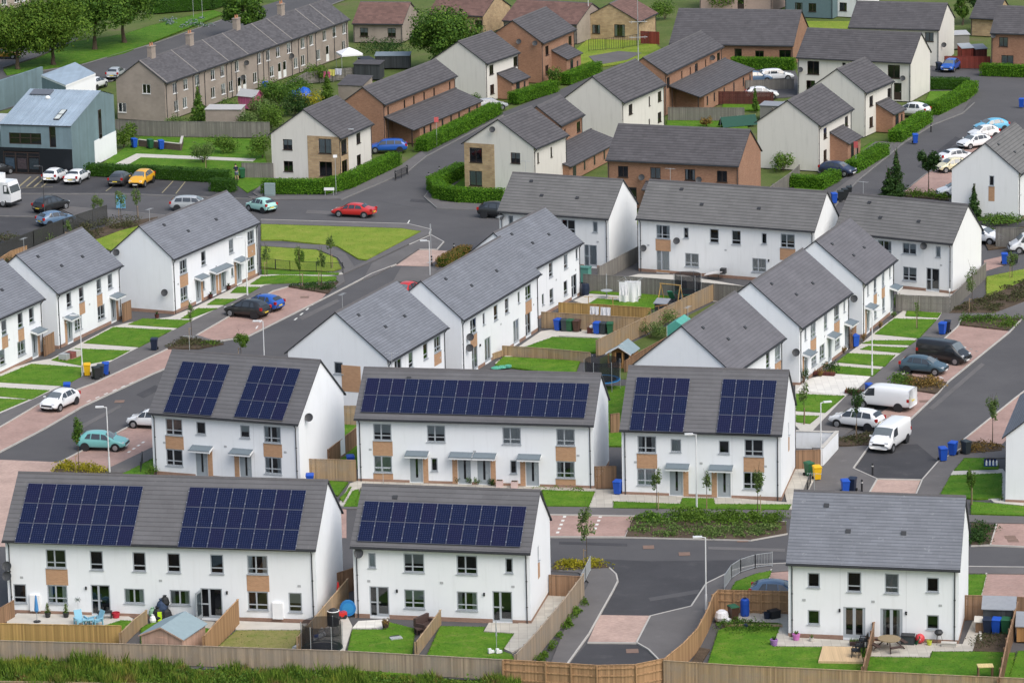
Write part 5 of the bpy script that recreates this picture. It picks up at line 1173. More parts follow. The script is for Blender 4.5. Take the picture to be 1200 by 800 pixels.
def vehicle(kind, color, rear, front, label, cat='car', name=None, z=.02, group=None, roof=None):
    """rear, front: photo pixels where the wheels of the near side touch the ground"""
    K = KINDS[kind]; pm = PA[color]; M_ = cached(('car', kind, color), lambda: car_meshes(kind, pm))
    a, c = at(*rear, z), at(*front, z); d = (c - a).normalized(); nrm = Vector((-d.y, d.x, 0)); mid = (a + c) / 2
    w = max(s[4] for s in K['S'])
    if nrm.dot(EYE - mid) < 0: nrm = -nrm
    axle = sum(K['wh']) / 2
    o0 = mid - nrm * (w - .08) - d * axle
    root = thing(name or {'van': 'parked_van', 'vanS': 'parked_van'}.get(kind, 'parked_car'), label, cat, T(o0.x, o0.y, z, math.atan2(d.y, d.x)), group or ('vans on the estate' if kind[:3] == 'van' else 'cars parked around the estate'))
    bd = link('body', M_['body'], root); [link('wheel_arch', M_['arch%d' % (x > axle)], bd, T(x, 0, K['r'] + .02, q)) for x in K['wh'] for q in (0, math.pi)]
    for x in K['wh']:
        for sg in (1, -1):
            t = link('wheel', M_['tyre'], root, T(x, sg * (w - .115), K['r'])); link('rim', M_['rim'], t)
    link('windscreen', M_['windscreen'], root)
    if 'rear_window' in M_: link('rear_window', M_['rear_window'], root)
    link('side_window', M_['sideL'], root); link('side_window', M_['sideR'], root)
    x, y, zz = M_['_h']
    for sg in (1, -1): link('headlight', M_['headlight'], root, T(x, sg * y * .86, zz))
    x, y, zz = M_['_t']
    for sg in (1, -1): link('tail_light', M_['tail_light'], root, T(x, sg * y, zz))
    L = K['S'][-1][0]
    link('number_plate', M_['plate_front'], root, T(L + .005, 0, .42)); link('number_plate', M_['plate_rear'], root, T(-.005, 0, .62 if kind[:3] != 'van' else .9))
    link('grille', M_['grille'], root, T(L - .02, 0, .60 if kind[:3] != 'van' else .75))
    for sg in (1, -1): link('mirror', M_['mirror'], root, T(K['ws'][1] - .35, sg * w * .98 - (.17 if sg < 0 else 0), K['S'][5][2] + .08))
    return root
V = vehicle
V('hatch', 'white', (89, 474), (71, 482), 'white hatchback parked on the block paving in front of a blue bin')
V('suv', 'black', (300, 374.7), (268, 371), 'black crossover parked in the paved bay beside the bright blue car')
V('hatch', 'blue', (318, 366.5), (287, 363), 'bright blue hatchback parked behind the black crossover')
V('hatch', 'teal', (101, 528.3), (134, 529.3), 'pale teal hatchback parked in front of the yellow shrub bed')
V('small', 'white', (186, 503.5), (156, 501.7), 'white small car half hidden by the corner of the solar panelled pair')
V('hatch', 'white', (66.7, 215), (79.5, 208.5), 'white hatchback in the shop car park beside a white saloon')
V('saloon', 'white', (91.7, 217), (106, 209), 'white saloon in the shop car park, next to the white hatchback')
V('hatch', 'grey', (143.7, 219.6), (156, 212), 'dark grey hatchback parked beside the yellow crossover')
V('suv', 'yellow', (181.3, 213), (168.3, 220.6), 'yellow crossover parked by the dark hedge')
V('suv', 'black', (59.4, 250), (75, 246), 'black off-roader on the road beside the white lorry', z=.0)
V('hatch', 'steelblue', (60, 266), (81, 262.5), 'blue hatchback behind the shrubs of the fenced lot')
V('estate', 'silver', (212, 247.5), (234, 247.5), 'silver car showing only its roof beyond a slate roof', z=0)
V('small', 'mint', (307.7, 250.4), (292, 247.3), 'tiny mint green car driving along the upper road', z=0)
V('saloon', 'red', (426.7, 256), (397, 254.5), 'red saloon driving along the upper road', z=0)
V('suv', 'black', (571, 256), (592, 257), 'dark car standing by the curved hedge corner', z=0)
V('small', 'red', (492, 346), (475, 354), 'red car whose roof shows between two slate ridges', z=0)
V('estate', 'blue', (467, 179.2), (441.3, 179.7), 'bright blue estate car in front of the brick lean-to')
V('estate', 'silver', (566, 131.5), (586, 129.5), 'silver car by the brick porch above the long hedge')
V('hatch', 'navy', (966, 205), (989, 207.3), 'dark blue hatchback beside the porch of the cream house')
V('suv', 'white', (1075, 138), (1055, 136.5), 'white crossover parked behind a clipped hedge by the porch')
V('hatch', 'blue', (1125, 80.5), (1117, 85.5), 'bright blue hatchback in front of the red garden fence')
V('hatch', 'sky', (1176, 154), (1155, 156), 'light blue car at the head of the parked row')
V('small', 'white', (1166, 162), (1147, 164), 'small white car second in the parked row below the light blue one')
V('hatch', 'white', (1158, 172), (1136, 175.5), 'white hatchback third in the parked row with its bonnet over the road')
V('saloon', 'white', (1113, 192), (1136, 189), 'white saloon with its red tail lamps towards the road')
V('small', 'cream', (1130, 201), (1108, 203.3), 'cream small car partly behind the gable, beside the white saloon')
V('hatch', 'white', (1133, 231), (1112, 232), 'white car peeping out below the lollipop tree')
V('van', 'white', (1230, 297), (1196, 298), 'white van cut by the frame edge above the green slope')
V('suv', 'white', (1135, 285), (1156.5, 287.5), 'white car whose nose shows past the brown roofed gable')
V('vanS', 'black', (1085, 423.5), (1118, 428), 'black panel van parked in the paved bay')
V('hatch', 'petrol', (1062, 437.5), (1096, 440.5), 'dark petrol blue hatchback parked beside the black van')
V('van', 'white', (1051, 482.5), (1012.5, 478.3), 'white panel van parked side on behind the young tree')
V('mpv', 'white', (1017.5, 505.8), (980.2, 501), 'white people carrier parked between two white vans')
V('van', 'white', (1062, 519), (1047, 529.5), 'white panel van facing down the street in the roadway', z=.01)
V('hatch', 'steelblue', (898, 707.5), (924, 708.5), 'pale blue car behind the board fence of the deck garden', z=.03)
V('estate', 'amber', (-8, 69.5), (14, 69.5), 'amber car under the street trees, cut by the frame edge')
V('hatch', 'silver', (136, 96), (150, 87), 'pale car on the upper road behind the stone gable')
V('hatch', 'black', (-8, 208), (12, 204), 'black car by the shopfront, cut by the frame edge')
V('hatch', 'white', (112, 106), (126, 101), 'white car wedged between the workshop and the stone gable')
V('hatch', 'steelblue', (879, 98.5), (896, 97.5), 'grey blue car in the brick courtyard')
V('estate', 'white', (902, 96), (919, 95), 'white estate car in the courtyard near the long clipped hedge')
V('hatch', 'white', (884, 117), (903, 116.5), 'white estate car behind the dark red courtyard fence')
def lorry():
    r_, f_ = at(-30, 241, 0), at(8, 243.5, 0); d = (f_ - r_).normalized(); o = f_ - d * 4.6
    root = thing('lorry', 'white box lorry cut by the frame edge at the car park', 'lorry', T(o.x, o.y + 1.1, 0, math.atan2(d.y, d.x)))
    b = MB(); b.box(3.9, 4.7, -1.1, 1.1, .55, 2.7); b.face([(4.7, -1.1, .55), (5.6, -1.05, .55), (5.6, -1.05, 1.5), (5.25, -1.0, 2.7), (4.7, -1.1, 2.7)]); b.face([(4.7, 1.1, .55), (4.7, 1.1, 2.7), (5.25, 1.0, 2.7), (5.6, 1.05, 1.5), (5.6, 1.05, .55)])
    b.face([(5.6, -1.05, .55), (5.6, 1.05, .55), (5.6, 1.05, 1.5), (5.6, -1.05, 1.5)]); b.face([(5.6, -1.05, 1.5), (5.6, 1.05, 1.5), (5.25, 1, 2.7), (5.25, -1, 2.7)]); b.face([(4.7, -1.1, 2.7), (5.25, -1, 2.7), (5.25, 1, 2.7), (4.7, 1.1, 2.7)])
    link('cab', b.mesh('cab', PA['white']), root)
    b = MB(); b.face([(5.61, -.95, 1.55), (5.61, .95, 1.55), (5.30, .9, 2.5), (5.30, -.9, 2.5)]); link('windscreen', b.mesh('lorry_windscreen', CGLASS), root)
    b = MB(); b.face([(4.75, -1.11, 1.5), (5.5, -1.07, 1.5), (5.2, -1.03, 2.4), (4.75, -1.11, 2.4)]); link('side_window', b.mesh('lorry_side_window', CGLASS), root)
    b = MB(); b.box(-3, 3.75, -1.2, 1.2, 1.0, 3.3); link('cargo_box', b.mesh('cargo_box', PA['white']), root)
    b = MB(); b.box(-3, 5.5, -.9, .9, .5, .95); b.box(4.9, 5.65, -1.1, 1.1, .35, .6); link('chassis', b.mesh('chassis', DARK), root)
    for x in (4.6, -1.5):
        for sg in (1, -1):
            w = MB(); w.cyl((0, -.14, 0), (0, .14, 0), .46, n=18); q = link('wheel', w.mesh('lorry_wheel', RUBBER), root, T(x, sg * .95, .46)); w = MB(); w.cyl((0, -.16, 0), (0, .16, 0), .24, n=12); link('rim', w.mesh('lorry_rim', RIM), q)
lorry()

# ------------------------------------------------------------------ bins
BINC = {k: plain('bin_' + k, c, .5, .4, var=.1) for k, c in dict(blue=(.012, .075, .42), navy=(.012, .02, .045), black=(.02, .024, .026), green=(.02, .10, .045), brown=(.07, .035, .025), yellow=(.72, .42, .01), charcoal=(.035, .045, .05)).items()}
def bin_meshes(c):
    b = MB(); lo = [(-.22, -.24), (.22, -.24), (.22, .22), (-.22, .22)]; hi = [(-.29, -.34), (.29, -.34), (.29, .30), (-.29, .30)]
    for i in range(4):
        j = (i + 1) % 4; b.face([(*lo[i], .06), (*lo[j], .06), (*hi[j], 1.0), (*hi[i], 1.0)])
    b.face([(*p, .06) for p in lo][::-1]); b.box(-.31, .31, -.36, .32, .96, 1.0); body = b.mesh('bin_body', BINC[c])
    b = MB(); b.face([(-.31, -.37, 1.004), (.31, -.37, 1.004), (.31, .33, 1.004), (-.31, .33, 1.004)][::-1])
    R0 = [(-.31, -.37, 1.02), (.31, -.37, 1.02), (.31, .33, 1.06), (-.31, .33, 1.06)]; R1 = [(-.24, -.26, 1.07), (.24, -.26, 1.07), (.24, .26, 1.11), (-.24, .26, 1.11)]
    for i in range(4):
        j = (i + 1) % 4; b.face([R0[i], R0[j], R1[j], R1[i]]); a, c2 = R0[i], R0[j]; b.face([(a[0], a[1], 1.0), (c2[0], c2[1], 1.0), c2, a])
    b.face(R1); lid = b.mesh('bin_lid', BINC[c])
    b = MB(); b.cyl((-.05, 0, 0), (.05, 0, 0), .12, n=12); wheel = b.mesh('bin_wheel', RUBBER)
    b = MB(); b.cyl((-.25, .36, .98), (.25, .36, .98), .018, n=6); b.box(-.26, -.22, .28, .37, .96, 1.0); b.box(.22, .26, .28, .37, .96, 1.0); hd = b.mesh('bin_handle', BINC[c])
    return body, lid, wheel, hd
def wbin(c, px, py, label, rz=None, z=.10, lid=None):
    p = at(px, py, z); me = cached(('bin', c), lambda: bin_meshes(c)); rz = RND.uniform(-.6, .6) if rz is None else rz
    r = thing('wheelie_bin', label, 'bin', T(p.x, p.y, z, rz), 'wheelie bins'); link('body', me[0], r)
    lm = me[1] if lid is None else cached(('bin', lid), lambda: bin_meshes(lid))[1]
    link('lid', lm, r); link('handle', me[3], r)
    for x in (-.27, .27): link('wheel', me[2], r, T(x, .25, .12))
for a in [('navy', 181, 410, 'navy wheelie bin alone on the footway near the grey shrub bed'), ('yellow', 102.5, 440, 'yellow wheelie bin at the foot of a lamp post'), ('black', 113, 444, 'black wheelie bin between the yellow bin and the blue bin'), ('charcoal', 118, 441.5, 'charcoal wheelie bin touching the blue bin by the lamp post'),
          ('blue', 124, 439, 'blue wheelie bin at the end of the group by the lamp post'), ('blue', 79, 463, 'blue wheelie bin standing behind the white hatchback'), ('blue', 724, 578.5, 'blue wheelie bin in the gap between two solar panelled houses'), ('blue', 363.5, 571, 'blue wheelie bin whose lid shows over the long solar roof'),
          ('blue', 411, 549, 'blue wheelie bin behind the board gate left of the four canopies'), ('blue', 1002, 406, 'blue wheelie bin on the doorstep of the mauve roofed terrace'), ('blue', 1104.5, 391.5, 'blue wheelie bin at the edge of the footway above the black van'), ('navy', 1110, 389.5, 'navy wheelie bin behind the blue one above the black van'),
          ('blue', 1083, 411, 'blue wheelie bin hidden up to its lid behind the black van'), ('blue', 1019, 464, 'blue wheelie bin behind the white panel van'), ('blue', 1105, 539.5, 'blue wheelie bin nearest the kerb of the three by the front lawn'), ('blue', 1116.5, 533, 'blue wheelie bin in the middle of the three by the front lawn'),
          ('charcoal', 1132, 531.5, 'charcoal wheelie bin at the end of the three by the front lawn'), ('green', 948, 557, 'dark green wheelie bin beside the yellow bin at the white garden wall'), ('yellow', 957.5, 561.5, 'yellow wheelie bin by the white garden wall'), ('blue', 990.5, 578, 'blue wheelie bin just above the ridge of the bare slate roof'),
          ('navy', 998.5, 575.5, 'navy wheelie bin behind the blue one above the slate ridge'), ('blue', 654, 387, 'blue wheelie bin at the terrace end of the garden bin row'), ('charcoal', 661, 387.7, 'charcoal wheelie bin second in the garden bin row'), ('green', 668, 388, 'green wheelie bin between charcoal and brown in the garden row'),
          ('brown', 676, 388.5, 'brown wheelie bin in the garden row'), ('blue', 699.5, 391, 'blue wheelie bin beside the rusty heap in the garden row'), ('charcoal', 707, 391.3, 'charcoal wheelie bin near the far end of the garden row'), ('green', 715, 391.5, 'green wheelie bin at the far end of the garden row'),
          ('blue', 1177, 309.5, 'blue wheelie bin by the green slope past the gable'), ('black', 1188.5, 309, 'black wheelie bin by the green slope near the white van'), ('blue', 1072.5, 168, 'blue wheelie bin alone on the street below the clipped hedge'), ('blue', 977.5, 238, 'blue wheelie bin first of the four beyond the long brown roof'),
          ('black', 985, 235.5, 'black wheelie bin next to the blue one beyond the long brown roof'), ('black', 990, 233, 'black wheelie bin third in the group beyond the long brown roof'), ('black', 995, 230.5, 'black wheelie bin farthest along the group beyond the long brown roof'), ('blue', 1197, 126, 'blue wheelie bin at the frame edge on the upper street'),
          ('blue', 157.5, 173, 'blue wheelie bin by the low walled enclosure'), ('green', 176.5, 174, 'green wheelie bin inside the low walled enclosure'), ('blue', 189, 175, 'blue wheelie bin inside the low walled enclosure'), ('green', 284, 208.5, 'green wheelie bin beside the person in dark clothes'),
          ('navy', 1157, 742, 'navy wheelie bin in front of the dark shed'), ('blue', 1167.5, 742, 'blue wheelie bin in front of the dark shed'), ('green', 1178.5, 742, 'green wheelie bin in front of the dark shed'), ('green', 1131, 79, 'green wheelie bin against the red garden fence'), ('navy', 1100, 83, 'navy wheelie bin beside the bright blue hatchback'),
          ('blue', 311, 106, 'blue wheelie bin in the terrace yards near the pink hut')]: wbin(*a)
wbin('brown', 859.5, 727, 'brown wheelie bin with a green lid beside the blue water butt', lid='green')
def butt():
    p = at(873, 721, .1); r = thing('water_butt', 'tall blue ribbed water butt in the deck garden', 'water butt', T(p.x, p.y, .1))
    b = MB(); b.lathe([(.27, 0), (.3, .1), (.3, .35), (.31, .4), (.3, .45), (.3, .8), (.31, .85), (.3, .9), (.28, 1.12), (.2, 1.2), (0, 1.22)], 18); link('barrel', b.mesh('barrel', BINC['blue'], smooth=40), r)
    b = MB(); b.lathe([(.12, 0), (.12, .05), (0, .06)], 12); link('lid', b.mesh('butt_lid', BINC['navy']), r, T(0, 0, 1.215)); b = MB(); b.bar((0, -.3, .15), (0, -.42, .13), .04, .04); link('tap', b.mesh('tap', DARK), r)
butt()

# ------------------------------------------------------------------ street furniture
WPOST = plain('lamp_post_paint', (.66, .67, .67), .5, var=.06)
def lamp_post(px, py, h, adir, label, arm=.75, mat=None, z=.09, base_h=None):
    mt = mat or WPOST; p = at(px, py, z); r = thing('street_lamp', label, 'street lamp', T(p.x, p.y, z, adir), 'street lamps')
    b = MB(); b.cyl((0, 0, 0), (0, 0, 1.2), .075, n=10); b.cyl((0, 0, 1.2), (0, 0, h), .05, .04, n=10); b.cyl((0, 0, h - .03), (arm * .4, 0, h + .02), .03, n=8); link('column', b.mesh('column', mt), r)
    b = MB(); b.box(0, .62, -.13, .13, -.04, .05); b.box(.06, .56, -.10, .10, -.055, -.04, 1); link('lantern', b.mesh('lantern', [mt, LENS]), r, T(arm * .3, 0, h + .03))
for a in [(97, 440, 5.3, math.pi, 'white street lamp rising beside the yellow bin'), (128.5, 553, 5.2, math.pi, 'white street lamp beside the yellow shrub bed'), (311, 452, 5.6, math.pi, 'white street lamp behind the ridge of the twin block solar roof'), (290, 346, 5.5, math.pi, 'white street lamp in front of the row of four canopies'),
          (504.5, 341, 4.8, math.pi, 'white street lamp at the pale paved crossing'), (1022, 440, 5.6, .2, 'white street lamp between the narrow front lawns'), (962, 545.5, 5.0, .2, 'white street lamp at the corner of the white garden wall'), (816.5, 594.5, 5.6, math.pi, 'white street lamp in front of the twin canopies above the green bed'), (827.5, 716, 5.2, math.pi, 'white street lamp outside the curved board fence')]: lamp_post(*a)
lamp_post(690, 46, 6.5, 0, 'pale street lamp by the black spear railings', z=.05); lamp_post(407, 205, 5, 0, 'thin grey street lamp by the clipped hedge of the flats', mat=STEEL); lamp_post(53, 262, 6.0, math.pi, 'dark street lamp standing behind the black off-roader', mat=plain('dark_post', (.06, .06, .065), .6))
def mast():
    p = at(749, 146, 0); r = thing('mast', 'tall steel mast with cross arms in front of the cream gable', 'mast', T(p.x, p.y, 0))
    b = MB(); b.cyl((0, 0, 0), (0, 0, 9), .08, .06, n=10); b.cyl((0, 0, 9), (0, 0, 15), .045, .03, n=8); link('pole', b.mesh('pole', STEEL), r)
    for z in (10.2, 12.0): b = MB(); b.cyl((-1.0, 0, z), (1.1, .2, z), .03, n=6); b.cyl((-.7, 0, z - .2), (-.7, 0, z + .2), .02, n=6); b.cyl((.8, .1, z - .2), (.8, .1, z + .2), .02, n=6); link('cross_arm', b.mesh('cross_arm', STEEL), r)
    for x in (-.3, .3): b = MB(); b.box(x - .16, x + .16, -.35, -.05, 6.2, 6.6); b.bar((0, 0, 6.3), (x, -.1, 6.4), .05, .05); link('floodlight', b.mesh('floodlight', DARK), r)
mast()
def bollard(px, py, label, h=.95, mat=None):
    p = at(px, py, .05); b = MB(); b.lathe([(.09, 0), (.09, .1), (.075, .12), (.075, h - .1), (.09, h - .08), (.06, h), (0, h + .02)], 10)
    b.lathe([(.079, h - .26), (.079, h - .18)], 10, 1)
    o = link('bollard', cached(('boll', h), lambda: b.mesh('bollard', [DARK, plain('band', (.6, .6, .58), .5)])), None, T(p.x, p.y, .05)); tag(o, label, 'bollard', 'black bollards')
for a in [(463.5, 210, 'black bollard on the hedge side of the upper side street mouth'), (477, 203.5, 'black bollard farther up beside the clipped hedge'), (502.5, 212, 'black bollard at the tip of the curved hedge'), (515, 205, 'black bollard on the far side of the narrow street'), (532, 296, 'black bollard beside the rust coloured hedge'), (506, 311, 'black bollard near the crossing lamp'),
          (1022.5, 556.5, 'black bollard at the fresh tarmac by the white van'), (1010, 576, 'black bollard just over the slate ridge'), (1091, 154.5, 'black bollard by the hedge on the upper street'), (997, 227, 'black bollard beside the row of black bins')]: bollard(*a)
def sign(px, py, h, label, panel=(.5, .35), col=None, name='road_sign', z=.05, two=False):
    p = at(px, py, z); r = thing(name, label, 'sign', T(p.x, p.y, z, RND.uniform(-.3, .3)))
    b = MB(); w = panel[0]
    for x in ((-w * .4, w * .4) if two else (0,)): b.cyl((x, 0, 0), (x, 0, h), .03, n=6)
    link('post', b.mesh('post', STEEL), r); b = MB(); b.box(-w / 2, w / 2, -.05, -.032, h - panel[1], h); link('panel', b.mesh('panel', col or WTRIM), r)
sign(386, 229, .85, 'white street name board before the clipped hedge', (1.1, .3), name='street_name_sign', two=True); sign(394, 227, 4.2, 'small white sign on a post by the flats', (.45, .3)); sign(512, 172, 3.4, 'round topped red sign by the long hedge', (.5, .6), plain('sign_red', (.5, .10, .10), .5)); sign(1003, 200, 3.2, 'red and white sign by the brick porch', (.45, .7), plain('sign_red', (.5, .10, .10), .5))
sign(142, 245, 1.5, 'small light blue notice by the weedy corner', (1.0, 1.4), plain('notice_blue', (.16, .42, .62), .5)); sign(1112.5, 367, 2.3, 'short white marker post at the fence end', (.16, .3), name='marker_post'); sign(505.6, 310, 4.0, 'slim grey sign post by the lawn tip', (.12, .9), STEEL)
sign(232, 20, 4.0, 'pale blue board on two posts by the far verge', (1.6, .9), plain('notice_blue', (.16, .42, .62), .5), two=True, z=.1)
def cabinet(px, py, label, w=1.1, h=1.3):
    p = at(px, py, .05); r = thing('telecom_cabinet', label, 'cabinet', T(p.x, p.y, .05, -.2)); m1 = plain('cabinet_paint', (.25, .32, .32), .5)
    b = MB(); b.box(-w / 2, w / 2, -.2, .2, .1, h); b.box(-w / 2 - .02, w / 2 + .02, -.22, .22, h, h + .05); b.box(-w / 2 + .02, w / 2 - .02, -.18, .18, 0, .1); link('casing', b.mesh('casing', m1), r)
    for s in (-1, 1): b = MB(); b.box(min(s * .02, s * (w / 2 - .04)), max(s * .02, s * (w / 2 - .04)), -.215, -.2, .16, h - .06); link('door', b.mesh('cabinet_door', m1), r)
cabinet(316.5, 229.5, 'grey green roadside cabinet before the clipped hedge')

# ------------------------------------------------------------------ fences, walls, railings
BD_NEW = boards_mat('boards_fresh', (.385, .235, .125)); BD_GOLD = boards_mat('boards_golden', (.42, .27, .10)); BD_GREY = boards_mat('boards_weathered', (.35, .275, .20), grey=(.29, .255, .215)); BD_OLD = boards_mat('boards_silver', (.22, .205, .185), grey=(.17, .165, .15)); BD_BROWN = boards_mat('boards_brown', (.27, .165, .10)); BD_RED = boards_mat('boards_red', (.24, .055, .04)); BD_DKRED = boards_mat('boards_dark_red', (.10, .035, .03)); BD_TAN = boards_mat('boards_tan', (.38, .265, .155), grey=(.32, .26, .20))
def fence(px, h, mat, label, z=.05, side=1, bw=.1, top=True, name='board_fence', jitter=.012):
    """px: photo pixels along the foot; boards face the side given (+1: towards the camera when drawn left to right)"""
    P = [at(x, y, z) for x, y in px]; o = P[0]
    r = thing(name, label, 'fence', T(o.x, o.y, z)); bd, rl, uu = MB(), MB(), 0
    q0 = [p - o for p in P]
    for p, q in zip(q0, q0[1:]):
        d = q - p; L = d.length; d.normalize(); n = Vector((d.y, -d.x, 0)) * side; k = max(1, int(L / (bw + .008)))
        for i in range(k):
            a = p + d * (L * i / k); c = p + d * (L * (i + 1) / k - .008); hh = h + RND.uniform(-jitter, jitter); off = n * (.03 + (i % 2) * .006)
            A, C = a + off, c + off; t = n * .02; u0 = uu + L * i / k; u1 = u0 + L / k
            f = [A, C, C + Vector((0, 0, hh)), A + Vector((0, 0, hh))]; uv = [(u0, 0), (u1, 0), (u1, h), (u0, h)]
            bd.face([v + t for v in f], 0, uv); bd.face(f[::-1], 0, uv[::-1]); bd.face([f[3] + t, f[2] + t, f[2], f[3]], 0, uv)
        uu += L
        for zz in ((.25, h * .55, h - .2) if h > 1.3 else (.2, h - .2)): rl.bar(p + Vector((0, 0, zz)), q + Vector((0, 0, zz)), .045, .09)
        if top: rl.bar(p + n * .04 + Vector((0, 0, h + .028)), q + n * .04 + Vector((0, 0, h + .028)), .09, .03)
        m_ = max(1, round(L / 1.9))
        for i in range(m_ + 1):
            if i == m_ and q is not q0[-1]: continue
            c = p + d * (L * i / m_) - n * .06
            b = MB(); b.box(-.05, .05, -.05, .05, -.1, h + .0); link('post', cached(('post', mat.name, round(h, 2)), lambda: b.mesh('fence_post', mat)), r, T(c.x, c.y, 0, math.atan2(d.y, d.x)))
    link('boards', bd.mesh('boards', mat), r); link('rails', rl.mesh('rails', mat), r); return r
fence([(-8, 773), (210, 779), (410, 786), (604, 797)], 1.35, BD_GREY, 'long weathered grey board fence along the wild grass verge', side=1)
fence([(590, 800), (640, 803), (700, 807), (745, 806), (778, 799)], 1.55, BD_NEW, 'fresh brown board fence curving round the foot of the footpath', side=-1)
fence([(778, 800), (870, 806), (1020, 813), (1100, 817), (1210, 822)], 1.5, BD_TAN, 'long tan board fence along the foot of the deck garden')
fence([(778, 799), (800, 781), (817, 763), (829, 740), (836, 722), (841, 718)], 1.55, BD_NEW, 'fresh board fence curving up beside the street lamp', side=1)
fence([(841, 718), (860, 718.5), (924, 720)], 1.6, BD_NEW, 'fresh board fence behind the blue water butt', side=-1)
fence([(-8, 751), (60, 752.5), (142, 754)], 1.25, BD_GOLD, 'golden low board fence across the garden with the blue chairs')
fence([(-8, 737), (17, 723)], 1.2, BD_BROWN, 'short brown divider fence at the frame edge by the twin dishes')
fence([(142, 758), (158, 742), (172.5, 731)], 1.0, BD_TAN, 'slanting low divider fence beside the pink sided shed')
fence([(240, 775), (256, 757), (280, 731)], 1.75, BD_NEW, 'tall fresh divider fence beside the dry lawn', side=1)
fence([(350, 773), (371, 748), (408, 704)], 1.6, BD_TAN, 'divider fence climbing past the netted trampoline towards the red parasol', side=1)
fence([(488, 769), (516.5, 731)], 1.0, BD_TAN, 'low divider fence between two bright lawns beside the brown garden bench', side=1)
fence([(605, 795), (627, 771), (661, 730), (684, 699)], 1.65, BD_GREY, 'weathered fence between the slab patio and the footpath', side=1)
fence([(644, 698), (683, 700)], 1.5, BD_BROWN, 'short brown fence closing the slab passage by the gable')
fence([(397, 697), (415, 691)], 1.6, BD_BROWN, 'short brown gate fence between the two nearest solar houses')
fence([(1131, 726), (1160, 726.5), (1215, 729)], 1.7, BD_BROWN, 'brown board fence behind the dark shed')
fence([(1170, 822), (1180, 774), (1192, 731)], 1.55, BD_BROWN, 'brown divider fence seen edge on beside the dark shed', side=1)
fence([(1011, 803), (1024, 750)], 1.25, BD_BROWN, 'brown divider fence seen edge on between the deck and the round table', side=1)
fence([(363, 562), (417, 563.5)], 1.65, BD_TAN, 'board fence with a gate closing the gap left of the four canopies')
fence([(386, 548), (418, 522)], 1.5, BD_BROWN, 'dark brown fence running back behind the gap gate', side=1)
fence([(404, 498), (418, 498)], 1.6, BD_TAN, 'short tan fence behind the strip of grass and white gable')
fence([(697.5, 572), (722, 571.5)], 1.7, BD_BROWN, 'brown gate fence beside the blue bin and the concrete path')
fence([(716, 508), (726, 507)], 1.6, BD_BROWN, 'short brown fence at the trampoline lawn')
fence([(589, 417), (640, 420), (691, 425)], .9, BD_TAN, 'low tan fence below the bin garden lawn')
fence([(540, 434), (589, 417)], .5, BD_TAN, 'knee high tan edging beside the terrace wall', side=1)
fence([(522, 431), (560, 432)], .7, BD_TAN, 'low tan fence under the twin dishes')
fence([(635, 384), (690, 387.5), (757, 391.5)], 1.45, BD_TAN, 'tan board fence behind the row of bins')
fence([(655, 366.5), (700, 368.5), (762, 373)], .95, BD_GOLD, 'golden low fence below the lawn with the white sheets')
fence([(700, 418), (735, 401.5), (790, 374), (836, 352)], 1.5, BD_TAN, 'long tan fence running diagonally past the wooden playhouse', side=1)
fence([(733, 436), (752, 424), (800, 398)], 1.0, BD_BROWN, 'brown fence behind the wooden playhouse', side=1)
fence([(684, 341), (740, 344), (790, 348), (850, 353.5), (878, 356)], 1.6, BD_OLD, 'silver grey fence behind the lawn with the white sheets')
fence([(702, 331), (749, 306)], 1.5, BD_OLD, 'silver grey divider fence between the two brown roofed houses', side=1)
fence([(1050, 364.5), (1112, 367)], 1.5, BD_OLD, 'silver grey fence closing the end of the row of front lawns')
fence([(1113, 367), (1128, 352), (1155, 326)], 1.5, BD_OLD, 'silver grey fence beside the planted slope and blank gable', side=1)
fence([(933, 550), (961, 549)], 1.5, BD_BROWN, 'brown board gate by the white garden wall', name='board_gate')
fence([(136, 158), (200, 160), (316, 161)], 1.75, BD_OLD, 'dark silver fence between the terrace yards and the lawn')
fence([(284, 208), (320, 208.5)], 1.6, BD_OLD, 'silver grey gate fence beside the cream flats')
fence([(783, 141), (872, 141.5)], 1.5, BD_OLD, 'grey panel fence behind the row of four brick windows')
fence([(842, 122), (906, 122.5)], 1.5, BD_DKRED, 'dark red fence in the brick courtyard')
fence([(905, 141), (920, 132), (950, 133)], 1.4, BD_OLD, 'grey yard fence beside the green netting')
fence([(1107, 80), (1160, 80.5)], 1.5, BD_RED, 'red garden fence behind the bright blue hatchback')
fence([(751, 51), (772, 52)], 1.6, BD_RED, 'short red fence at the edge of the railed green')
fence([(895, 240), (926, 218), (937, 208)], 1.4, BD_OLD, 'grey fence beside the orange brick gable', side=1)
fence([(-8, 322), (14, 308), (32, 302)], 1.2, BD_NEW, 'short fresh fence at the frame edge below the weedy lot', side=1)
fence([(145, 377), (154, 373)], 1.7, BD_BROWN, 'brown gate beside the slate roofed house and its canopy', side=1, name='board_gate')
fence([(53, 417), (64, 411)], 1.7, BD_BROWN, 'brown gate near the pile of grey blocks', side=1, name='board_gate')
fence([(998, 408), (1003, 404)], 1.7, BD_BROWN, 'brown gate beside the doorstep blue bin', side=1, name='board_gate')
fence([(1167, 290), (1215, 292)], 2.0, BD_OLD, 'dark fence by the white van at the frame edge')
fence([(874, 106), (930, 104)], 1.2, BD_OLD, 'grey yard fence in front of the courtyard cars')
fence([(335, 112), (360, 98), (420, 92)], 1.4, BD_OLD, 'dark slatted fence crossing the terrace yards', side=-1)
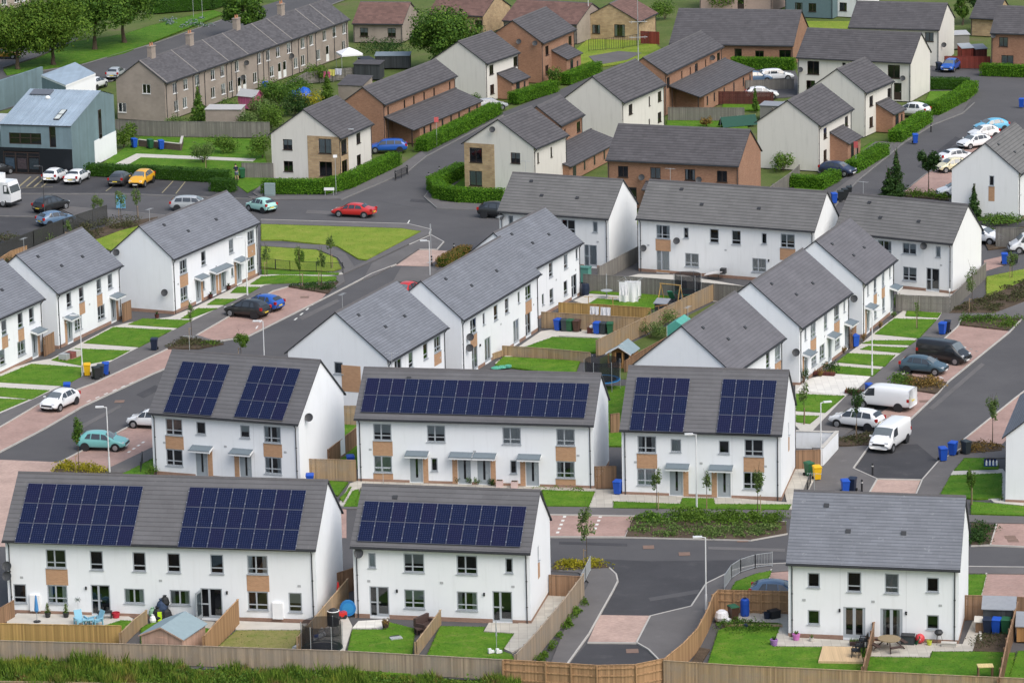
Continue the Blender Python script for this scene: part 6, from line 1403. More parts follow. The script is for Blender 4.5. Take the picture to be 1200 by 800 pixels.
def wall_run(px, h, mat, label, w=.2, cap=None, z=.0):
    P = [at(x, y, z) for x, y in px]; o = P[0]; r = thing('garden_wall', label, 'wall', T(o.x, o.y, z)); b, c = MB(), MB()
    for p, q in zip(P, P[1:]):
        b.bar(p - o + Vector((0, 0, h / 2)), q - o + Vector((0, 0, h / 2)), w, h); c.bar(p - o + Vector((0, 0, h + .035)), q - o + Vector((0, 0, h + .035)), w + .08, .06)
    link('masonry', b.mesh('masonry', mat), r); link('coping', c.mesh('coping', cap or PALE), r)
wall_run([(963, 547), (981, 527)], 1.5, WHITE, 'white rendered garden wall wing running towards the white people carrier'); wall_run([(933, 524.5), (980, 526)], 1.35, WHITE, 'white rendered garden wall across the back of the side garden')
wall_run([(163, 172), (212, 177), (214, 168)], .8, bricks('planter_brick', (.13, .085, .07), (.10, .07, .06), (.16, .13, .12), .225, .075, .01), 'low dark brick enclosure wall around three bins')
def railing(px, h, label, mat=None, gap=.11, z=.1, r=.011, spear=False):
    P = [at(x, y, z) for x, y in px]; o = P[0]; t = thing('railing', label, 'railing', T(o.x, o.y, z)); b, c = MB(), MB()
    for p, q in zip(P, P[1:]):
        p, q = p - o, q - o; L = (q - p).length; n = max(2, int(L / gap))
        for i in range(n): 
            a = p.lerp(q, i / n); b.box(a.x - r, a.x + r, a.y - r, a.y + r, .08, h + (.08 if spear else 0))
        for zz in (.1, h): c.bar(p + Vector((0, 0, zz)), q + Vector((0, 0, zz)), .04, .03)
        m_ = max(1, round(L / 2.2))
        for i in range(m_ + 1): a = p.lerp(q, i / m_); c.box(a.x - .03, a.x + .03, a.y - .03, a.y + .03, -.1, h + .06)
    link('bars', b.mesh('bars', mat or DARK), t); link('frame', c.mesh('rail_frame', mat or DARK), t)
railing([(306, 314), (340, 318), (402, 320)], 1.0, 'low black railing along the foot of the open green'); railing([(690, 60), (730, 57), (762, 51)], 1.5, 'black spear railing across the upper green', gap=.3, r=.02, spear=True); railing([(463, 211), (478, 204)], .9, 'black guard rail on the pavement by the clipped hedge'); railing([(849, 690), (857, 678), (868, 671), (885, 665.5), (905, 663)], 1.0, 'galvanised guard rail curving round the small corner lawn', STEEL); railing([(680, 692), (686, 680), (692, 668)], 1.0, 'galvanised guard rail beside the yellow shrub bed', STEEL)
railing([(937, 600), (946, 577), (950, 566)], .9, 'dark handrail beside the yellow bin', DARK, .3); railing([(165, 553), (167, 541)], .8, 'dark post and rail at the bay by the pair with twin solar blocks', DARK, .5)
def palisade():
    railing([(-8, 312), (40, 293), (75, 279), (126, 262)], 1.9, 'dark palisade fence round the tarmac lot', plain('palisade', (.05, .052, .05), .7), gap=.12, r=.025, z=0, spear=True)
palisade()
# ------------------------------------------------------------------ vegetation
LF = leaf_mat('leaf_mid', [(.028, .075, .010), (.055, .125, .014), (.09, .18, .020), (.14, .24, .03)])
LF_D = leaf_mat('leaf_dark', [(.014, .042, .009), (.028, .07, .012), (.05, .11, .018)])
LF_Y = leaf_mat('leaf_olive', [(.045, .10, .010), (.085, .165, .014), (.14, .22, .024)])
LF_B = leaf_mat('leaf_bright', [(.05, .11, .010), (.09, .17, .016), (.14, .23, .03)])
LF_G = leaf_mat('leaf_gold', [(.16, .17, .012), (.32, .29, .015), (.45, .38, .03)])
LF_R = leaf_mat('leaf_rust', [(.09, .06, .02), (.20, .12, .035), (.32, .20, .05), (.10, .10, .03)])
LF_H = leaf_mat('leaf_hedge', [(.05, .145, .006), (.085, .21, .009), (.13, .27, .012)])
LF_HD = leaf_mat('leaf_hedge_dark', [(.020, .065, .010), (.038, .10, .014), (.06, .14, .018)])
LF_S = leaf_mat('leaf_sapling', [(.065, .12, .028), (.115, .185, .042), (.17, .235, .07)])
LF_BR = leaf_mat('leaf_heath', [(.05, .05, .025), (.09, .085, .04), (.06, .085, .025), (.12, .09, .05)])
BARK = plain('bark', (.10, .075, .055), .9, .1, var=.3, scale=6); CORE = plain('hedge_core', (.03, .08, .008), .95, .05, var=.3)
def trunk_mesh(h, r, limbs=5, spread=2.0, top=None, seed=1):
    rr = random.Random(seed); b = MB(); p = Vector((0, 0, -.1)); n = 5; pts = [p]
    for i in range(n): p = p + Vector((rr.uniform(-.1, .1) * r * 3, rr.uniform(-.1, .1) * r * 3, h / n)); pts.append(p)
    for i, (a, c) in enumerate(zip(pts, pts[1:])): b.cyl(a, c, r * (1 - .12 * i) * (1.25 if i == 0 else 1), r * (1 - .12 * (i + 1)), n=8, caps=False)
    for k in range(limbs):
        a = 2 * math.pi * k / limbs + rr.uniform(-.4, .4); base = pts[-1 - (k % 2)]; t = base + Vector((math.cos(a) * spread, math.sin(a) * spread, (top or h * 1.1) * rr.uniform(.5, .9)))
        m_ = base.lerp(t, .5) + Vector((0, 0, spread * .12)); b.cyl(base, m_, r * .5, r * .3, n=6, caps=False); b.cyl(m_, t, r * .3, r * .08, n=5, caps=False)
        for q in range(2):
            e = m_.lerp(t, .3 + .4 * q) ; f = e + Vector((rr.uniform(-1, 1), rr.uniform(-1, 1), rr.uniform(.2, 1))) * spread * .4; b.cyl(e, f, r * .16, r * .05, n=4, caps=False)
    return b.mesh('trunk', BARK, smooth=60)
def tree(px, py, trunk_h, r, cs, n, leaf, mat, label, seed, z=.1, group=None, name='broadleaf_tree', limbs=5, spread=None, cat='tree', up=.35):
    p = at(px, py, z); root = thing(name, label, cat, T(p.x, p.y, z, RND.uniform(0, 6)), group)
    top = max(c[2] for c in cs)
    link('trunk', trunk_mesh(trunk_h, r, limbs, spread or max(c[3] for c in cs) * .7, top - trunk_h * .6, seed), root)
    C, N = clumps(cs, int(n * (1.7 if name == 'sapling' else 1))); link('crown', leaf_quads('crown', C, leaf, mat, up, N=N), root); return root
def crown(h, w, z0, k, seed, sy=1.0, hz=.5):
    """k clumps filling a rounded crown: half width w, from z0 to h"""
    rr = random.Random(seed); out = []; zc, hh = (h + z0) / 2, (h - z0) / 2
    for i in range(k):
        while True:
            x, y, z = rr.uniform(-1, 1), rr.uniform(-1, 1), rr.uniform(-1, 1)
            if x * x + y * y + z * z < 1: break
        s = rr.uniform(.26, .44); out.append((x * w * .78, y * w * .78 * sy, zc + z * hh * .8, w * s, w * s * sy, hh * s * 1.05))
    return out
GT = 'large street trees on the verge'
tree(21, 81, 2.6, .3, crown(9, 5.4, 1.5, 40, 1), 15000, .30, LF_Y, 'olive green street tree nearest the frame edge', 1, group=GT)
tree(63, 76, 2.6, .32, crown(10, 5.6, 1.7, 44, 2), 17000, .30, LF_Y, 'broad olive green street tree second along the verge', 2, group=GT)
tree(111, 58, 3.2, .34, crown(10.5, 5.2, 2.4, 40, 3), 15000, .30, LF, 'dark green street tree third along the verge', 3, group=GT)
tree(146, 50, 3.2, .33, crown(10, 5.0, 2.4, 38, 4), 15000, .30, LF, 'dark green street tree farthest along the verge', 4, group=GT)
tree(525, 80, 1.6, .35, crown(8.2, 4.9, .6, 46, 5), 16000, .30, LF, 'large round broad tree between the bungalow and the cream house', 5)
tree(288, 42, 2.0, .3, crown(6.5, 3.4, 1.2, 22, 6), 6000, .32, LF, 'green tree behind the ridge of the chimneyed terrace', 6)
tree(1152, 26, 2.2, .25, crown(5.6, 2.6, 1.5, 16, 7), 3600, .3, LF_D, 'dark round tree behind the red huts', 7)
tree(1128, 28, 1.0, .15, crown(4.6, 1.1, .8, 9, 8), 1800, .26, LF, 'narrow dark tree behind the low tan outbuilding', 8)
tree(1088, 224, 2.2, .07, crown(4.9, 1.25, 2.1, 12, 9), 2600, .22, LF_D, 'lollipop shaped tree on a thin stem by the parked cars', 9, limbs=4, name='lollipop_tree')
def conifer(px, py, h, w, label, mat=LF_D, n=2200, leaf=.2, z=.1, group=None):
    cs = [(math.cos(i * 2.4) * w * .32 * (1 - t), math.sin(i * 2.4) * w * .32 * (1 - t), .25 + h * t * .92, w * (1.02 - t) * .72 + .08, w * (1.02 - t) * .72 + .08, h * .12) for i, t in enumerate(np.linspace(0, 1, 11))]
    return tree(px, py, h * .8, .08, cs, n, leaf, mat, label, int(px), z=z, name='conifer', limbs=3, spread=w * .3, group=group)
conifer(1050, 226, 4.4, 1.15, 'tallest dark conifer at the mouth of the upper street', n=3200); conifer(1041, 232, 2.9, 1.05, 'shorter dark conifer in front of the tallest one', n=2200); conifer(1052, 232, 1.6, .9, 'squat dark conifer at the foot of the pair', n=1500); conifer(1141, 258, 3.4, .95, 'dark conifer peeping over the gable with the planted slope')
conifer(233, 143, 4.2, 1.3, 'upright dark green conifer in the terrace yard', LF, n=3000); conifer(885, 130, 2.6, .45, 'slim columnar conifer in the brick courtyard', LF, n=900); conifer(56, 722, .75, .22, 'small potted conifer beside the blue parasol', LF_B, n=320, leaf=.07); conifer(77.5, 722, .72, .2, 'small potted conifer between the parasol and the windmill', LF_B, n=320, leaf=.07)
conifer(384, 122, 3.9, 1.2, 'bushy bright green conifer in the terrace gardens', LF_B, n=2600)
def bush(px, py, w, h, label, mat=LF, n=900, leaf=.2, name='bush', k=8, z=.1, sy=1.0, group=None):
    p = at(px, py, z); rr = random.Random(px); cs = [(rr.uniform(-.6, .6) * w, rr.uniform(-.6, .6) * w * sy, h * rr.uniform(.3, .62), w * rr.uniform(.35, .6), w * rr.uniform(.35, .6) * sy, h * rr.uniform(.28, .4)) for _ in range(k)]
    C, N = clumps(cs, n, .5); C[:, 2] = np.maximum(C[:, 2], .02); root = thing(name, label, 'bush', T(p.x, p.y, z), group); link('foliage', leaf_quads('foliage', C, leaf, mat, N=N), root)
    b = MB()
    for q in range(5): b.cyl((0, 0, -.1), (rr.uniform(-.5, .5) * w, rr.uniform(-.5, .5) * w * sy, h * .6), .03, .01, n=5, caps=False)
    link('stem', b.mesh('stem', BARK), root); return root
GB = 'bushes in the terrace gardens'
bush(362, 128, 1.7, 2.6, 'golden green bush behind the cream flats', LF_G, 1500, group=GB); bush(330, 128, 2.6, 3.6, 'dark green bush in the terrace gardens below the pink hut', LF, 3200, group=GB); bush(302, 138, 2.4, 2.8, 'loose green bush beside the pale flat garage roof', LF_S, 2200, group=GB); bush(346, 110, 2.0, 2.6, 'green bush close to the terrace wall', LF, 1800, group=GB)
bush(286, 152, 2.0, 2.6, 'straggling green bush along the dark silver fence', LF_S, 1500, group=GB); bush(205, 152, 2.0, 1.8, 'grey green bush against the dark silver fence', LF_S, 1400, group=GB); bush(308, 185, 1.8, 3.2, 'bright bush at the corner of the cream flats', LF_B, 1700, group=GB); bush(262, 178, 1.8, 2.2, 'low tree like bush on the enclosed lawn', LF_B, 1300, group=GB); bush(238, 190, 1.5, 2.4, 'thin leaved bush in the middle of the enclosed lawn', LF_S, 900, group=GB)
bush(318, 122, 2.2, 3.4, 'full green bush beside the bright blue tarpaulin', LF, 2600, group=GB); bush(346, 134, 2.2, 3.0, 'full dark bush above the roof of the cream flats', LF_D, 2400, group=GB); bush(270, 140, 2.0, 2.6, 'green bush between the garage and the terrace wall', LF, 1900, group=GB); bush(318, 150, 2.0, 3.2, 'leafy bush beside the gable of the cream flats', LF_B, 2200, group=GB)
bush(145, 172, 1.7, 3.0, 'yellowing bush beside the white base of the shop gable', LF_Y, 1600, group=GB); bush(370, 96, 1.6, 2.4, 'reddish green bush near the clothes line', LF_Y, 1300, group=GB); bush(450, 60, 4.0, 1.6, 'long low shrubbery below the bungalow windows', LF_D, 1800, group=GB)
bush(651, 97, 1.2, 2.2, 'round bush beside the brick porch near the green', LF, 900); bush(556, 128, 1.1, 2.2, 'bush at the end of the long lean-to', LF, 900); bush(918, 200, 1.4, 2.2, 'light green bush over the grey fence by the cream gable', LF_B, 1000); bush(828, 148, .8, 1.2, 'dried tan shrub before the grey panel fence', LF_R, 400); bush(779, 22, 2.2, 3.0, 'yellow green bush at the edge of the deep tiled hall roof', LF_B, 1800); bush(868, 10, 4.5, 3.2, 'broad bright green bush mass beyond the hall ridge', LF_B, 3600, sy=.6); bush(1174, 586, .3, .6, 'little shrub at the corner of the white house', LF, 150, .08)
bush(177, 556, .6, .9, 'small shrub against the corner of the twin block solar house', LF_B, 400, .1); bush(975, 436, .9, 1.0, 'dark shrub in a pot by the white paved garden', LF_D, 500, .12); bush(998, 463, .5, .8, 'small dark shrub at the edge of the white paving', LF_D, 300, .1); bush(1055, 359, .9, 1.3, 'dark green bush against the silver grey end fence', LF, 600, .16); bush(762, 395, 1.5, 1.6, 'straggly green bush behind the wooden playhouse', LF_S, 1300, .13); bush(776, 380, 1.5, 1.5, 'weedy bush beside the teal tented frame', LF_S, 1200, .13)
bush(1180, 262, 4.2, 1.1, 'long low bush mound beyond the blank gable', LF, 2200, .18, sy=.5); bush(1178, 278, 3.6, 1.0, 'bright green bush mound nearer the blank gable', LF_B, 2000, .18, sy=.5); bush(942, 449, .5, 1.5, 'tall dark shrub beside the mauve terrace door', LF_D, 450, .1)
bush(12, 313, 1.5, 1.2, 'brown weedy bush at the frame edge by the palisade', LF_BR, 700, .14); bush(8, 285, 1.6, 1.3, 'pale grey weedy bush on the fenced lot', LF_BR, 700, .14); bush(95, 270, 2.2, 1.1, 'brown green scrub along the palisade corner', LF_BR, 1100, .14); bush(140, 264, 2.4, 1.0, 'low brown scrub beside the open grass corner', LF_BR, 1100, .14); bush(55, 283, 1.5, 1.6, 'green scrub growing through the palisade', LF_S, 800, .14)
def sapling(px, py, h, w, label, mat=LF_S, n=420, z=.12, leaf=.13, z0=.42, stake=True):
    cs = crown(h, w, h * z0, 12, int(px * 3), 1.0); r = tree(px, py, h * .8, .035, cs, n, leaf, mat, label, int(px), z=z, group='young street trees', name='sapling', limbs=5, spread=w * .5)
    if stake: b = MB(); b.cyl((.25, 0, -.1), (.25, 0, 1.3), .03, n=6); b.bar((0, 0, 1.2), (.25, 0, 1.2), .04, .04); link('stake', b.mesh('stake', BD_TAN), r)
for a in [(93, 552, 4.3, .62, 'conical young tree growing in the yellow shrub bed', LF, 900), (688, 664, 4.4, .62, 'young tree standing in the golden bed at the road corner', LF_S, 650), (770, 597, 3.2, .5, 'pale young tree beside the left canopy of the walled pair', LF_S, 330), (828, 598, 3.0, .42, 'thin young tree between the twin canopies', LF_S, 240), (888, 600, 3.6, .55, 'young tree in front of the brick window panel of the walled pair', LF_S, 420),
          (1163, 521, 4.2, .62, 'feathery young tree on the paved strip above the bin trio', LF_S, 520), (1004, 516, 4.2, .7, 'dark young tree in front of the side on white van', LF_D, 620), (942, 497, 3.6, .5, 'thin young tree on the lawn strip beside the square block roof', LF_S, 260), (1138, 592, 2.8, .4, 'young tree at the gable end of the bare slate roof', LF, 420), (352, 336, 4.0, .5, 'conical young tree in the dark planted island', LF, 520), (377, 335, 3.7, .5, 'young tree beside the conical one in the planted island', LF_S, 420),
          (388, 314, 3.3, .45, 'thin young tree on the near edge of the open green', LF_S, 300), (313, 322, 3.0, .45, 'thin young tree beside the low black railing', LF_S, 280), (283, 424, 3.0, .8, 'leafy young tree behind the twin block ridge', LF_B, 900), (225, 400, 3.6, .35, 'bare looking young tree on the grey shrub bed', LF_S, 160), (1139, 366, 4.4, .85, 'young tree on the planted slope below the blank gable', LF_S, 420), (1186, 325, 2.6, .6, 'young tree on the green slope near the black bin', LF_S, 260),
          (1075, 385, 2.6, .3, 'spindly young tree by the shrub bed at the street turn', LF_S, 120), (142, 258, 3.2, .8, 'young tree before the light blue notice', LF_S, 420), (115, 262, 3.0, .7, 'young tree in the brown scrub by the palisade', LF_S, 380), (161, 256, 3.2, .6, 'young tree in the brown bed above the slate roof', LF_S, 350), (242, 196, 2.6, .9, 'spreading young tree on the enclosed lawn', LF_S, 500), (80, 286, 2.6, .5, 'spindly young tree behind the slate ridge', LF_S, 220)]: sapling(*a)
def hedge(px, h, w, label, mat=LF_H, dens=95, leaf=.12, z=.05):
    P = [at(x, y, z) for x, y in px]; o = P[0]; r = thing('hedge', label, 'hedge', T(o.x, o.y, z), 'clipped hedges'); b = MB(); CC, NN = [], []
    for p, q in zip(P, P[1:]):
        p, q = p - o, q - o; d = (q - p).normalized(); n = Vector((d.y, -d.x, 0)); c = w / 2
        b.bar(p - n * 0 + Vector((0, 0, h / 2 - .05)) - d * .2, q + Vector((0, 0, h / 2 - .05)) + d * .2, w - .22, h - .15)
        L = (q - p).length + w * .6; p2 = p - d * w * .3
        for nn, area, f in ((n, L * h, lambda u, v: p2 + d * u * L + n * c + Vector((0, 0, v * h))), (-n, L * h, lambda u, v: p2 + d * u * L - n * c + Vector((0, 0, v * h))), (Vector((0, 0, 1)), L * w, lambda u, v: p2 + d * u * L + n * (v - .5) * w + Vector((0, 0, h))), (-d, w * h, lambda u, v: p2 + n * (u - .5) * w + Vector((0, 0, v * h))), (d, w * h, lambda u, v: p2 + d * L + n * (u - .5) * w + Vector((0, 0, v * h)))):
            k = int(area * dens)
            for _ in range(k): CC.append(tuple(f(RND.random(), RND.random()) + Vector((RND.gauss(0, .035), RND.gauss(0, .035), RND.gauss(0, .03))))); NN.append(tuple(nn))
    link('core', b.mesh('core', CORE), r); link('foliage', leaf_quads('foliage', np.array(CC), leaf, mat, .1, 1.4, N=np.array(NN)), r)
hedge([(106, 205), (180, 208.5), (264, 213)], 1.25, 1.5, 'dark clipped hedge behind the shop car park', LF_HD); hedge([(252, 223), (272, 224)], 1.3, 1.4, 'short dark hedge block at the corner of the car park', LF_HD); hedge([(312, 226), (380, 226), (408, 219.5), (462, 194)], 1.45, 1.5, 'long clipped hedge in front of the cream flats with the stone corner')
hedge([(495, 176.5), (540, 154.5), (580, 134)], 1.35, 1.6, 'long clipped hedge beside the tiled lean-to'); hedge([(586, 237), (540, 236), (516, 232), (509, 222), (540, 206)], 1.4, 1.5, 'curved clipped hedge round the flats with the stone bay'); hedge([(603, 121), (648, 107.5)], 1.35, 1.5, 'clipped hedge below the brick porch of the cream house'); hedge([(664, 98.5), (698, 85)], 1.35, 1.5, 'clipped hedge below the porch beside the railed green')
hedge([(999, 202.5), (1034, 182)], 1.3, 1.5, 'clipped hedge beside the dark blue hatchback'); hedge([(1050, 166.5), (1084, 144)], 1.35, 1.6, 'clipped hedge in front of the white crossover'); hedge([(930, 218), (958, 220)], 1.2, 1.5, 'low clipped hedge at the corner near the group of bins'); hedge([(960, 221), (977, 212)], 1.2, 1.4, 'short clipped hedge turning towards the dark blue hatchback'); hedge([(1080, 133), (1097, 133.5), (1125, 119), (1138, 108)], 1.35, 1.6, 'curved clipped hedge round the lawn of the long cream terrace'); hedge([(1091, 104), (1132, 104.5)], 1.35, 1.4, 'dark clipped hedge across the back of the corner lawn', LF_HD); hedge([(1154, 88), (1212, 90)], 1.4, 1.6, 'clipped hedge below the orange brick house at the frame edge'); hedge([(862, 80), (928, 81.5)], 1.4, 1.5, 'straight clipped hedge in front of the low brick hall'); hedge([(519, 312), (545, 298)], .9, 1.2, 'rust coloured hedge beside the paved crossing', LF_R); hedge([(180, 15), (245, 10), (300, -6)], 1.8, 2.0, 'dark hedge on the far side of the upper road', LF_HD)
def cover(px, n, hgt, leaf, mat, name, z=.14, mound=.5):
    """uncountable low planting over a bed"""
    P = [at(x, y, z) for x, y in px]; xs, ys = [p.x for p in P], [p.y for p in P]; C = []; tries = 0
    def inside(x, y):
        c = False
        for a, b_ in zip(P, P[1:] + P[:1]):
            if (a.y > y) != (b_.y > y) and x < (b_.x - a.x) * (y - a.y) / (b_.y - a.y) + a.x: c = not c
        return c
    K = []
    while len(K) < max(4, n // 60):
        x, y = RND.uniform(min(xs), max(xs)), RND.uniform(min(ys), max(ys))
        if inside(x, y): K.append((x, y, RND.uniform(.3, .6) * (1 + mound), RND.uniform(.6, 1.0) * hgt))
    for x, y, r, h in K:
        for _ in range(60):
            a, q = RND.uniform(0, 6.283), math.sqrt(RND.random()); C.append((x + math.cos(a) * q * r, y + math.sin(a) * q * r, z + h * (1 - q * q) * RND.uniform(.35, 1) + .03))
    o = link(name, leaf_quads(name, np.array(C), leaf, mat)); tag(o, kind='stuff'); return o
cover([(790, 600), (918, 606), (918, 616), (800, 611)], 5500, .75, .15, LF_B, 'shrub_planting'); cover([(748, 605.5), (795, 605), (800, 612), (745, 612)], 1500, .6, .15, LF, 'shrub_planting'); cover([(742, 612), (918, 616), (880, 629), (738, 626)], 3600, .3, .15, LF_S, 'ground_cover')
cover([(1139, 614), (1164, 615), (1158, 635), (1139, 636)], 1300, .5, .15, LF_D, 'shrub_planting'); cover([(1047, 444), (1062, 440), (1068, 452), (1052, 452)], 800, .8, .15, LF, 'shrub_planting'); cover([(1066, 443), (1108, 448), (1097, 456), (1064, 452)], 1500, .7, .14, LF_R, 'shrub_planting'); cover([(984, 515), (1018, 508), (1018, 520), (985, 520)], 800, .4, .13, LF_BR, 'shrub_planting'); cover([(1126, 530), (1129, 518), (1172, 521), (1172, 526)], 900, .6, .13, LF_R, 'shrub_planting')
cover([(1130, 372.5), (1160, 373), (1150, 380), (1128, 379)], 900, .7, .15, LF, 'shrub_planting'); cover([(1160, 373), (1195, 374), (1180, 384), (1158, 382)], 900, .7, .15, LF_Y, 'shrub_planting'); cover([(652, 660), (698, 657), (710, 664), (655, 666)], 1500, .5, .13, LF_G, 'golden_shrubs'); cover([(66, 551), (70, 544), (124, 550), (118, 554)], 1500, .6, .14, LF_G, 'golden_shrubs'); cover([(197, 406), (215, 396), (258, 401), (233, 406)], 1500, .22, .13, LF_BR, 'ground_cover'); cover([(240, 401), (248, 399), (250, 403), (242, 404)], 200, .4, .12, LF_B, 'shrub_planting'); cover([(340, 335), (395, 331), (384, 341)], 1100, .4, .14, LF_D, 'shrub_planting')
cover([(1114, 364), (1156, 348), (1210, 324), (1210, 345), (1165, 364)], 3800, .35, .15, LF_BR, 'ground_cover'); cover([(0, 303), (100, 273), (180, 256), (140, 268), (60, 298), (20, 316)], 4200, .5, .16, LF_BR, 'scrub'); cover([(844, 740), (851, 728), (905, 730), (902, 740)], 2000, .55, .10, LF, 'shrub_planting'); cover([(1142, 760), (1147, 744), (1178, 744), (1176, 762)], 700, .3, .10, LF_BR, 'shrub_planting'); cover([(1062, 226), (1110, 229), (1110, 233), (1060, 229)], 1500, .7, .16, LF_Y, 'shrub_planting'); cover([(627, 775), (661, 734), (688, 697), (693, 698), (666, 737), (634, 777)], 2600, .5, .11, LF_B, 'footpath_weeds', .1, -.45); cover([(1135, 210), (1165, 220), (1165, 226), (1140, 222)], 400, .5, .15, LF, 'shrub_planting', .1)
cover([(190, 24), (240, 20), (248, 30), (200, 36)], 900, .5, .2, leaf_mat('leaf_flowers', [(.05, .2, .05), (.03, .12, .03), (.35, .38, .4), (.2, .22, .3)]), 'flower_bed', .1); cover([(625, 571), (690, 573), (690, 575), (625, 573.5)], 300, .35, .1, LF_B, 'shrub_planting', .1)
def bank_mat(name, k):
    t = NT(name); r = t.n('ShaderNodeNewGeometry').outputs['Random Per Island']; co = t.coord('World')
    g = t.ramp(r, [(0, (.035, .08, .010)), (.5, (.10, .19, .018)), (1, (.20, .28, .04))]); y = t.ramp(r, [(0, (.15, .20, .02)), (1, (.40, .38, .06))]); b_ = t.ramp(r, [(0, (.12, .075, .03)), (1, (.30, .19, .08))])
    col = t.mix(t.ramp(t.noise(co, .42 + .2 * k, 3), [(.54, (0, 0, 0)), (.68, (.8,) * 3)]), g, y)
    col = t.mix(t.ramp(t.noise(co, .75, 4), [(.56 - .04 * k, (0, 0, 0)), (.68, (.8,) * 3)]), col, b_)
    t.l(col, t.b.inputs['Base Color']); return t.done(.7, .2)
def wild_grass():
    """the unmown bank below the long fence: blades, seed heads and weeds"""
    n = 120000; U = NP.random(n); Vv = NP.random(n)
    A, B = at(-25, 777, 0), at(610, 803, 0); near0, near1 = at(-40, 880, 0), at(610, 880, 0)
    X = np.array(A)[None] * ((1 - U) * (1 - Vv))[:, None] + np.array(B)[None] * (U * (1 - Vv))[:, None] + np.array(near0)[None] * ((1 - U) * Vv)[:, None] + np.array(near1)[None] * (U * Vv)[:, None]
    k = 1.2 * np.sin(X[:, 0] * 1.3) * np.sin(X[:, 1] * .9 + 2) + .8 * np.sin(X[:, 0] * .45 + 1) + .9 * np.sin(X[:, 0] * 3.1 + X[:, 1] * 2.2) * np.sin(X[:, 0] * .8)
    h = (1.0 + .3 * k) * (.5 + .7 * NP.random(n)) * (1 - .35 * U); h = np.clip(h, .2, 2.0)
    X[:, 2] = -.05; lean = NP.normal(size=(n, 2)) * .16 * h[:, None]; w = .018 + .03 * NP.random(n); a = NP.random(n) * 6.28
    S = np.stack([np.cos(a) * w, np.sin(a) * w, np.zeros(n)], 1); Tp = X + np.stack([lean[:, 0], lean[:, 1], h], 1); Md = X + np.stack([lean[:, 0] * .3, lean[:, 1] * .3, h * .55], 1)
    for nm, sel, mt in (('tall_grass', slice(0, 94000), bank_mat('grass_blades', 0)), ('tall_weeds', slice(94000, n), bank_mat('weed_blades', 1))):
        x, s, md, tp = X[sel], S[sel], Md[sel], Tp[sel]; m_ = len(x)
        Vt = np.stack([x - s, x + s, md + s * .8, tp, md - s * .8], 1).reshape(-1, 3)
        me = bpy.data.meshes.new(nm); me.vertices.add(5 * m_); me.vertices.foreach_set('co', Vt.astype(np.float32).ravel()); me.loops.add(5 * m_); me.loops.foreach_set('vertex_index', np.arange(5 * m_, dtype=np.int32)); me.polygons.add(m_); me.polygons.foreach_set('loop_start', np.arange(0, 5 * m_, 5, dtype=np.int32)); me.materials.append(mt); me.update(calc_edges=True)
        tag(link(nm, me), kind='stuff')
    cover([(0, 786), (200, 790), (400, 797), (590, 806), (590, 815), (0, 812)], 9000, 1.15, .15, LF_B, 'bramble_patches', 0)
    cover([(0, 790), (200, 794), (400, 800), (590, 808), (590, 820), (0, 818)], 5000, 1.2, .15, LF, 'dock_patches', 0)
wild_grass()
cover([(600, 812), (745, 826), (900, 822), (1250, 836), (1250, 905), (600, 905)], 16000, .7, .2, LF_Y, 'verge_growth', -.05)

def tufts():
    """blades standing on the lawns and straggling over their edges"""
    D = {}
    for P, z, mt in LAWNS:
        pts = D.setdefault('meadow' if mt is MEADOW else 'lawn', []); xs, ys = [p.x for p in P], [p.y for p in P]
        for p, q in zip(P, P[1:] + P[:1]):
            for _ in range(int((q - p).length * 22)): v = p.lerp(q, RND.random()); pts.append((v.x + RND.gauss(0, .035), v.y + RND.gauss(0, .035), z + .01))
        for _ in range(int((max(xs) - min(xs)) * (max(ys) - min(ys)) * 9)):
            x, y = RND.uniform(min(xs), max(xs)), RND.uniform(min(ys), max(ys)); c = False
            for a, b_ in zip(P, P[1:] + P[:1]):
                if (a.y > y) != (b_.y > y) and x < (b_.x - a.x) * (y - a.y) / (b_.y - a.y) + a.x: c = not c
            if c: pts.append((x, y, z + .02))
    for k, pts in D.items(): tag(link('grass_tufts', leaf_quads('grass_tufts', np.array(pts), .07, leaf_mat('tuft_' + k, [(.055, .14, .008), (.085, .185, .013), (.14, .22, .025)] if k == 'lawn' else [(.13, .20, .02), (.19, .25, .03), (.26, .28, .05)]), .5)), kind='stuff')
tufts()
def rail():
    p, q = at(-8, 812, 0), at(200, 815, 0); r = thing('rail_fence', 'low pale rail half buried in the wild grass', 'fence', T(p.x, p.y, 0)); q = q - p; p = Vector()
    b = MB(); b.bar(p + Vector((0, 0, .8)), q + Vector((0, 0, .8)), .06, .08); link('rail', b.mesh('rail', BD_TAN), r)
    for i in range(5): c = p.lerp(q, i / 4); b = MB(); b.box(-.05, .05, -.05, .05, -.1, .85); link('post', b.mesh('rail_post', BD_TAN), r, T(c.x, c.y, 0))
rail()
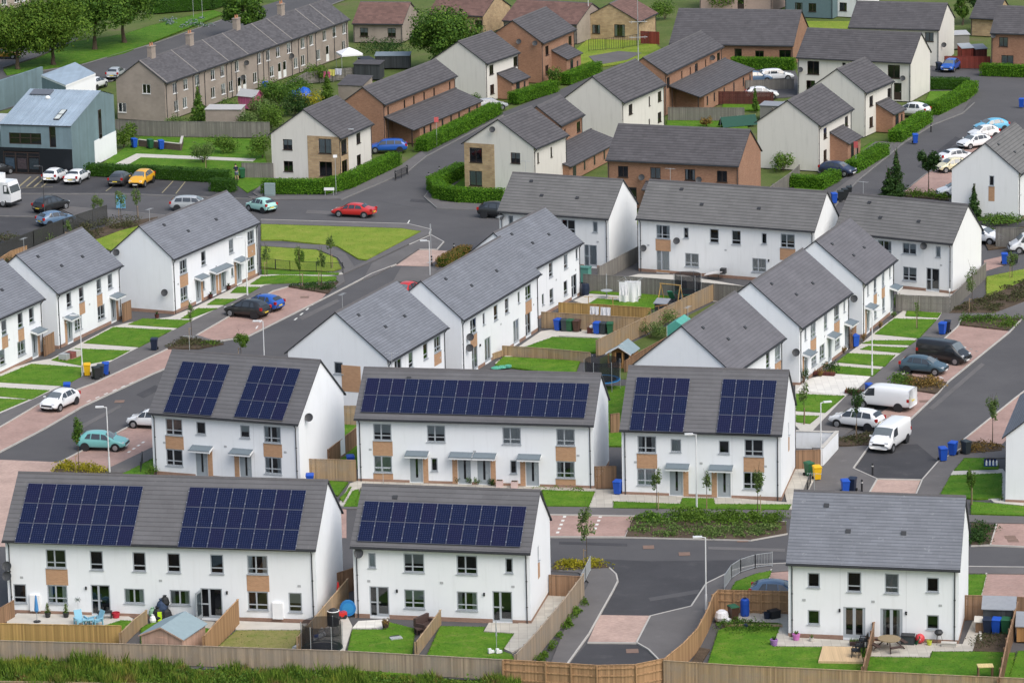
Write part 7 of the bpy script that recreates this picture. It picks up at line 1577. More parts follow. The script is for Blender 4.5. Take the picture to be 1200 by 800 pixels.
# ------------------------------------------------------------------ garden things
def lump(name, px, py, label, cat, parts, rz=0, z=.12, group=None):
    """parts: (name, builder(MB), material)"""
    p = at(px, py, z); r = thing(name, label, cat, T(p.x, p.y, z, rz), group)
    for nm, fn, mt in parts:
        b = MB(); fn(b); link(nm, b.mesh(nm, mt), r)
    return r
FELT = plain('shed_felt', (.24, .31, .335), .85, .2, var=.12); PINKWOOD = boards_mat('boards_pink', (.50, .33, .25), var=.12); OAK = boards_mat('boards_oak', (.40, .22, .09)); DARKWOOD = boards_mat('boards_dark', (.05, .055, .06))
def gabled(name, label, cat, px, py, zref, w, d, he, hr, rz, wm, rm, extra=None, door=True):
    """small gabled building; (px,py) sees the near gable apex at height zref"""
    p = at(px, py, zref); r = thing(name, label, cat, T(p.x, p.y, .08, rz)); b = MB(); k = w / 2
    for y, f in ((0, 0), (d, 1)):
        q = [(-k, y, 0), (k, y, 0), (k, y, he), (0, y, hr - .06), (-k, y, he)]; b.face(q if not f else q[::-1])
    b.face([(k, 0, 0), (k, d, 0), (k, d, he), (k, 0, he)]); b.face([(-k, d, 0), (-k, 0, 0), (-k, 0, he), (-k, d, he)]); link('wall', b.mesh('wall', wm), r)
    b = MB(); o = .14; s = (hr - he) / k
    for sg in (-1, 1):
        e = (sg * (k + o), he - o * s); q = [(e[0], -o, e[1]), (0, -o, hr), (0, d + o, hr), (e[0], d + o, e[1])]; q = q if sg < 0 else q[::-1]; b.face(q[::-1]); b.face([(x, y, z - .04) for x, y, z in q], 0)
        b.face([(e[0], -o, e[1] - .1), (0, -o, hr - .1), (0, -o, hr), (e[0], -o, e[1])], 1)
    link('roof', b.mesh('roof', [rm, PINKWOOD if wm is PINKWOOD else WTRIM if wm is OAK else wm]), r)
    if door: b = MB(); b.box(-.38, .38, -.03, 0, 0, he - .1); link('door', b.mesh('door', wm), r)
    if extra: extra(r)
    return r
gabled('garden_shed', 'pink boarded shed with a pale teal felt roof behind the verge fence', 'shed', 189, 735, 2.35, 3.0, 3.3, 1.7, 2.35, rad(-22), PINKWOOD, FELT)
def ph(r):
    for x in (-.95, -.32, .32, .95): b = MB(); b.box(x - .05, x + .05, -.95, -.85, 0, 1.35); link('post', b.mesh('post', OAK), r)
    b = MB(); b.box(-1.0, 1.0, -.95, 0, 0, .1); b.box(-1, -.35, -.93, -.88, .35, .43); link('veranda', b.mesh('veranda', OAK), r)
    b = MB(); b.face([(-1.15, -1.1, 1.28), (0, -1.1, 1.95), (0, .1, 1.95), (-1.15, .1, 1.28)][::-1]); b.face([(1.15, -1.1, 1.28), (1.15, .1, 1.28), (0, .1, 1.95), (0, -1.1, 1.95)][::-1])
    for q in ([(-1.15, -1.1, 1.28), (0, -1.1, 1.95), (0, -1.1, 1.83), (-1.15, -1.1, 1.16)], [(0, -1.1, 1.95), (1.15, -1.1, 1.28), (1.15, -1.1, 1.16), (0, -1.1, 1.83)]): b.face(q, 1)
    link('veranda_roof', b.mesh('veranda_roof', [FELT, WTRIM]), r)
    for x in (-.55, .2): b = MB(); b.box(x, x + .5, -.012, -.002, .25, 1.1); link('window', b.mesh('playhouse_window', INSIDE), r)
gabled('playhouse', 'orange wooden playhouse with an open veranda and pale teal roof', 'playhouse', 729, 402.5, 2.0, 1.9, 1.5, 1.3, 2.0, rad(-20), OAK, FELT, ph, False)
def mono(name, label, px, py, w, d, hf, hb, rz, wm, rm, z=.1, cat='shed', door=True):
    p = at(px, py, z); r = thing(name, label, cat, T(p.x, p.y, z, rz)); b = MB(); k = w / 2
    b.face([(-k, 0, 0), (k, 0, 0), (k, 0, hf), (-k, 0, hf)]); b.face([(k, 0, 0), (k, d, 0), (k, d, hb), (k, 0, hf)]); b.face([(-k, d, 0), (-k, 0, 0), (-k, 0, hf), (-k, d, hb)]); b.face([(k, d, 0), (-k, d, 0), (-k, d, hb), (k, d, hb)]); link('wall', b.mesh('wall', wm), r)
    s = (hb - hf) / d; b = MB(); o = .1
    q = [(-k - o, -o, hf - o * s + .02), (k + o, -o, hf - o * s + .02), (k + o, d + o, hb + o * s + .02), (-k - o, d + o, hb + o * s + .02)]; b.face(q); b.face([(x, y, zz - .06) for x, y, zz in q][::-1]); b.face([(q[0][0], q[0][1], q[0][2] - .06), (q[1][0], q[1][1], q[1][2] - .06), q[1], q[0]]); b.face([(q[1][0], q[1][1], q[1][2] - .06), (q[2][0], q[2][1], q[2][2] - .06), q[2], q[1]]); link('roof', b.mesh('roof', rm), r)
    if door: b = MB(); b.box(-.4, .4, -.025, 0, .05, hf - .15); link('door', b.mesh('door', wm), r)
    return r
GREYFELT = plain('grey_felt', (.25, .265, .29), .85, .2, var=.15)
mono('garden_shed', 'dark shed with a pitched grey felt roof behind three bins', 1170, 738.5, 2.05, 1.5, 1.5, 1.85, rad(-10), DARKWOOD, GREYFELT); mono('store_box', 'tan lidded store box next to the dark shed', 1148, 741, .55, .6, .78, .9, rad(-10), BD_BROWN, PALE, cat='store box', door=False)
mono('garden_shed', 'grey roofed orange shed cut by the frame edge', 1204, 752, 1.4, 1.6, 1.1, 1.5, rad(-10), OAK, GREYFELT); mono('garden_shed', 'small dark shed with a grey roof beside the lawn with the white sheets', 774, 368, 1.1, 1.0, 1.0, 1.2, rad(-20), DARKWOOD, GREYFELT)
mono('garden_hut', 'red boarded hut with a blue grey roof behind the red fence', 1134, 72, 1.5, 1.8, 1.7, 2.0, .2, BD_RED, plain('hut_roof', (.34, .37, .40), .6)); mono('garden_hut', 'darker red boarded hut beside the other red hut', 1150, 72, 1.5, 1.8, 1.6, 1.9, .2, BD_DKRED, plain('hut_roof_b', (.15, .17, .20), .6)); mono('garden_shed', 'grey shed with a pale roof behind the long cream gable', 1127, 57, 2.0, 2.2, 1.8, 2.0, .1, plain('grey_boards', (.22, .215, .2), .9), plain('pale_tin', (.40, .40, .40), .6))
gabled('garden_hut', 'pink painted hut in the terrace yards', 'hut', 303, 106, 2.3, 1.6, 2.6, 1.6, 2.25, rad(55), boards_mat('boards_magenta', (.50, .12, .24)), plain('pale_tin', (.40, .40, .40), .6)); mono('garage', 'flat pale roofed garage against the terrace yard fence', 262, 149, 4.2, 2.6, 2.1, 2.2, rad(-8), PEBBLE, plain('pale_garage_roof', (.42, .41, .40), .8), cat='garage')
mono('garden_shed', 'low grey roofed shed in front of the long pebbledash terrace end', 430, 93, 3.4, 2.0, 1.9, 2.1, rad(-15), DARKWOOD, ROOF_OLD); mono('garden_shed', 'dark red shed beside the white gazebo', 434, 88, 1.5, 1.8, 1.9, 2.1, rad(30), BD_DKRED, DARK); mono('garden_shed', 'long low shed with a blue grey roof below the bungalow', 460, 80, 4.4, 1.8, 1.6, 1.8, rad(-5), DARKWOOD, plain('bluegrey_felt', (.17, .21, .24), .8)); mono('garden_shed', 'grey roofed lean-to behind the brick gable top', 411, 121, 3.2, 3.0, 2.2, 2.9, rad(-22), PEBBLE, ROOF_OLD)
mono('garden_shed', 'grey shed with a flat roof among the courtyard yards', 908, 140, 3.6, 2.2, 1.6, 1.7, rad(-20), plain('grey_boards', (.22, .215, .2), .9), GREYFELT)
def trampoline(px, py, rad_, label, net=True, hz=.8, pad=(.02, .22, .55)):
    p = at(px, py, .13); r = thing('trampoline', label, 'trampoline', T(p.x, p.y, .13)); n = 20
    b = MB(); b.lathe([(rad_ - .3, hz + .03), (rad_, hz + .03), (rad_, hz - .03)], n); link('pad', b.mesh('pad', plain('pad_%d' % int(px), pad, .5)), r); b = MB(); b.lathe([(0, hz), (rad_ - .28, hz)], n); link('mat', b.mesh('mat', DARK), r)
    for i in range(6):
        a = i * math.pi / 3; c, s = math.cos(a) * rad_, math.sin(a) * rad_; b = MB(); b.cyl((c, s, 0), (c, s, hz + (1.75 if net else 0)), .025, n=6); link('leg', b.mesh('leg', STEEL), r)
    if net:
        t = cached('netmat', lambda: netmat()); b = MB()
        for i in range(n):
            a, e = 2 * math.pi * i / n, 2 * math.pi * (i + 1) / n; b.face([(math.cos(a) * rad_ * .96, math.sin(a) * rad_ * .96, hz), (math.cos(e) * rad_ * .96, math.sin(e) * rad_ * .96, hz), (math.cos(e) * rad_ * .96, math.sin(e) * rad_ * .96, hz + 1.7), (math.cos(a) * rad_ * .96, math.sin(a) * rad_ * .96, hz + 1.7)])
        link('safety_net', b.mesh('safety_net', t), r)
def netmat():
    t = NT('safety_net'); tr = t.n('ShaderNodeBsdfTransparent'); mx = t.n('ShaderNodeMixShader'); mx.inputs[0].default_value = .68; t.b.inputs['Base Color'].default_value = (.012, .014, .02, 1); t.l(tr.outputs[0], mx.inputs[1]); t.l(t.b.outputs[0], mx.inputs[2]); t.l(mx.outputs[0], t.out.inputs['Surface']); return t.m
trampoline(706, 455, 1.5, 'netted trampoline with a blue rim behind the long solar terrace'); trampoline(806, 352, 1.25, 'dark netted trampoline below the long brown roofed terrace', pad=(.02, .10, .08)); trampoline(378, 768, 1.35, 'black netted trampoline in the crowded yard behind the verge fence', hz=.6, pad=(.02, .03, .03))
SHEET = plain('white_sheet', (.80, .80, .82), .9, .1, var=.03)
def rotary(px, py, label, sheets=True, z=.13, h=2.0):
    p = at(px, py, z); r = thing('rotary_airer', label, 'clothes airer', T(p.x, p.y, z, .4)); b = MB(); b.cyl((0, 0, -.1), (0, 0, h), .025, n=8)
    if sheets:
        for i in range(4): a = i * math.pi / 2; b.cyl((0, 0, h - .5), (math.cos(a) * 1.3, math.sin(a) * 1.3, h), .015, n=6)
        for f in (.6, .95, 1.25):
            for i in range(4): a, c = i * math.pi / 2, (i + 1) * math.pi / 2; b.cyl((math.cos(a) * f, math.sin(a) * f, h - .5 + .5 * f / 1.3), (math.cos(c) * f, math.sin(c) * f, h - .5 + .5 * f / 1.3), .006, n=4)
    else: b.cyl((0, 0, .9), (0, 0, h), .06, .03, n=8)
    link('frame', b.mesh('airer_frame', STEEL), r); return r
def cloth(px, py, w, h, label, ztop, rz, mat=SHEET, name='washing', z=0, wav=.07, grp='white washing hung out to dry'):
    p = at(px, py, ztop); b = MB(); n, m_ = 14, 6
    P = [[(-w / 2 + w * i / n, wav * math.sin(i * 1.1) * (j / m_) + .03 * math.sin(i * 2.3 + j), -h * j / m_ * (1 + .05 * math.sin(i * .8))) for j in range(m_ + 1)] for i in range(n + 1)]
    for i in range(n):
        for j in range(m_): b.face([P[i][j + 1], P[i + 1][j + 1], P[i + 1][j], P[i][j]])
    o = link(name, b.mesh(name, mat, smooth=60, weld=True), None, T(p.x, p.y, ztop, rz)); tag(o, label, 'washing', grp)
rotary(739, 352, 'rotary airer carrying big white sheets'); cloth(736.5, 330.5, 1.75, 1.95, 'big white sheet hung at the front of the rotary airer', 2.0, rad(-8), wav=.16); cloth(741.5, 329, 1.5, 1.5, 'white sheet hung at the back of the rotary airer', 2.08, rad(-8), wav=.14); cloth(731, 334, .7, 1.0, 'small white cloth at the edge of the rotary airer', 1.95, rad(-8))
rotary(582, 760, 'folded rotary airer standing in the bright lawn', False); rotary(711, 345, 'folded rotary airer with a dark cover on the far lawn', False)
def line_post(px, py, label): p = at(px, py, .1); b = MB(); b.cyl((0, 0, 0), (0, 0, 1.9), .035, n=8); b.cyl((-.4, 0, 1.85), (.4, 0, 1.85), .025, n=6); tag(link('washing_post', b.mesh('washing_post', BD_GOLD), None, T(p.x, p.y, .1)), label, 'washing post', 'washing line posts')
line_post(718.5, 372, 'yellowish washing post at the end of the white towels'); line_post(690, 371, 'washing post behind the bin garden fence'); cloth(696.5, 359, .85, .75, 'white towel beside a second white towel above the bin garden fence', 1.25, rad(-20)); cloth(709.5, 360, .95, .78, 'wider white towel nearest the yellowish washing post', 1.25, rad(-20))
for x, y, c, l in ((383, 84, (.55, .12, .22), 'pink cloth on the terrace clothes line'), (388.5, 81.5, (.62, .58, .16), 'yellow cloth on the terrace clothes line'), (396.5, 80.5, (.62, .62, .72), 'lilac white cloth on the terrace clothes line')): cloth(x, y, .9, .8, l, 1.7, rad(-20), plain('cloth_%d' % int(x), c, .9, .1), grp='coloured washing by the terrace')
def gazebo():
    p = at(410, 80, .1); r = thing('gazebo', 'white topped gazebo in the last terrace yard', 'gazebo', T(p.x, p.y, .1, .3)); b = MB(); w = 1.4
    for i in range(4): a, c = [(-w, -w), (w, -w), (w, w), (-w, w)][i], [(w, -w), (w, w), (-w, w), (-w, -w)][i]; b.face([(*a, 2.0), (*c, 2.0), (0, 0, 2.7)]); b.face([(*a, 1.75), (*c, 1.75), (*c, 2.0), (*a, 2.0)])
    link('canopy', b.mesh('gazebo_top', SHEET), r)
    for x in (-w, w):
        for y in (-w, w): b = MB(); b.cyl((x, y, 0), (x, y, 2.0), .03, n=6); link('pole', b.mesh('gazebo_pole', STEEL), r)
gazebo()
def parasol(px, py, h, col, label, z=.12):
    lump('parasol', px, py, label, 'parasol', [('pole', lambda b: b.cyl((0, 0, 0), (0, 0, h), .025, n=8), STEEL), ('canopy', lambda b: b.lathe([(.06, h * .35), (.15, h * .42), (.11, h * .7), (.05, h * .96), (0, h)], 10), col), ('base', lambda b: b.lathe([(.25, 0), (.25, .05), (.06, .09)], 12), DARK)], z=z)
parasol(43.5, 728, 1.9, plain('parasol_blue', (.06, .22, .48), .8), 'folded blue parasol on the terrace patio'); parasol(397, 712, 1.9, plain('parasol_red', (.55, .02, .02), .8), 'folded bright red parasol in the crowded yard')
def adirondack(b):
    b.box(-.3, .3, -.3, .3, .28, .33); b.bar((0, .28, .3), (0, .55, .95), .55, .04, up=(0, -1, .4))
    for x in (-.36, .36): b.box(x - .05, x + .05, -.35, .35, .5, .54); b.box(x - .04, x + .04, -.35, -.28, 0, .5); b.box(x - .04, x + .04, .25, .32, 0, .5)
SKYW = plain('sky_blue_wood', (.22, .44, .56), .6)
lump('garden_chair', 95, 732, 'light blue slatted garden chair nearer the small conifers', 'chair', [('seat_frame', adirondack, SKYW)], .5, group='light blue garden chairs'); lump('garden_chair', 113, 732, 'light blue slatted garden chair nearer the glass door', 'chair', [('seat_frame', adirondack, SKYW)], -.9, group='light blue garden chairs'); lump('garden_table', 104, 732, 'small light blue table between the two light blue chairs', 'table', [('top', lambda b: b.box(-.35, .35, -.35, .35, .4, .45), SKYW), ('legs', lambda b: [b.box(x, x + .06, y, y + .06, 0, .4) for x in (-.33, .27) for y in (-.33, .27)], SKYW)])
lump('windmill', 92, 722, 'thin garden windmill on a stick by the terrace wall', 'ornament', [('stick', lambda b: b.cyl((0, 0, 0), (0, 0, 1.2), .012, n=6), STEEL), ('vanes', lambda b: [b.bar((0, -.02, 1.2), (.22 * math.cos(i * .785), -.02, 1.2 + .22 * math.sin(i * .785)), .01, .06) for i in range(8)], ALU)])
lump('barbecue', 123, 724, 'low dark barbecue beside the glass door of the terrace', 'barbecue', [('tray', lambda b: b.box(-.5, .5, -.2, .2, .4, .5), DARK), ('legs', lambda b: [b.box(x, x + .04, -.15, .15, 0, .4) for x in (-.45, .41)], DARK)]); lump('bucket', 136, 723, 'bright red tub on the terrace patio', 'tub', [('tub', lambda b: b.lathe([(0, .02), (.22, 0), (.28, .36), (.24, .36), (.2, .05)], 14), plain('red_tub', (.45, .02, .04), .5)), ('handle', lambda b: b.cyl((-.25, 0, .36), (.25, 0, .40), .012, n=6), DARK)])
for x, y, l in ((56, 722.5, 'dark round pot under the conifer beside the blue parasol'), (77.5, 722.5, 'dark round pot under the conifer near the windmill')): lump('plant_pot', x, y, l, 'plant pot', [('pot', lambda b: b.lathe([(0, 0), (.16, 0), (.22, .34), (.18, .34), (.16, .06)], 12), DARK)], group='dark conifer pots')
def pile():
    def bag(n, x, y, z, s, c): return ('bag', lambda b: b.lathe([(0, 0), (.30 * s, .02), (.36 * s, .25 * s), (.28 * s, .55 * s), (.12 * s, .70 * s), (.16 * s, .78 * s), (0, .76 * s)], 11, 0, (x, y, z)), c)
    navy, blk, hv, gr = plain('bag_navy', (.03, .05, .10), .8, var=.5, scale=8), plain('bag_black', (.015, .016, .018), .6, var=.5, scale=8), plain('hi_vis', (.50, .75, .02), .6), plain('bag_green', (.22, .36, .24), .8)
    lump('bag_heap', 186, 727, 'heap of dark bags with a lime cloth against the white terrace', 'heap', [bag(0, 0, 0, 0, 1.3, blk), bag(1, .5, .1, 0, 1.2, blk), bag(2, .25, .2, .55, 1.2, navy), bag(3, .45, .25, 1.0, .9, blk), bag(4, -.4, .1, .3, .8, gr), bag(5, -.35, -.3, 0, .7, WTRIM), ('cloth', lambda b: b.box(-.02, .26, -.42, -.36, .1, .75), hv)], z=.1)
pile()
WICK = plain('rattan', (.065, .04, .035), .8, var=.35, scale=20)
lump('garden_sofa', 499, 738, 'dark brown garden seat beside the low tan divider', 'seat', [('base', lambda b: b.box(-.75, .75, -.4, .4, 0, .42), WICK), ('back', lambda b: b.box(-.75, .75, .25, .45, .42, .95), WICK), ('arm', lambda b: b.box(-.75, -.6, -.4, .25, .42, .65), WICK), ('arm', lambda b: b.box(.6, .75, -.4, .25, .42, .65), WICK)], rad(55)); lump('garden_stool', 491, 742, 'dark brown stool in front of the brown garden seat', 'stool', [('seat', lambda b: b.box(-.25, .25, -.25, .25, .3, .4), WICK), ('legs', lambda b: [b.box(x, x + .05, y, y + .05, 0, .3) for x in (-.25, .2) for y in (-.25, .2)], WICK)], .4)
lump('flower_pot', 452, 735, 'dark potted plant at the edge of the white slabs', 'plant pot', [('pot', lambda b: b.lathe([(0, 0), (.18, 0), (.26, .4), (.2, .4)], 12), WICK)], group=None); bush(452, 735, .3, .75, 'little reddish plant in the dark pot', LF_R, 200, .08, z=.3)
lump('fallen_board', 464, 748, 'pale board lying on the bright lawn', 'board', [('panel', lambda b: b.box(-.4, .4, -.25, .25, .03, .10), STEEL), ('feet', lambda b: b.box(-.3, .3, .25, .33, 0, .14), DARK)], .3)
for x, l in ((577, 'black and white shoe on the lawn nearer the airer'), (586, 'white and black shoe on the lawn nearer the slabs')): lump('football_boot', x, 765, l, 'shoe', [('upper', lambda b: [b.box(-.28, .12, -.1, .1, .05, .2), b.box(-.28, -.08, -.1, .1, .2, .34)], WTRIM), ('sole', lambda b: b.box(-.3, .15, -.11, .11, 0, .05), DARK)], .4, group=None)
lump('paddling_pool', 408, 721, 'upended blue round pool between the two nearest solar houses', 'pool', [('ring', lambda b: b.cyl((0, -.12, .55), (0, .12, .55), .55, n=22), plain('pool_blue', (.02, .18, .46), .5)), ('floor', lambda b: b.cyl((0, -.14, .55), (0, -.12, .55), .38, n=20), plain('pool_blue_pale', (.03, .24, .52), .5))]); lump('toy_car', 400, 724, 'small red ride-on toy under the blue pool', 'toy', [('body', lambda b: b.box(-.35, .35, -.2, .2, .15, .45), PA['red']), ('wheels', lambda b: [b.cyl((x, -.22, .13), (x, .22, .13), .13, n=10) for x in (-.22, .22)], DARK)], .5)
lump('grill', 391, 732, 'black covered barbecue with a white rim in the crowded yard', 'barbecue', [('cover', lambda b: b.lathe([(.36, 0), (.40, .5), (.38, 1.0), (.2, 1.15), (0, 1.16)], 12), DARK), ('rim', lambda b: b.lathe([(.41, .98), (.43, 1.02), (.38, 1.04)], 12), WTRIM)]); lump('rubble_sacks', 384, 744, 'pale lumpy sacks heaped on the crowded yard', 'sacks', [('sack', lambda b, i=i: b.lathe([(0, 0), (.3, .05), (.34, .2), (.2, .38), (0, .4)], 9, 0, ((i % 3) * .5 - .5, (i // 3) * .45, 0)), plain('sack', (.34, .31, .29), .9, var=.3, scale=7)) for i in range(6)])
lump('tarp_roll', 362, 755, 'crumpled white and blue sheeting along the slanting fence', 'sheeting', [('sheet', lambda b: [b.cyl((-.9 + i * .35, -1.2 + i * .55, .15), (-.6 + i * .35, -.7 + i * .55, .2), .18, .14, n=8) for i in range(6)], plain('sheeting', (.55, .56, .58), .7, var=.5, scale=5)), ('strap', lambda b: b.box(.3, .6, .6, .9, .3, .42), BINC['blue'])])
# deck garden
def deck(b):
    P = [at(964, 756.5, .3), at(1007, 757.5, .3), at(1012, 775, .3), at(959, 774, .3)]; b.prism([(p.x, p.y) for p in P], .14, .30)
b = MB(); deck(b); tag(link('timber_deck', b.mesh('timber_deck', boards_mat('deck_boards', (.58, .42, .25), .14, .08))), 'pale square timber deck on the lawn below the french doors', 'deck')
def stack_chair(b, o=(0, 0, 0)):
    x, y, z = o; b.box(x - .27, x + .27, y - .27, y + .27, z + .40, z + .45); b.box(x - .27, x + .27, y + .22, y + .28, z + .45, z + .9); b.box(x - .3, x - .24, y - .27, y + .27, z + .6, z + .65); b.box(x + .24, x + .3, y - .27, y + .27, z + .6, z + .65)
    for sx in (-.26, .21):
        for sy in (-.26, .21): b.box(x + sx, x + sx + .05, y + sy, y + sy + .05, z, z + .62)
for x, y, l in ((1003, 769, 'black chair on the near side of the timber deck'), (1007.5, 763.5, 'black chair in the middle of the deck beside the edge on fence'), (1012, 757, 'black chair on the far side of the deck by the french doors')): lump('deck_chair', x, y, l, 'chair', [('seat_frame', stack_chair, DARK), ('cushion', lambda b: b.box(-.23, .23, -.23, .2, .45, .52), plain('cushion_dark', (.04, .045, .06), .9))], rad(-105), z=.3, group='black chairs on the deck')
PURP = plain('purple_pot', (.33, .17, .42), .5)
for x, y, l, c, lf in ((933, 749, 'pink purple pot with green plant at the downpipe', plain('pink_pot', (.50, .16, .42), .5), LF_B), (907, 755.5, 'lilac pot on the slab corner by the lawn', PURP, LF_D)):
    lump('plant_pot', x, y, l, 'plant pot', [('pot', lambda b: b.lathe([(0, 0), (.2, 0), (.27, .4), (.22, .42), (.2, .3)], 14), c), ('plant', lambda b: [b.cyl((0, 0, .35), (.16 * math.cos(i), .16 * math.sin(i), .58), .05, .01, n=5) for i in range(9)], lf)])
lump('plant_pot', 1003, 755, 'wide dark planter with fresh green leaves by the deck', 'plant pot', [('pot', lambda b: b.box(-.4, .4, -.2, .2, 0, .25), WICK), ('plant', lambda b: [b.cyl((-.35 + .09 * i, 0, .2), (-.38 + .1 * i, .1 * math.sin(i * 2), .48), .06, .01, n=5) for i in range(9)], LF_B)]); lump('plant_pot', 951, 750.5, 'small dry plant tub under the ground floor window', 'plant pot', [('pot', lambda b: b.lathe([(0, 0), (.14, 0), (.17, .22), (.14, .22)], 10), PALE), ('plant', lambda b: [b.cyl((0, 0, .2), (.12 * math.cos(i * 1.3), .12 * math.sin(i * 1.3), .42), .03, .01, n=5) for i in range(7)], LF_Y)])
STONEY = plain('table_stone', (.26, .20, .12), .9, var=.25, scale=8)
lump('round_table', 1042, 760, 'round wooden picnic table with benches on the slab patio', 'table', [('top', lambda b: b.lathe([(0, .74), (.75, .74), (.75, .68), (0, .68)][::-1], 18), STONEY)] + [('bench', lambda b, i=i: b.box(.85, 1.15, -.45, .45, .38, .44, 0, Matrix.Rotation(i * math.pi / 2 + .4, 4, 'Z')), WICK) for i in range(4)] + [('leg', lambda b, i=i: b.bar((.25, 0, .68), (1.0, 0, 0), .07, .07) if i == 0 else b.bar((.25 * math.cos(i * math.pi / 2), .25 * math.sin(i * math.pi / 2), .68), (math.cos(i * math.pi / 2), math.sin(i * math.pi / 2), 0), .07, .07), WICK) for i in range(4)])
lump('storage_bench', 1064, 753.5, 'dark ribbed storage chest by the french doors', 'chest', [('box', lambda b: [b.box(-.42, .42, -.28, .28, 0, .55)] + [b.box(-.4 + i * .2, -.36 + i * .2, -.3, -.28, .04, .5) for i in range(5)], BINC['charcoal']), ('lid', lambda b: b.box(-.45, .45, -.31, .31, .55, .62), DARK)], rad(-12)); lump('green_board', 1072, 754, 'green board leaning on the storage chest', 'board', [('panel', lambda b: b.bar((0, 0, 0), (.25, .1, .55), .5, .04), BINC['green']), ('batten', lambda b: b.bar((.02, 0, .1), (.2, .08, .5), .06, .06), DARK)])
lump('exercise_ball', 1078, 753, 'red ball toy beside the storage chest', 'ball', [('ball', lambda b: b.lathe([(.32 * math.sin(math.pi * i / 10), .32 - .32 * math.cos(math.pi * i / 10)) for i in range(11)], 16), plain('ball_red', (.55, .05, .06), .4)), ('valve', lambda b: b.cyl((-.02, -.3, .34), (-.02, -.325, .34), .03, n=8), WTRIM)]); lump('lime_bucket', 1089, 755, 'yellow green bucket under the kitchen window', 'bucket', [('bucket', lambda b: b.lathe([(0, 0), (.14, 0), (.18, .3), (.15, .3), (.12, .03)], 12), plain('lime', (.45, .50, .05), .5)), ('handle', lambda b: b.cyl((-.17, 0, .3), (.17, 0, .34), .01, n=5), DARK)])
lump('kettle_barbecue', 1100, 754, 'black kettle barbecue on three legs under the window', 'barbecue', [('bowl', lambda b: b.lathe([(0, .58), (.18, .62), (.28, .75), (.29, .80), (.2, .94), (0, .98)], 14), DARK)] + [('leg', lambda b, i=i: b.cyl((.14 * math.cos(i * 2.09), .14 * math.sin(i * 2.09), .62), (.3 * math.cos(i * 2.09), .3 * math.sin(i * 2.09), 0), .015, n=6), DARK) for i in range(3)]); lump('step_box', 1112, 756.5, 'pale low step against the brick plinth', 'step', [('tread', lambda b: b.box(-.5, .5, -.2, .2, .2, .26), PALE), ('riser', lambda b: b.box(-.48, .48, -.15, .18, 0, .2), PALE)], rad(-12))
lump('bird_table', 1154.5, 794, 'pale topped wooden table on the lawn at the verge fence', 'table', [('top', lambda b: b.box(-.5, .5, -.35, .35, .80, .85), boards_mat('pale_top', (.66, .52, .24), .2, .05))] + [('leg', lambda b, x=x, y=y: b.box(x, x + .07, y, y + .07, 0, .8), BD_BROWN) for x in (-.48, .41) for y in (-.33, .26)]); lump('wood_prop', 1149, 745, 'pale plank propped in the vegetable patch', 'plank', [('plank', lambda b: b.box(-.08, .08, -1.0, 1.0, .05, .1), PALE), ('block', lambda b: b.box(-.1, .1, -1, -.8, 0, .05), PALE)], -.1)
WB = plain('white_sack', (.68, .68, .70), .8, var=.1, scale=6)
lump('builder_bag', 846, 727, 'slumped white builder bag beside the brown bin', 'bag', [('bag', lambda b: b.lathe([(0, 0), (.42, .04), (.5, .3), (.40, .62), (.22, .74), (0, .70)], 11), WB), ('fold', lambda b: b.lathe([(0, 0), (.28, .03), (.3, .2), (0, .34)], 9, 0, (.35, -.3, 0)), WB)])
lump('bucket', 899, 724, 'small navy tub by the fresh board fence', 'bucket', [('tub', lambda b: b.lathe([(0, 0), (.19, 0), (.25, .42), (.2, .42), (.18, .05)], 12), BINC['navy']), ('handle', lambda b: b.cyl((-.24, 0, .42), (.24, 0, .45), .012, n=6), DARK)]); lump('black_crate', 907, 723, 'tilted black crate beside the navy tub', 'crate', [('crate', lambda b: b.box(-.36, .36, -.28, .28, 0, .5), DARK), ('rim', lambda b: b.box(-.38, .38, -.3, .3, .46, .52), DARK)], .5); lump('blue_can', 874, 735.5, 'little blue watering can by the planted edge', 'watering can', [('can', lambda b: b.cyl((0, 0, 0), (0, 0, .28), .15, n=12), BINC['navy']), ('spout', lambda b: b.cyl((.12, 0, .1), (.36, 0, .3), .03, .02, n=6), BINC['navy'])]); lump('timber_edging', 878, 734, 'timber edging with soil along the slab path', 'edging', [('board', lambda b: b.box(-1.6, 2.2, -.04, .04, 0, .16), BD_TAN), ('peg', lambda b: b.box(-.02, .02, .04, .08, 0, .2), BD_TAN)], rad(-4))
# crates by the gable house, blocks on the lawn
for k in range(2):
    for j in range(2): lump('recycling_crate', 1157 + j * 7.5, 545 - k * 0, ['lower blue crate of the near stack by the white house', 'lower blue crate of the far stack by the white house', 'upper blue crate of the near stack by the white house', 'upper blue crate of the far stack by the white house'][k * 2 + j], 'crate', [('shell', lambda b: [b.box(-.24, .24, -.3, .3, 0, .42, skip='t'), b.box(-.2, .2, -.26, .26, .05, .06)], plain('crate_blue', (.012, .05, .22), .5)), ('rim', lambda b: [b.box(-.27, .27, -.33, -.28, .38, .45), b.box(-.27, .27, .28, .33, .38, .45), b.box(-.27, -.22, -.28, .28, .38, .45), b.box(.22, .27, -.28, .28, .38, .45)], BINC['navy'])], -.15, z=.13 + k * .46, group='stacked blue recycling crates')
for j in range(4): lump('milk_bottles', 1156 + j * 4, 545, 'row of pale bottles standing in the upper blue crates', 'bottles', [('bottle', lambda b: b.lathe([(.07, 0), (.07, .3), (.03, .36), (.03, .42), (0, .42)], 8), WTRIM), ('cap', lambda b: b.cyl((0, 0, .42), (0, 0, .45), .034, n=8), plain('cap_tan', (.5, .3, .2), .5))], z=1.02, group='pale bottles in the blue crates')
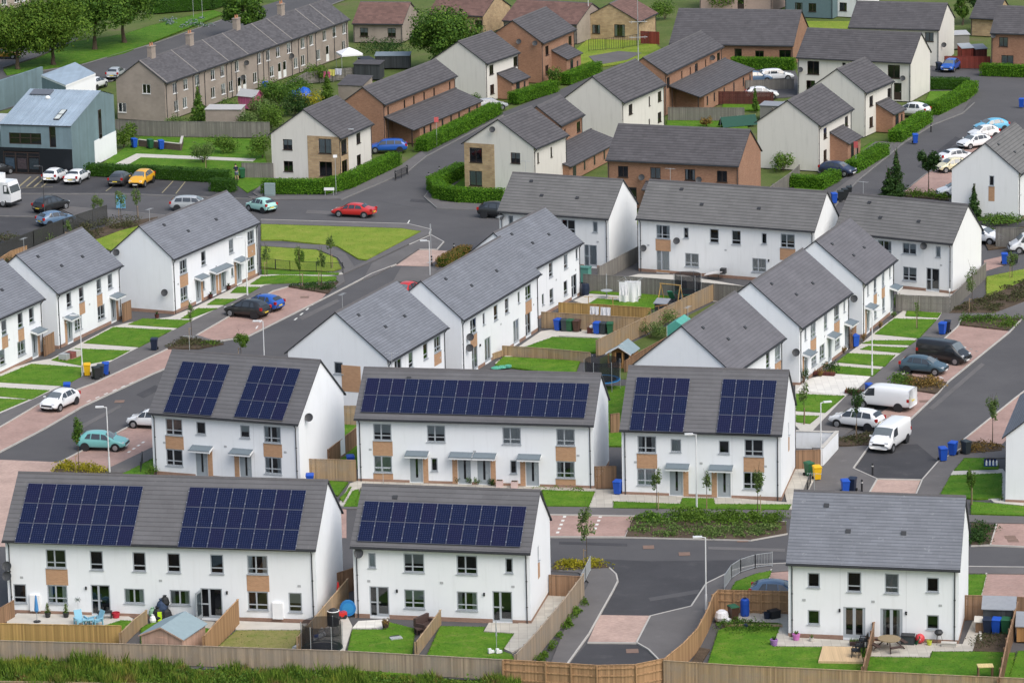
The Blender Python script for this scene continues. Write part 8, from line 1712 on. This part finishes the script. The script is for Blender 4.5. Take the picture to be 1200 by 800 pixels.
for i, (x, y, c, l) in enumerate(((76.5, 421, STEEL, 'grey block pack nearest the street on the lawn'), (83, 419.5, plain('red_blocks', (.22, .07, .06), .9), 'dark red block pack between the two grey packs'), (88.5, 417.5, PALE, 'pale grey block pack nearest the house step'))): lump('block_pack', x, y, l, 'block pack', [('blocks', lambda b: [b.box(-.42 + q * .28, -.16 + q * .28, -.4, .4, .08, .55) for q in range(3)], c), ('pallet', lambda b: [b.box(-.45, .45, -.42 + q * .36, -.3 + q * .36, 0, .08) for q in range(3)], BD_TAN)], rad(65), group='block packs on the front lawn')
# odds and ends in the middle gardens
lump('scrap_heap', 692, 390, 'rusty heap of garden odds and ends in the bin row', 'heap', [('box', lambda b: b.box(-.3, .2, -.2, .2, 0, .5), BD_DKRED), ('frame', lambda b: [b.cyl((-.2 + .15 * i, -.2, 0), (-.3 + .2 * i, .1, .9), .025, n=5) for i in range(5)], plain('rusty_iron', (.20, .13, .10), .8)), ('cloth', lambda b: b.lathe([(.2, .45), (.24, .6), (0, .75)], 9, 0, (.1, 0, 0)), WB)])
lump('charcoal_barbecue', 686, 345, 'dark covered barbecue on the slab patio by the terrace corner', 'barbecue', [('cover', lambda b: b.lathe([(.36, 0), (.40, .6), (.34, 1.0), (0, 1.1)], 12), BINC['navy']), ('lid', lambda b: b.lathe([(.2, 1.05), (.1, 1.15), (0, 1.16)], 10), DARK)]); lump('glass_table', 711, 349, 'grey round garden table under the folded dark cover', 'table', [('top', lambda b: b.lathe([(0, .72), (.55, .72), (.55, .68), (0, .68)][::-1], 16), STEEL), ('leg', lambda b: b.cyl((0, 0, 0), (0, 0, .68), .05, n=8), STEEL)]); lump('green_store', 685, 330, 'green garden store against the brown roofed house', 'store', [('body', lambda b: b.box(-.55, .55, -.4, .4, 0, 1.35), plain('store_green', (.10, .28, .23), .6)), ('lid', lambda b: b.box(-.6, .6, -.45, .45, 1.35, 1.45), plain('store_green_dark', (.07, .2, .17), .6))], -.4)
def swing(b):
    for y in (-1.0, 1.0):
        b.cyl((-.7, y, 0), (0, y, 1.9), .05, n=6); b.cyl((.7, y, 0), (0, y, 1.9), .05, n=6)
    b.cyl((0, -1.1, 1.9), (0, 1.1, 1.9), .055, n=6)
lump('swing_frame', 786, 357, 'log swing frame with a green slide by the dark trampoline', 'swing', [('frame', swing, BD_GOLD), ('slide', lambda b: b.bar((.2, .2, 1.2), (1.6, .6, .15), .5, .05), plain('slide_green', (.05, .30, .20), .5)), ('seat', lambda b: [b.box(-.1, .1, -.6, -.2, .5, .54), b.cyl((0, -.58, .52), (0, -.58, 1.9), .01, n=4), b.cyl((0, -.22, .52), (0, -.22, 1.9), .01, n=4)], DARK)], rad(60))
def tented(b):
    for y0, y1 in ((0, 2.6),): b.face([(-.8, y0, 0), (-.8, y1, 0), (-.8, y1, 1.5), (-.8, y0, 1.5)][::-1]); b.face([(.8, y0, 0), (.8, y1, 0), (.8, y1, 1.5), (.8, y0, 1.5)]); b.face([(-.8, y0, 1.5), (-.8, y1, 1.5), (0, y1, 2.0), (0, y0, 2.0)][::-1]); b.face([(.8, y0, 1.5), (.8, y1, 1.5), (0, y1, 2.0), (0, y0, 2.0)]); b.face([(-.8, y0, 0), (.8, y0, 0), (.8, y0, 1.5), (0, y0, 2.0), (-.8, y0, 1.5)])
lump('polytunnel', 792, 402, 'teal sheeted grow tent behind the white gable', 'grow tent', [('sheet', tented, plain('teal_sheet', (.10, .38, .31), .6, var=.2)), ('pole', lambda b: [b.cyl((x, -.02, 0), (x, -.02, 1.5), .02, n=5) for x in (-.8, .8)], WTRIM)], rad(-20)); lump('playset', 779, 371, 'wooden play seat with an orange roof bar beside the small dark shed', 'play seat', [('post', lambda b: [b.box(x, x + .08, -.04, .04, 0, 1.0) for x in (-.6, 0, .5)], BD_BROWN), ('bar', lambda b: b.bar((-.9, 0, .9), (.3, 0, 1.15), .1, .06), OAK)], rad(-20))
lump('parked_trolley', 838, 326, 'pale upturned board with a dark flap at the foot of the brown roofed terrace', 'board', [('panel', lambda b: b.bar((-.9, 0, .35), (.8, 0, .75), 1.2, .05), plain('pale_panel', (.58, .56, .55), .7)), ('flap', lambda b: b.box(.55, 1.05, -.3, .3, .5, 1.0), DARK), ('leg', lambda b: [b.box(x, x + .05, -.4, -.35, 0, .4) for x in (-.6, .4)], DARK)], rad(-20)); lump('netting_pile', 590, 431, 'crumpled teal netting lying on the small lawn', 'netting', [('net', lambda b: [b.lathe([(.5 - .1 * i, .02), (.3, .12 + .03 * i), (0, .15)], 9, 0, (i * .5 - .6, .1 * i, 0)) for i in range(3)], plain('teal_net', (.08, .34, .24), .8, var=.4, scale=9)), ('hoop', lambda b: b.cyl((-.6, -.2, .1), (.7, .1, .16), .02, n=5), STEEL)])
lump('green_netting', 868, 148, 'dark green netting frame before the grey panel fence', 'netting frame', [('net', lambda b: [b.face([(-2.2, 0, 0), (2.2, 0, 0), (2.2, .8, 1.1), (-2.2, .8, 1.1)]), b.face([(-2.2, 1.6, 0), (-2.2, .8, 1.1), (2.2, .8, 1.1), (2.2, 1.6, 0)])], plain('net_green', (.015, .07, .05), .8)), ('pole', lambda b: [b.cyl((x, .8, 0), (x, .8, 1.15), .03, n=5) for x in (-2.2, 0, 2.2)], STEEL)], rad(20)); lump('tarpaulin', 356, 116, 'bright blue tarpaulin over a stack among the terrace bushes', 'tarpaulin', [('sheet', lambda b: [b.lathe([(1.0, 0), (1.05, .5), (.7, 1.25), (.2, 1.45), (0, 1.4)], 9, 0, (0, 0, 0)), b.lathe([(.7, 0), (.7, .6), (.3, 1.0), (0, 1.0)], 8, 0, (-1.3, .2, 0))], plain('tarp_blue', (.01, .10, .50), .5, var=.3)), ('rope', lambda b: b.cyl((-1.2, -.9, .4), (1.0, -.95, .5), .02, n=5), STEEL)])
for x, y, l in ((536.5, 566, 'dark pot with a green shrub left of the middle canopies'), (551, 567, 'round leafy pot between the two middle doors'), (559.5, 567.5, 'dark leafy pot right of the middle doors'), (576, 568.5, 'large dark leafy pot by the third canopy')): bush(x, y, .32, .7, l, LF if int(x) % 2 else LF_D, 260, .09, name='potted_shrub')
for x, y, l in ((585.5, 570, 'pale pink planter box left of the white one by the third door'), (603, 571, 'pale pink planter box right of the white one near the fourth door')): lump('planter', x, y, l, 'planter', [('box', lambda b: b.box(-.25, .25, -.2, .2, 0, .5), plain('pink_planter', (.60, .45, .42), .8)), ('soil', lambda b: b.box(-.22, .22, -.17, .17, .5, .52), SOIL)], rad(-10), z=.1)
for x, y, l in ((966, 439, 'dark red planter row on the white paved garden'), (1003, 460.5, 'dark brick edging bed on the white paving')): lump('planter', x, y, l, 'planter', [('box', lambda b: b.box(-.9, .9, -.25, .25, 0, .25), BD_DKRED), ('plant', lambda b: [b.cyl((-.8 + .2 * i, 0, .2), (-.82 + .2 * i, .1 * math.sin(i * 2), .5), .07, .01, n=5) for i in range(9)], LF_R)], rad(-20), z=.14)
for i, (x, y) in enumerate(((989, 413), (1031, 384), (1047, 372), (1012, 399), (962, 441))): bush(x, y, .3, .7, ['reddish potted shrub by the middle mauve terrace door', 'reddish potted shrub by the door of the end mauve house', 'leafy potted shrub at the far door of the end mauve house', 'potted shrub beside the gate of the mauve terrace', 'reddish shrub by the first mauve terrace door'][i], LF_R if i != 2 else LF, 200, .09, name='potted_shrub')
for x, y, l in ((247, 349, 'small dark red pot before the first of the four canopies'), (184, 372.5, 'small dark red pot against the blank slate roofed gable'), (268, 339, 'small dark red pot between the second and third canopies')): lump('plant_pot', x, y, l, 'plant pot', [('pot', lambda b: b.lathe([(0, 0), (.16, 0), (.22, .35), (.17, .35)], 12), BD_DKRED), ('plant', lambda b: [b.cyl((0, 0, .3), (.12 * math.cos(i), .12 * math.sin(i), .6), .04, .01, n=5) for i in range(7)], LF_D)])

# ------------------------------------------------------------------ the person by the car park hedge
def person():
    p = at(277.5, 211, .08); root = thing('person', 'person in a dark top and shorts bending beside the green bin', 'person', T(p.x, p.y, .08, rad(200)))
    def skin(name, V_, E_, R_, mat, parent):
        me = bpy.data.meshes.new(name); me.from_pydata(V_, E_, []); me.materials.append(mat); o = link(name, me, parent)
        o.modifiers.new('skin', 'SKIN')
        for d, r in zip(me.skin_vertices[0].data, R_): d.radius = (r, r)
        me.skin_vertices[0].data[0].use_root = True
        s = o.modifiers.new('sub', 'SUBSURF'); s.levels = s.render_levels = 2; return o
    SKINM, TOP, SHORT = plain('skin_tone', (.50, .30, .22), .6), plain('navy_top', (.015, .02, .045), .9), plain('grey_shorts', (.10, .13, .17), .9)
    Vt = [(0, 0, .90), (0, -.06, 1.08), (0, -.18, 1.28), (0, -.24, 1.40), (0, -.28, 1.50), (0, -.30, 1.62), (.10, 0, .84), (.11, -.06, .46), (.11, .0, .08), (.11, -.15, .03), (-.10, .02, .84), (-.12, .04, .46), (-.12, .14, .08), (-.12, .0, .03),
          (.19, -.20, 1.36), (.24, -.26, 1.10), (.22, -.44, .95), (.22, -.52, .92), (-.19, -.20, 1.36), (-.24, -.28, 1.10), (-.20, -.46, .98), (-.20, -.54, .95)]
    Ed = [(0, 1), (1, 2), (2, 3), (3, 4), (4, 5), (0, 6), (6, 7), (7, 8), (8, 9), (0, 10), (10, 11), (11, 12), (12, 13), (3, 14), (14, 15), (15, 16), (16, 17), (3, 18), (18, 19), (19, 20), (20, 21)]
    Rd = [.14, .13, .15, .11, .055, .10, .095, .06, .042, .035, .095, .06, .042, .035, .06, .045, .035, .03, .06, .045, .035, .03]
    skin('body', Vt, Ed, Rd, SKINM, root)
    skin('top', [(0, 0, .90), (0, -.06, 1.08), (0, -.18, 1.28), (0, -.24, 1.41), (.19, -.20, 1.36), (.235, -.25, 1.16), (-.19, -.20, 1.36), (-.235, -.27, 1.16)], [(0, 1), (1, 2), (2, 3), (3, 4), (4, 5), (3, 6), (6, 7)], [.165, .155, .175, .10, .08, .065, .08, .065], TOP, root)
    skin('shorts', [(0, 0, .92), (.10, 0, .84), (.11, -.06, .50), (-.10, .02, .84), (-.12, .04, .50)], [(0, 1), (1, 2), (0, 3), (3, 4)], [.165, .125, .10, .125, .10], SHORT, root)
    b = MB(); b.lathe([(.098, 0), (.112, .05), (.10, .11), (.05, .15), (0, .16)], 14); link('hair', b.mesh('hair', plain('dark_hair', (.03, .02, .015), .8), smooth=60), root, T(0, -.285, 1.61, 0, .2))
    for sx in (-.11, .12): b = MB(); b.box(sx - .05, sx + .05, -.2 + (.15 if sx < 0 else 0), .07 + (.15 if sx < 0 else 0), 0, .09); link('shoe', b.mesh('shoe', DARK), root)
person()

# ------------------------------------------------------------------ light: bright overcast
SUN_EL, SUN_AZ = rad(50), rad(139)       # azimuth clockwise from +Y; the light comes from behind the camera, a little to one side
w = bpy.data.worlds.new('World'); SC.world = w; w.use_nodes = True; nt = w.node_tree; bg = nt.nodes['Background']
sky = nt.nodes.new('ShaderNodeTexSky'); sky.sky_type = 'NISHITA'; sky.sun_disc = False; sky.sun_elevation = SUN_EL; sky.sun_rotation = SUN_AZ; sky.dust_density = 3.5; sky.air_density = 1.4; sky.ozone_density = 1.0
hs = nt.nodes.new('ShaderNodeHueSaturation'); hs.inputs['Saturation'].default_value = .85   # cloud-filtered skylight is nearly neutral
nt.links.new(sky.outputs[0], hs.inputs['Color']); nt.links.new(hs.outputs[0], bg.inputs['Color']); bg.inputs['Strength'].default_value = .14
sd = bpy.data.lights.new('sun', 'SUN'); sd.energy = 1.5; sd.angle = rad(45); sd.color = (1.0, .995, .99); so = bpy.data.objects.new('sun', sd); COL.objects.link(so)
sv = Vector((math.sin(SUN_AZ) * math.cos(SUN_EL), math.cos(SUN_AZ) * math.cos(SUN_EL), math.sin(SUN_EL)))
so.matrix_world = Matrix.Translation(sv * 300) @ sv.to_track_quat('Z', 'Y').to_matrix().to_4x4()
SC.view_settings.view_transform = 'Standard'; SC.view_settings.look = 'None'; SC.view_settings.gamma = 1; SC.view_settings.exposure = 0.4; SC.view_settings.use_curve_mapping = False
SC.cycles.max_bounces = 6; SC.cycles.transparent_max_bounces = 8
try: SC.cycles.use_denoising = True
except Exception: pass
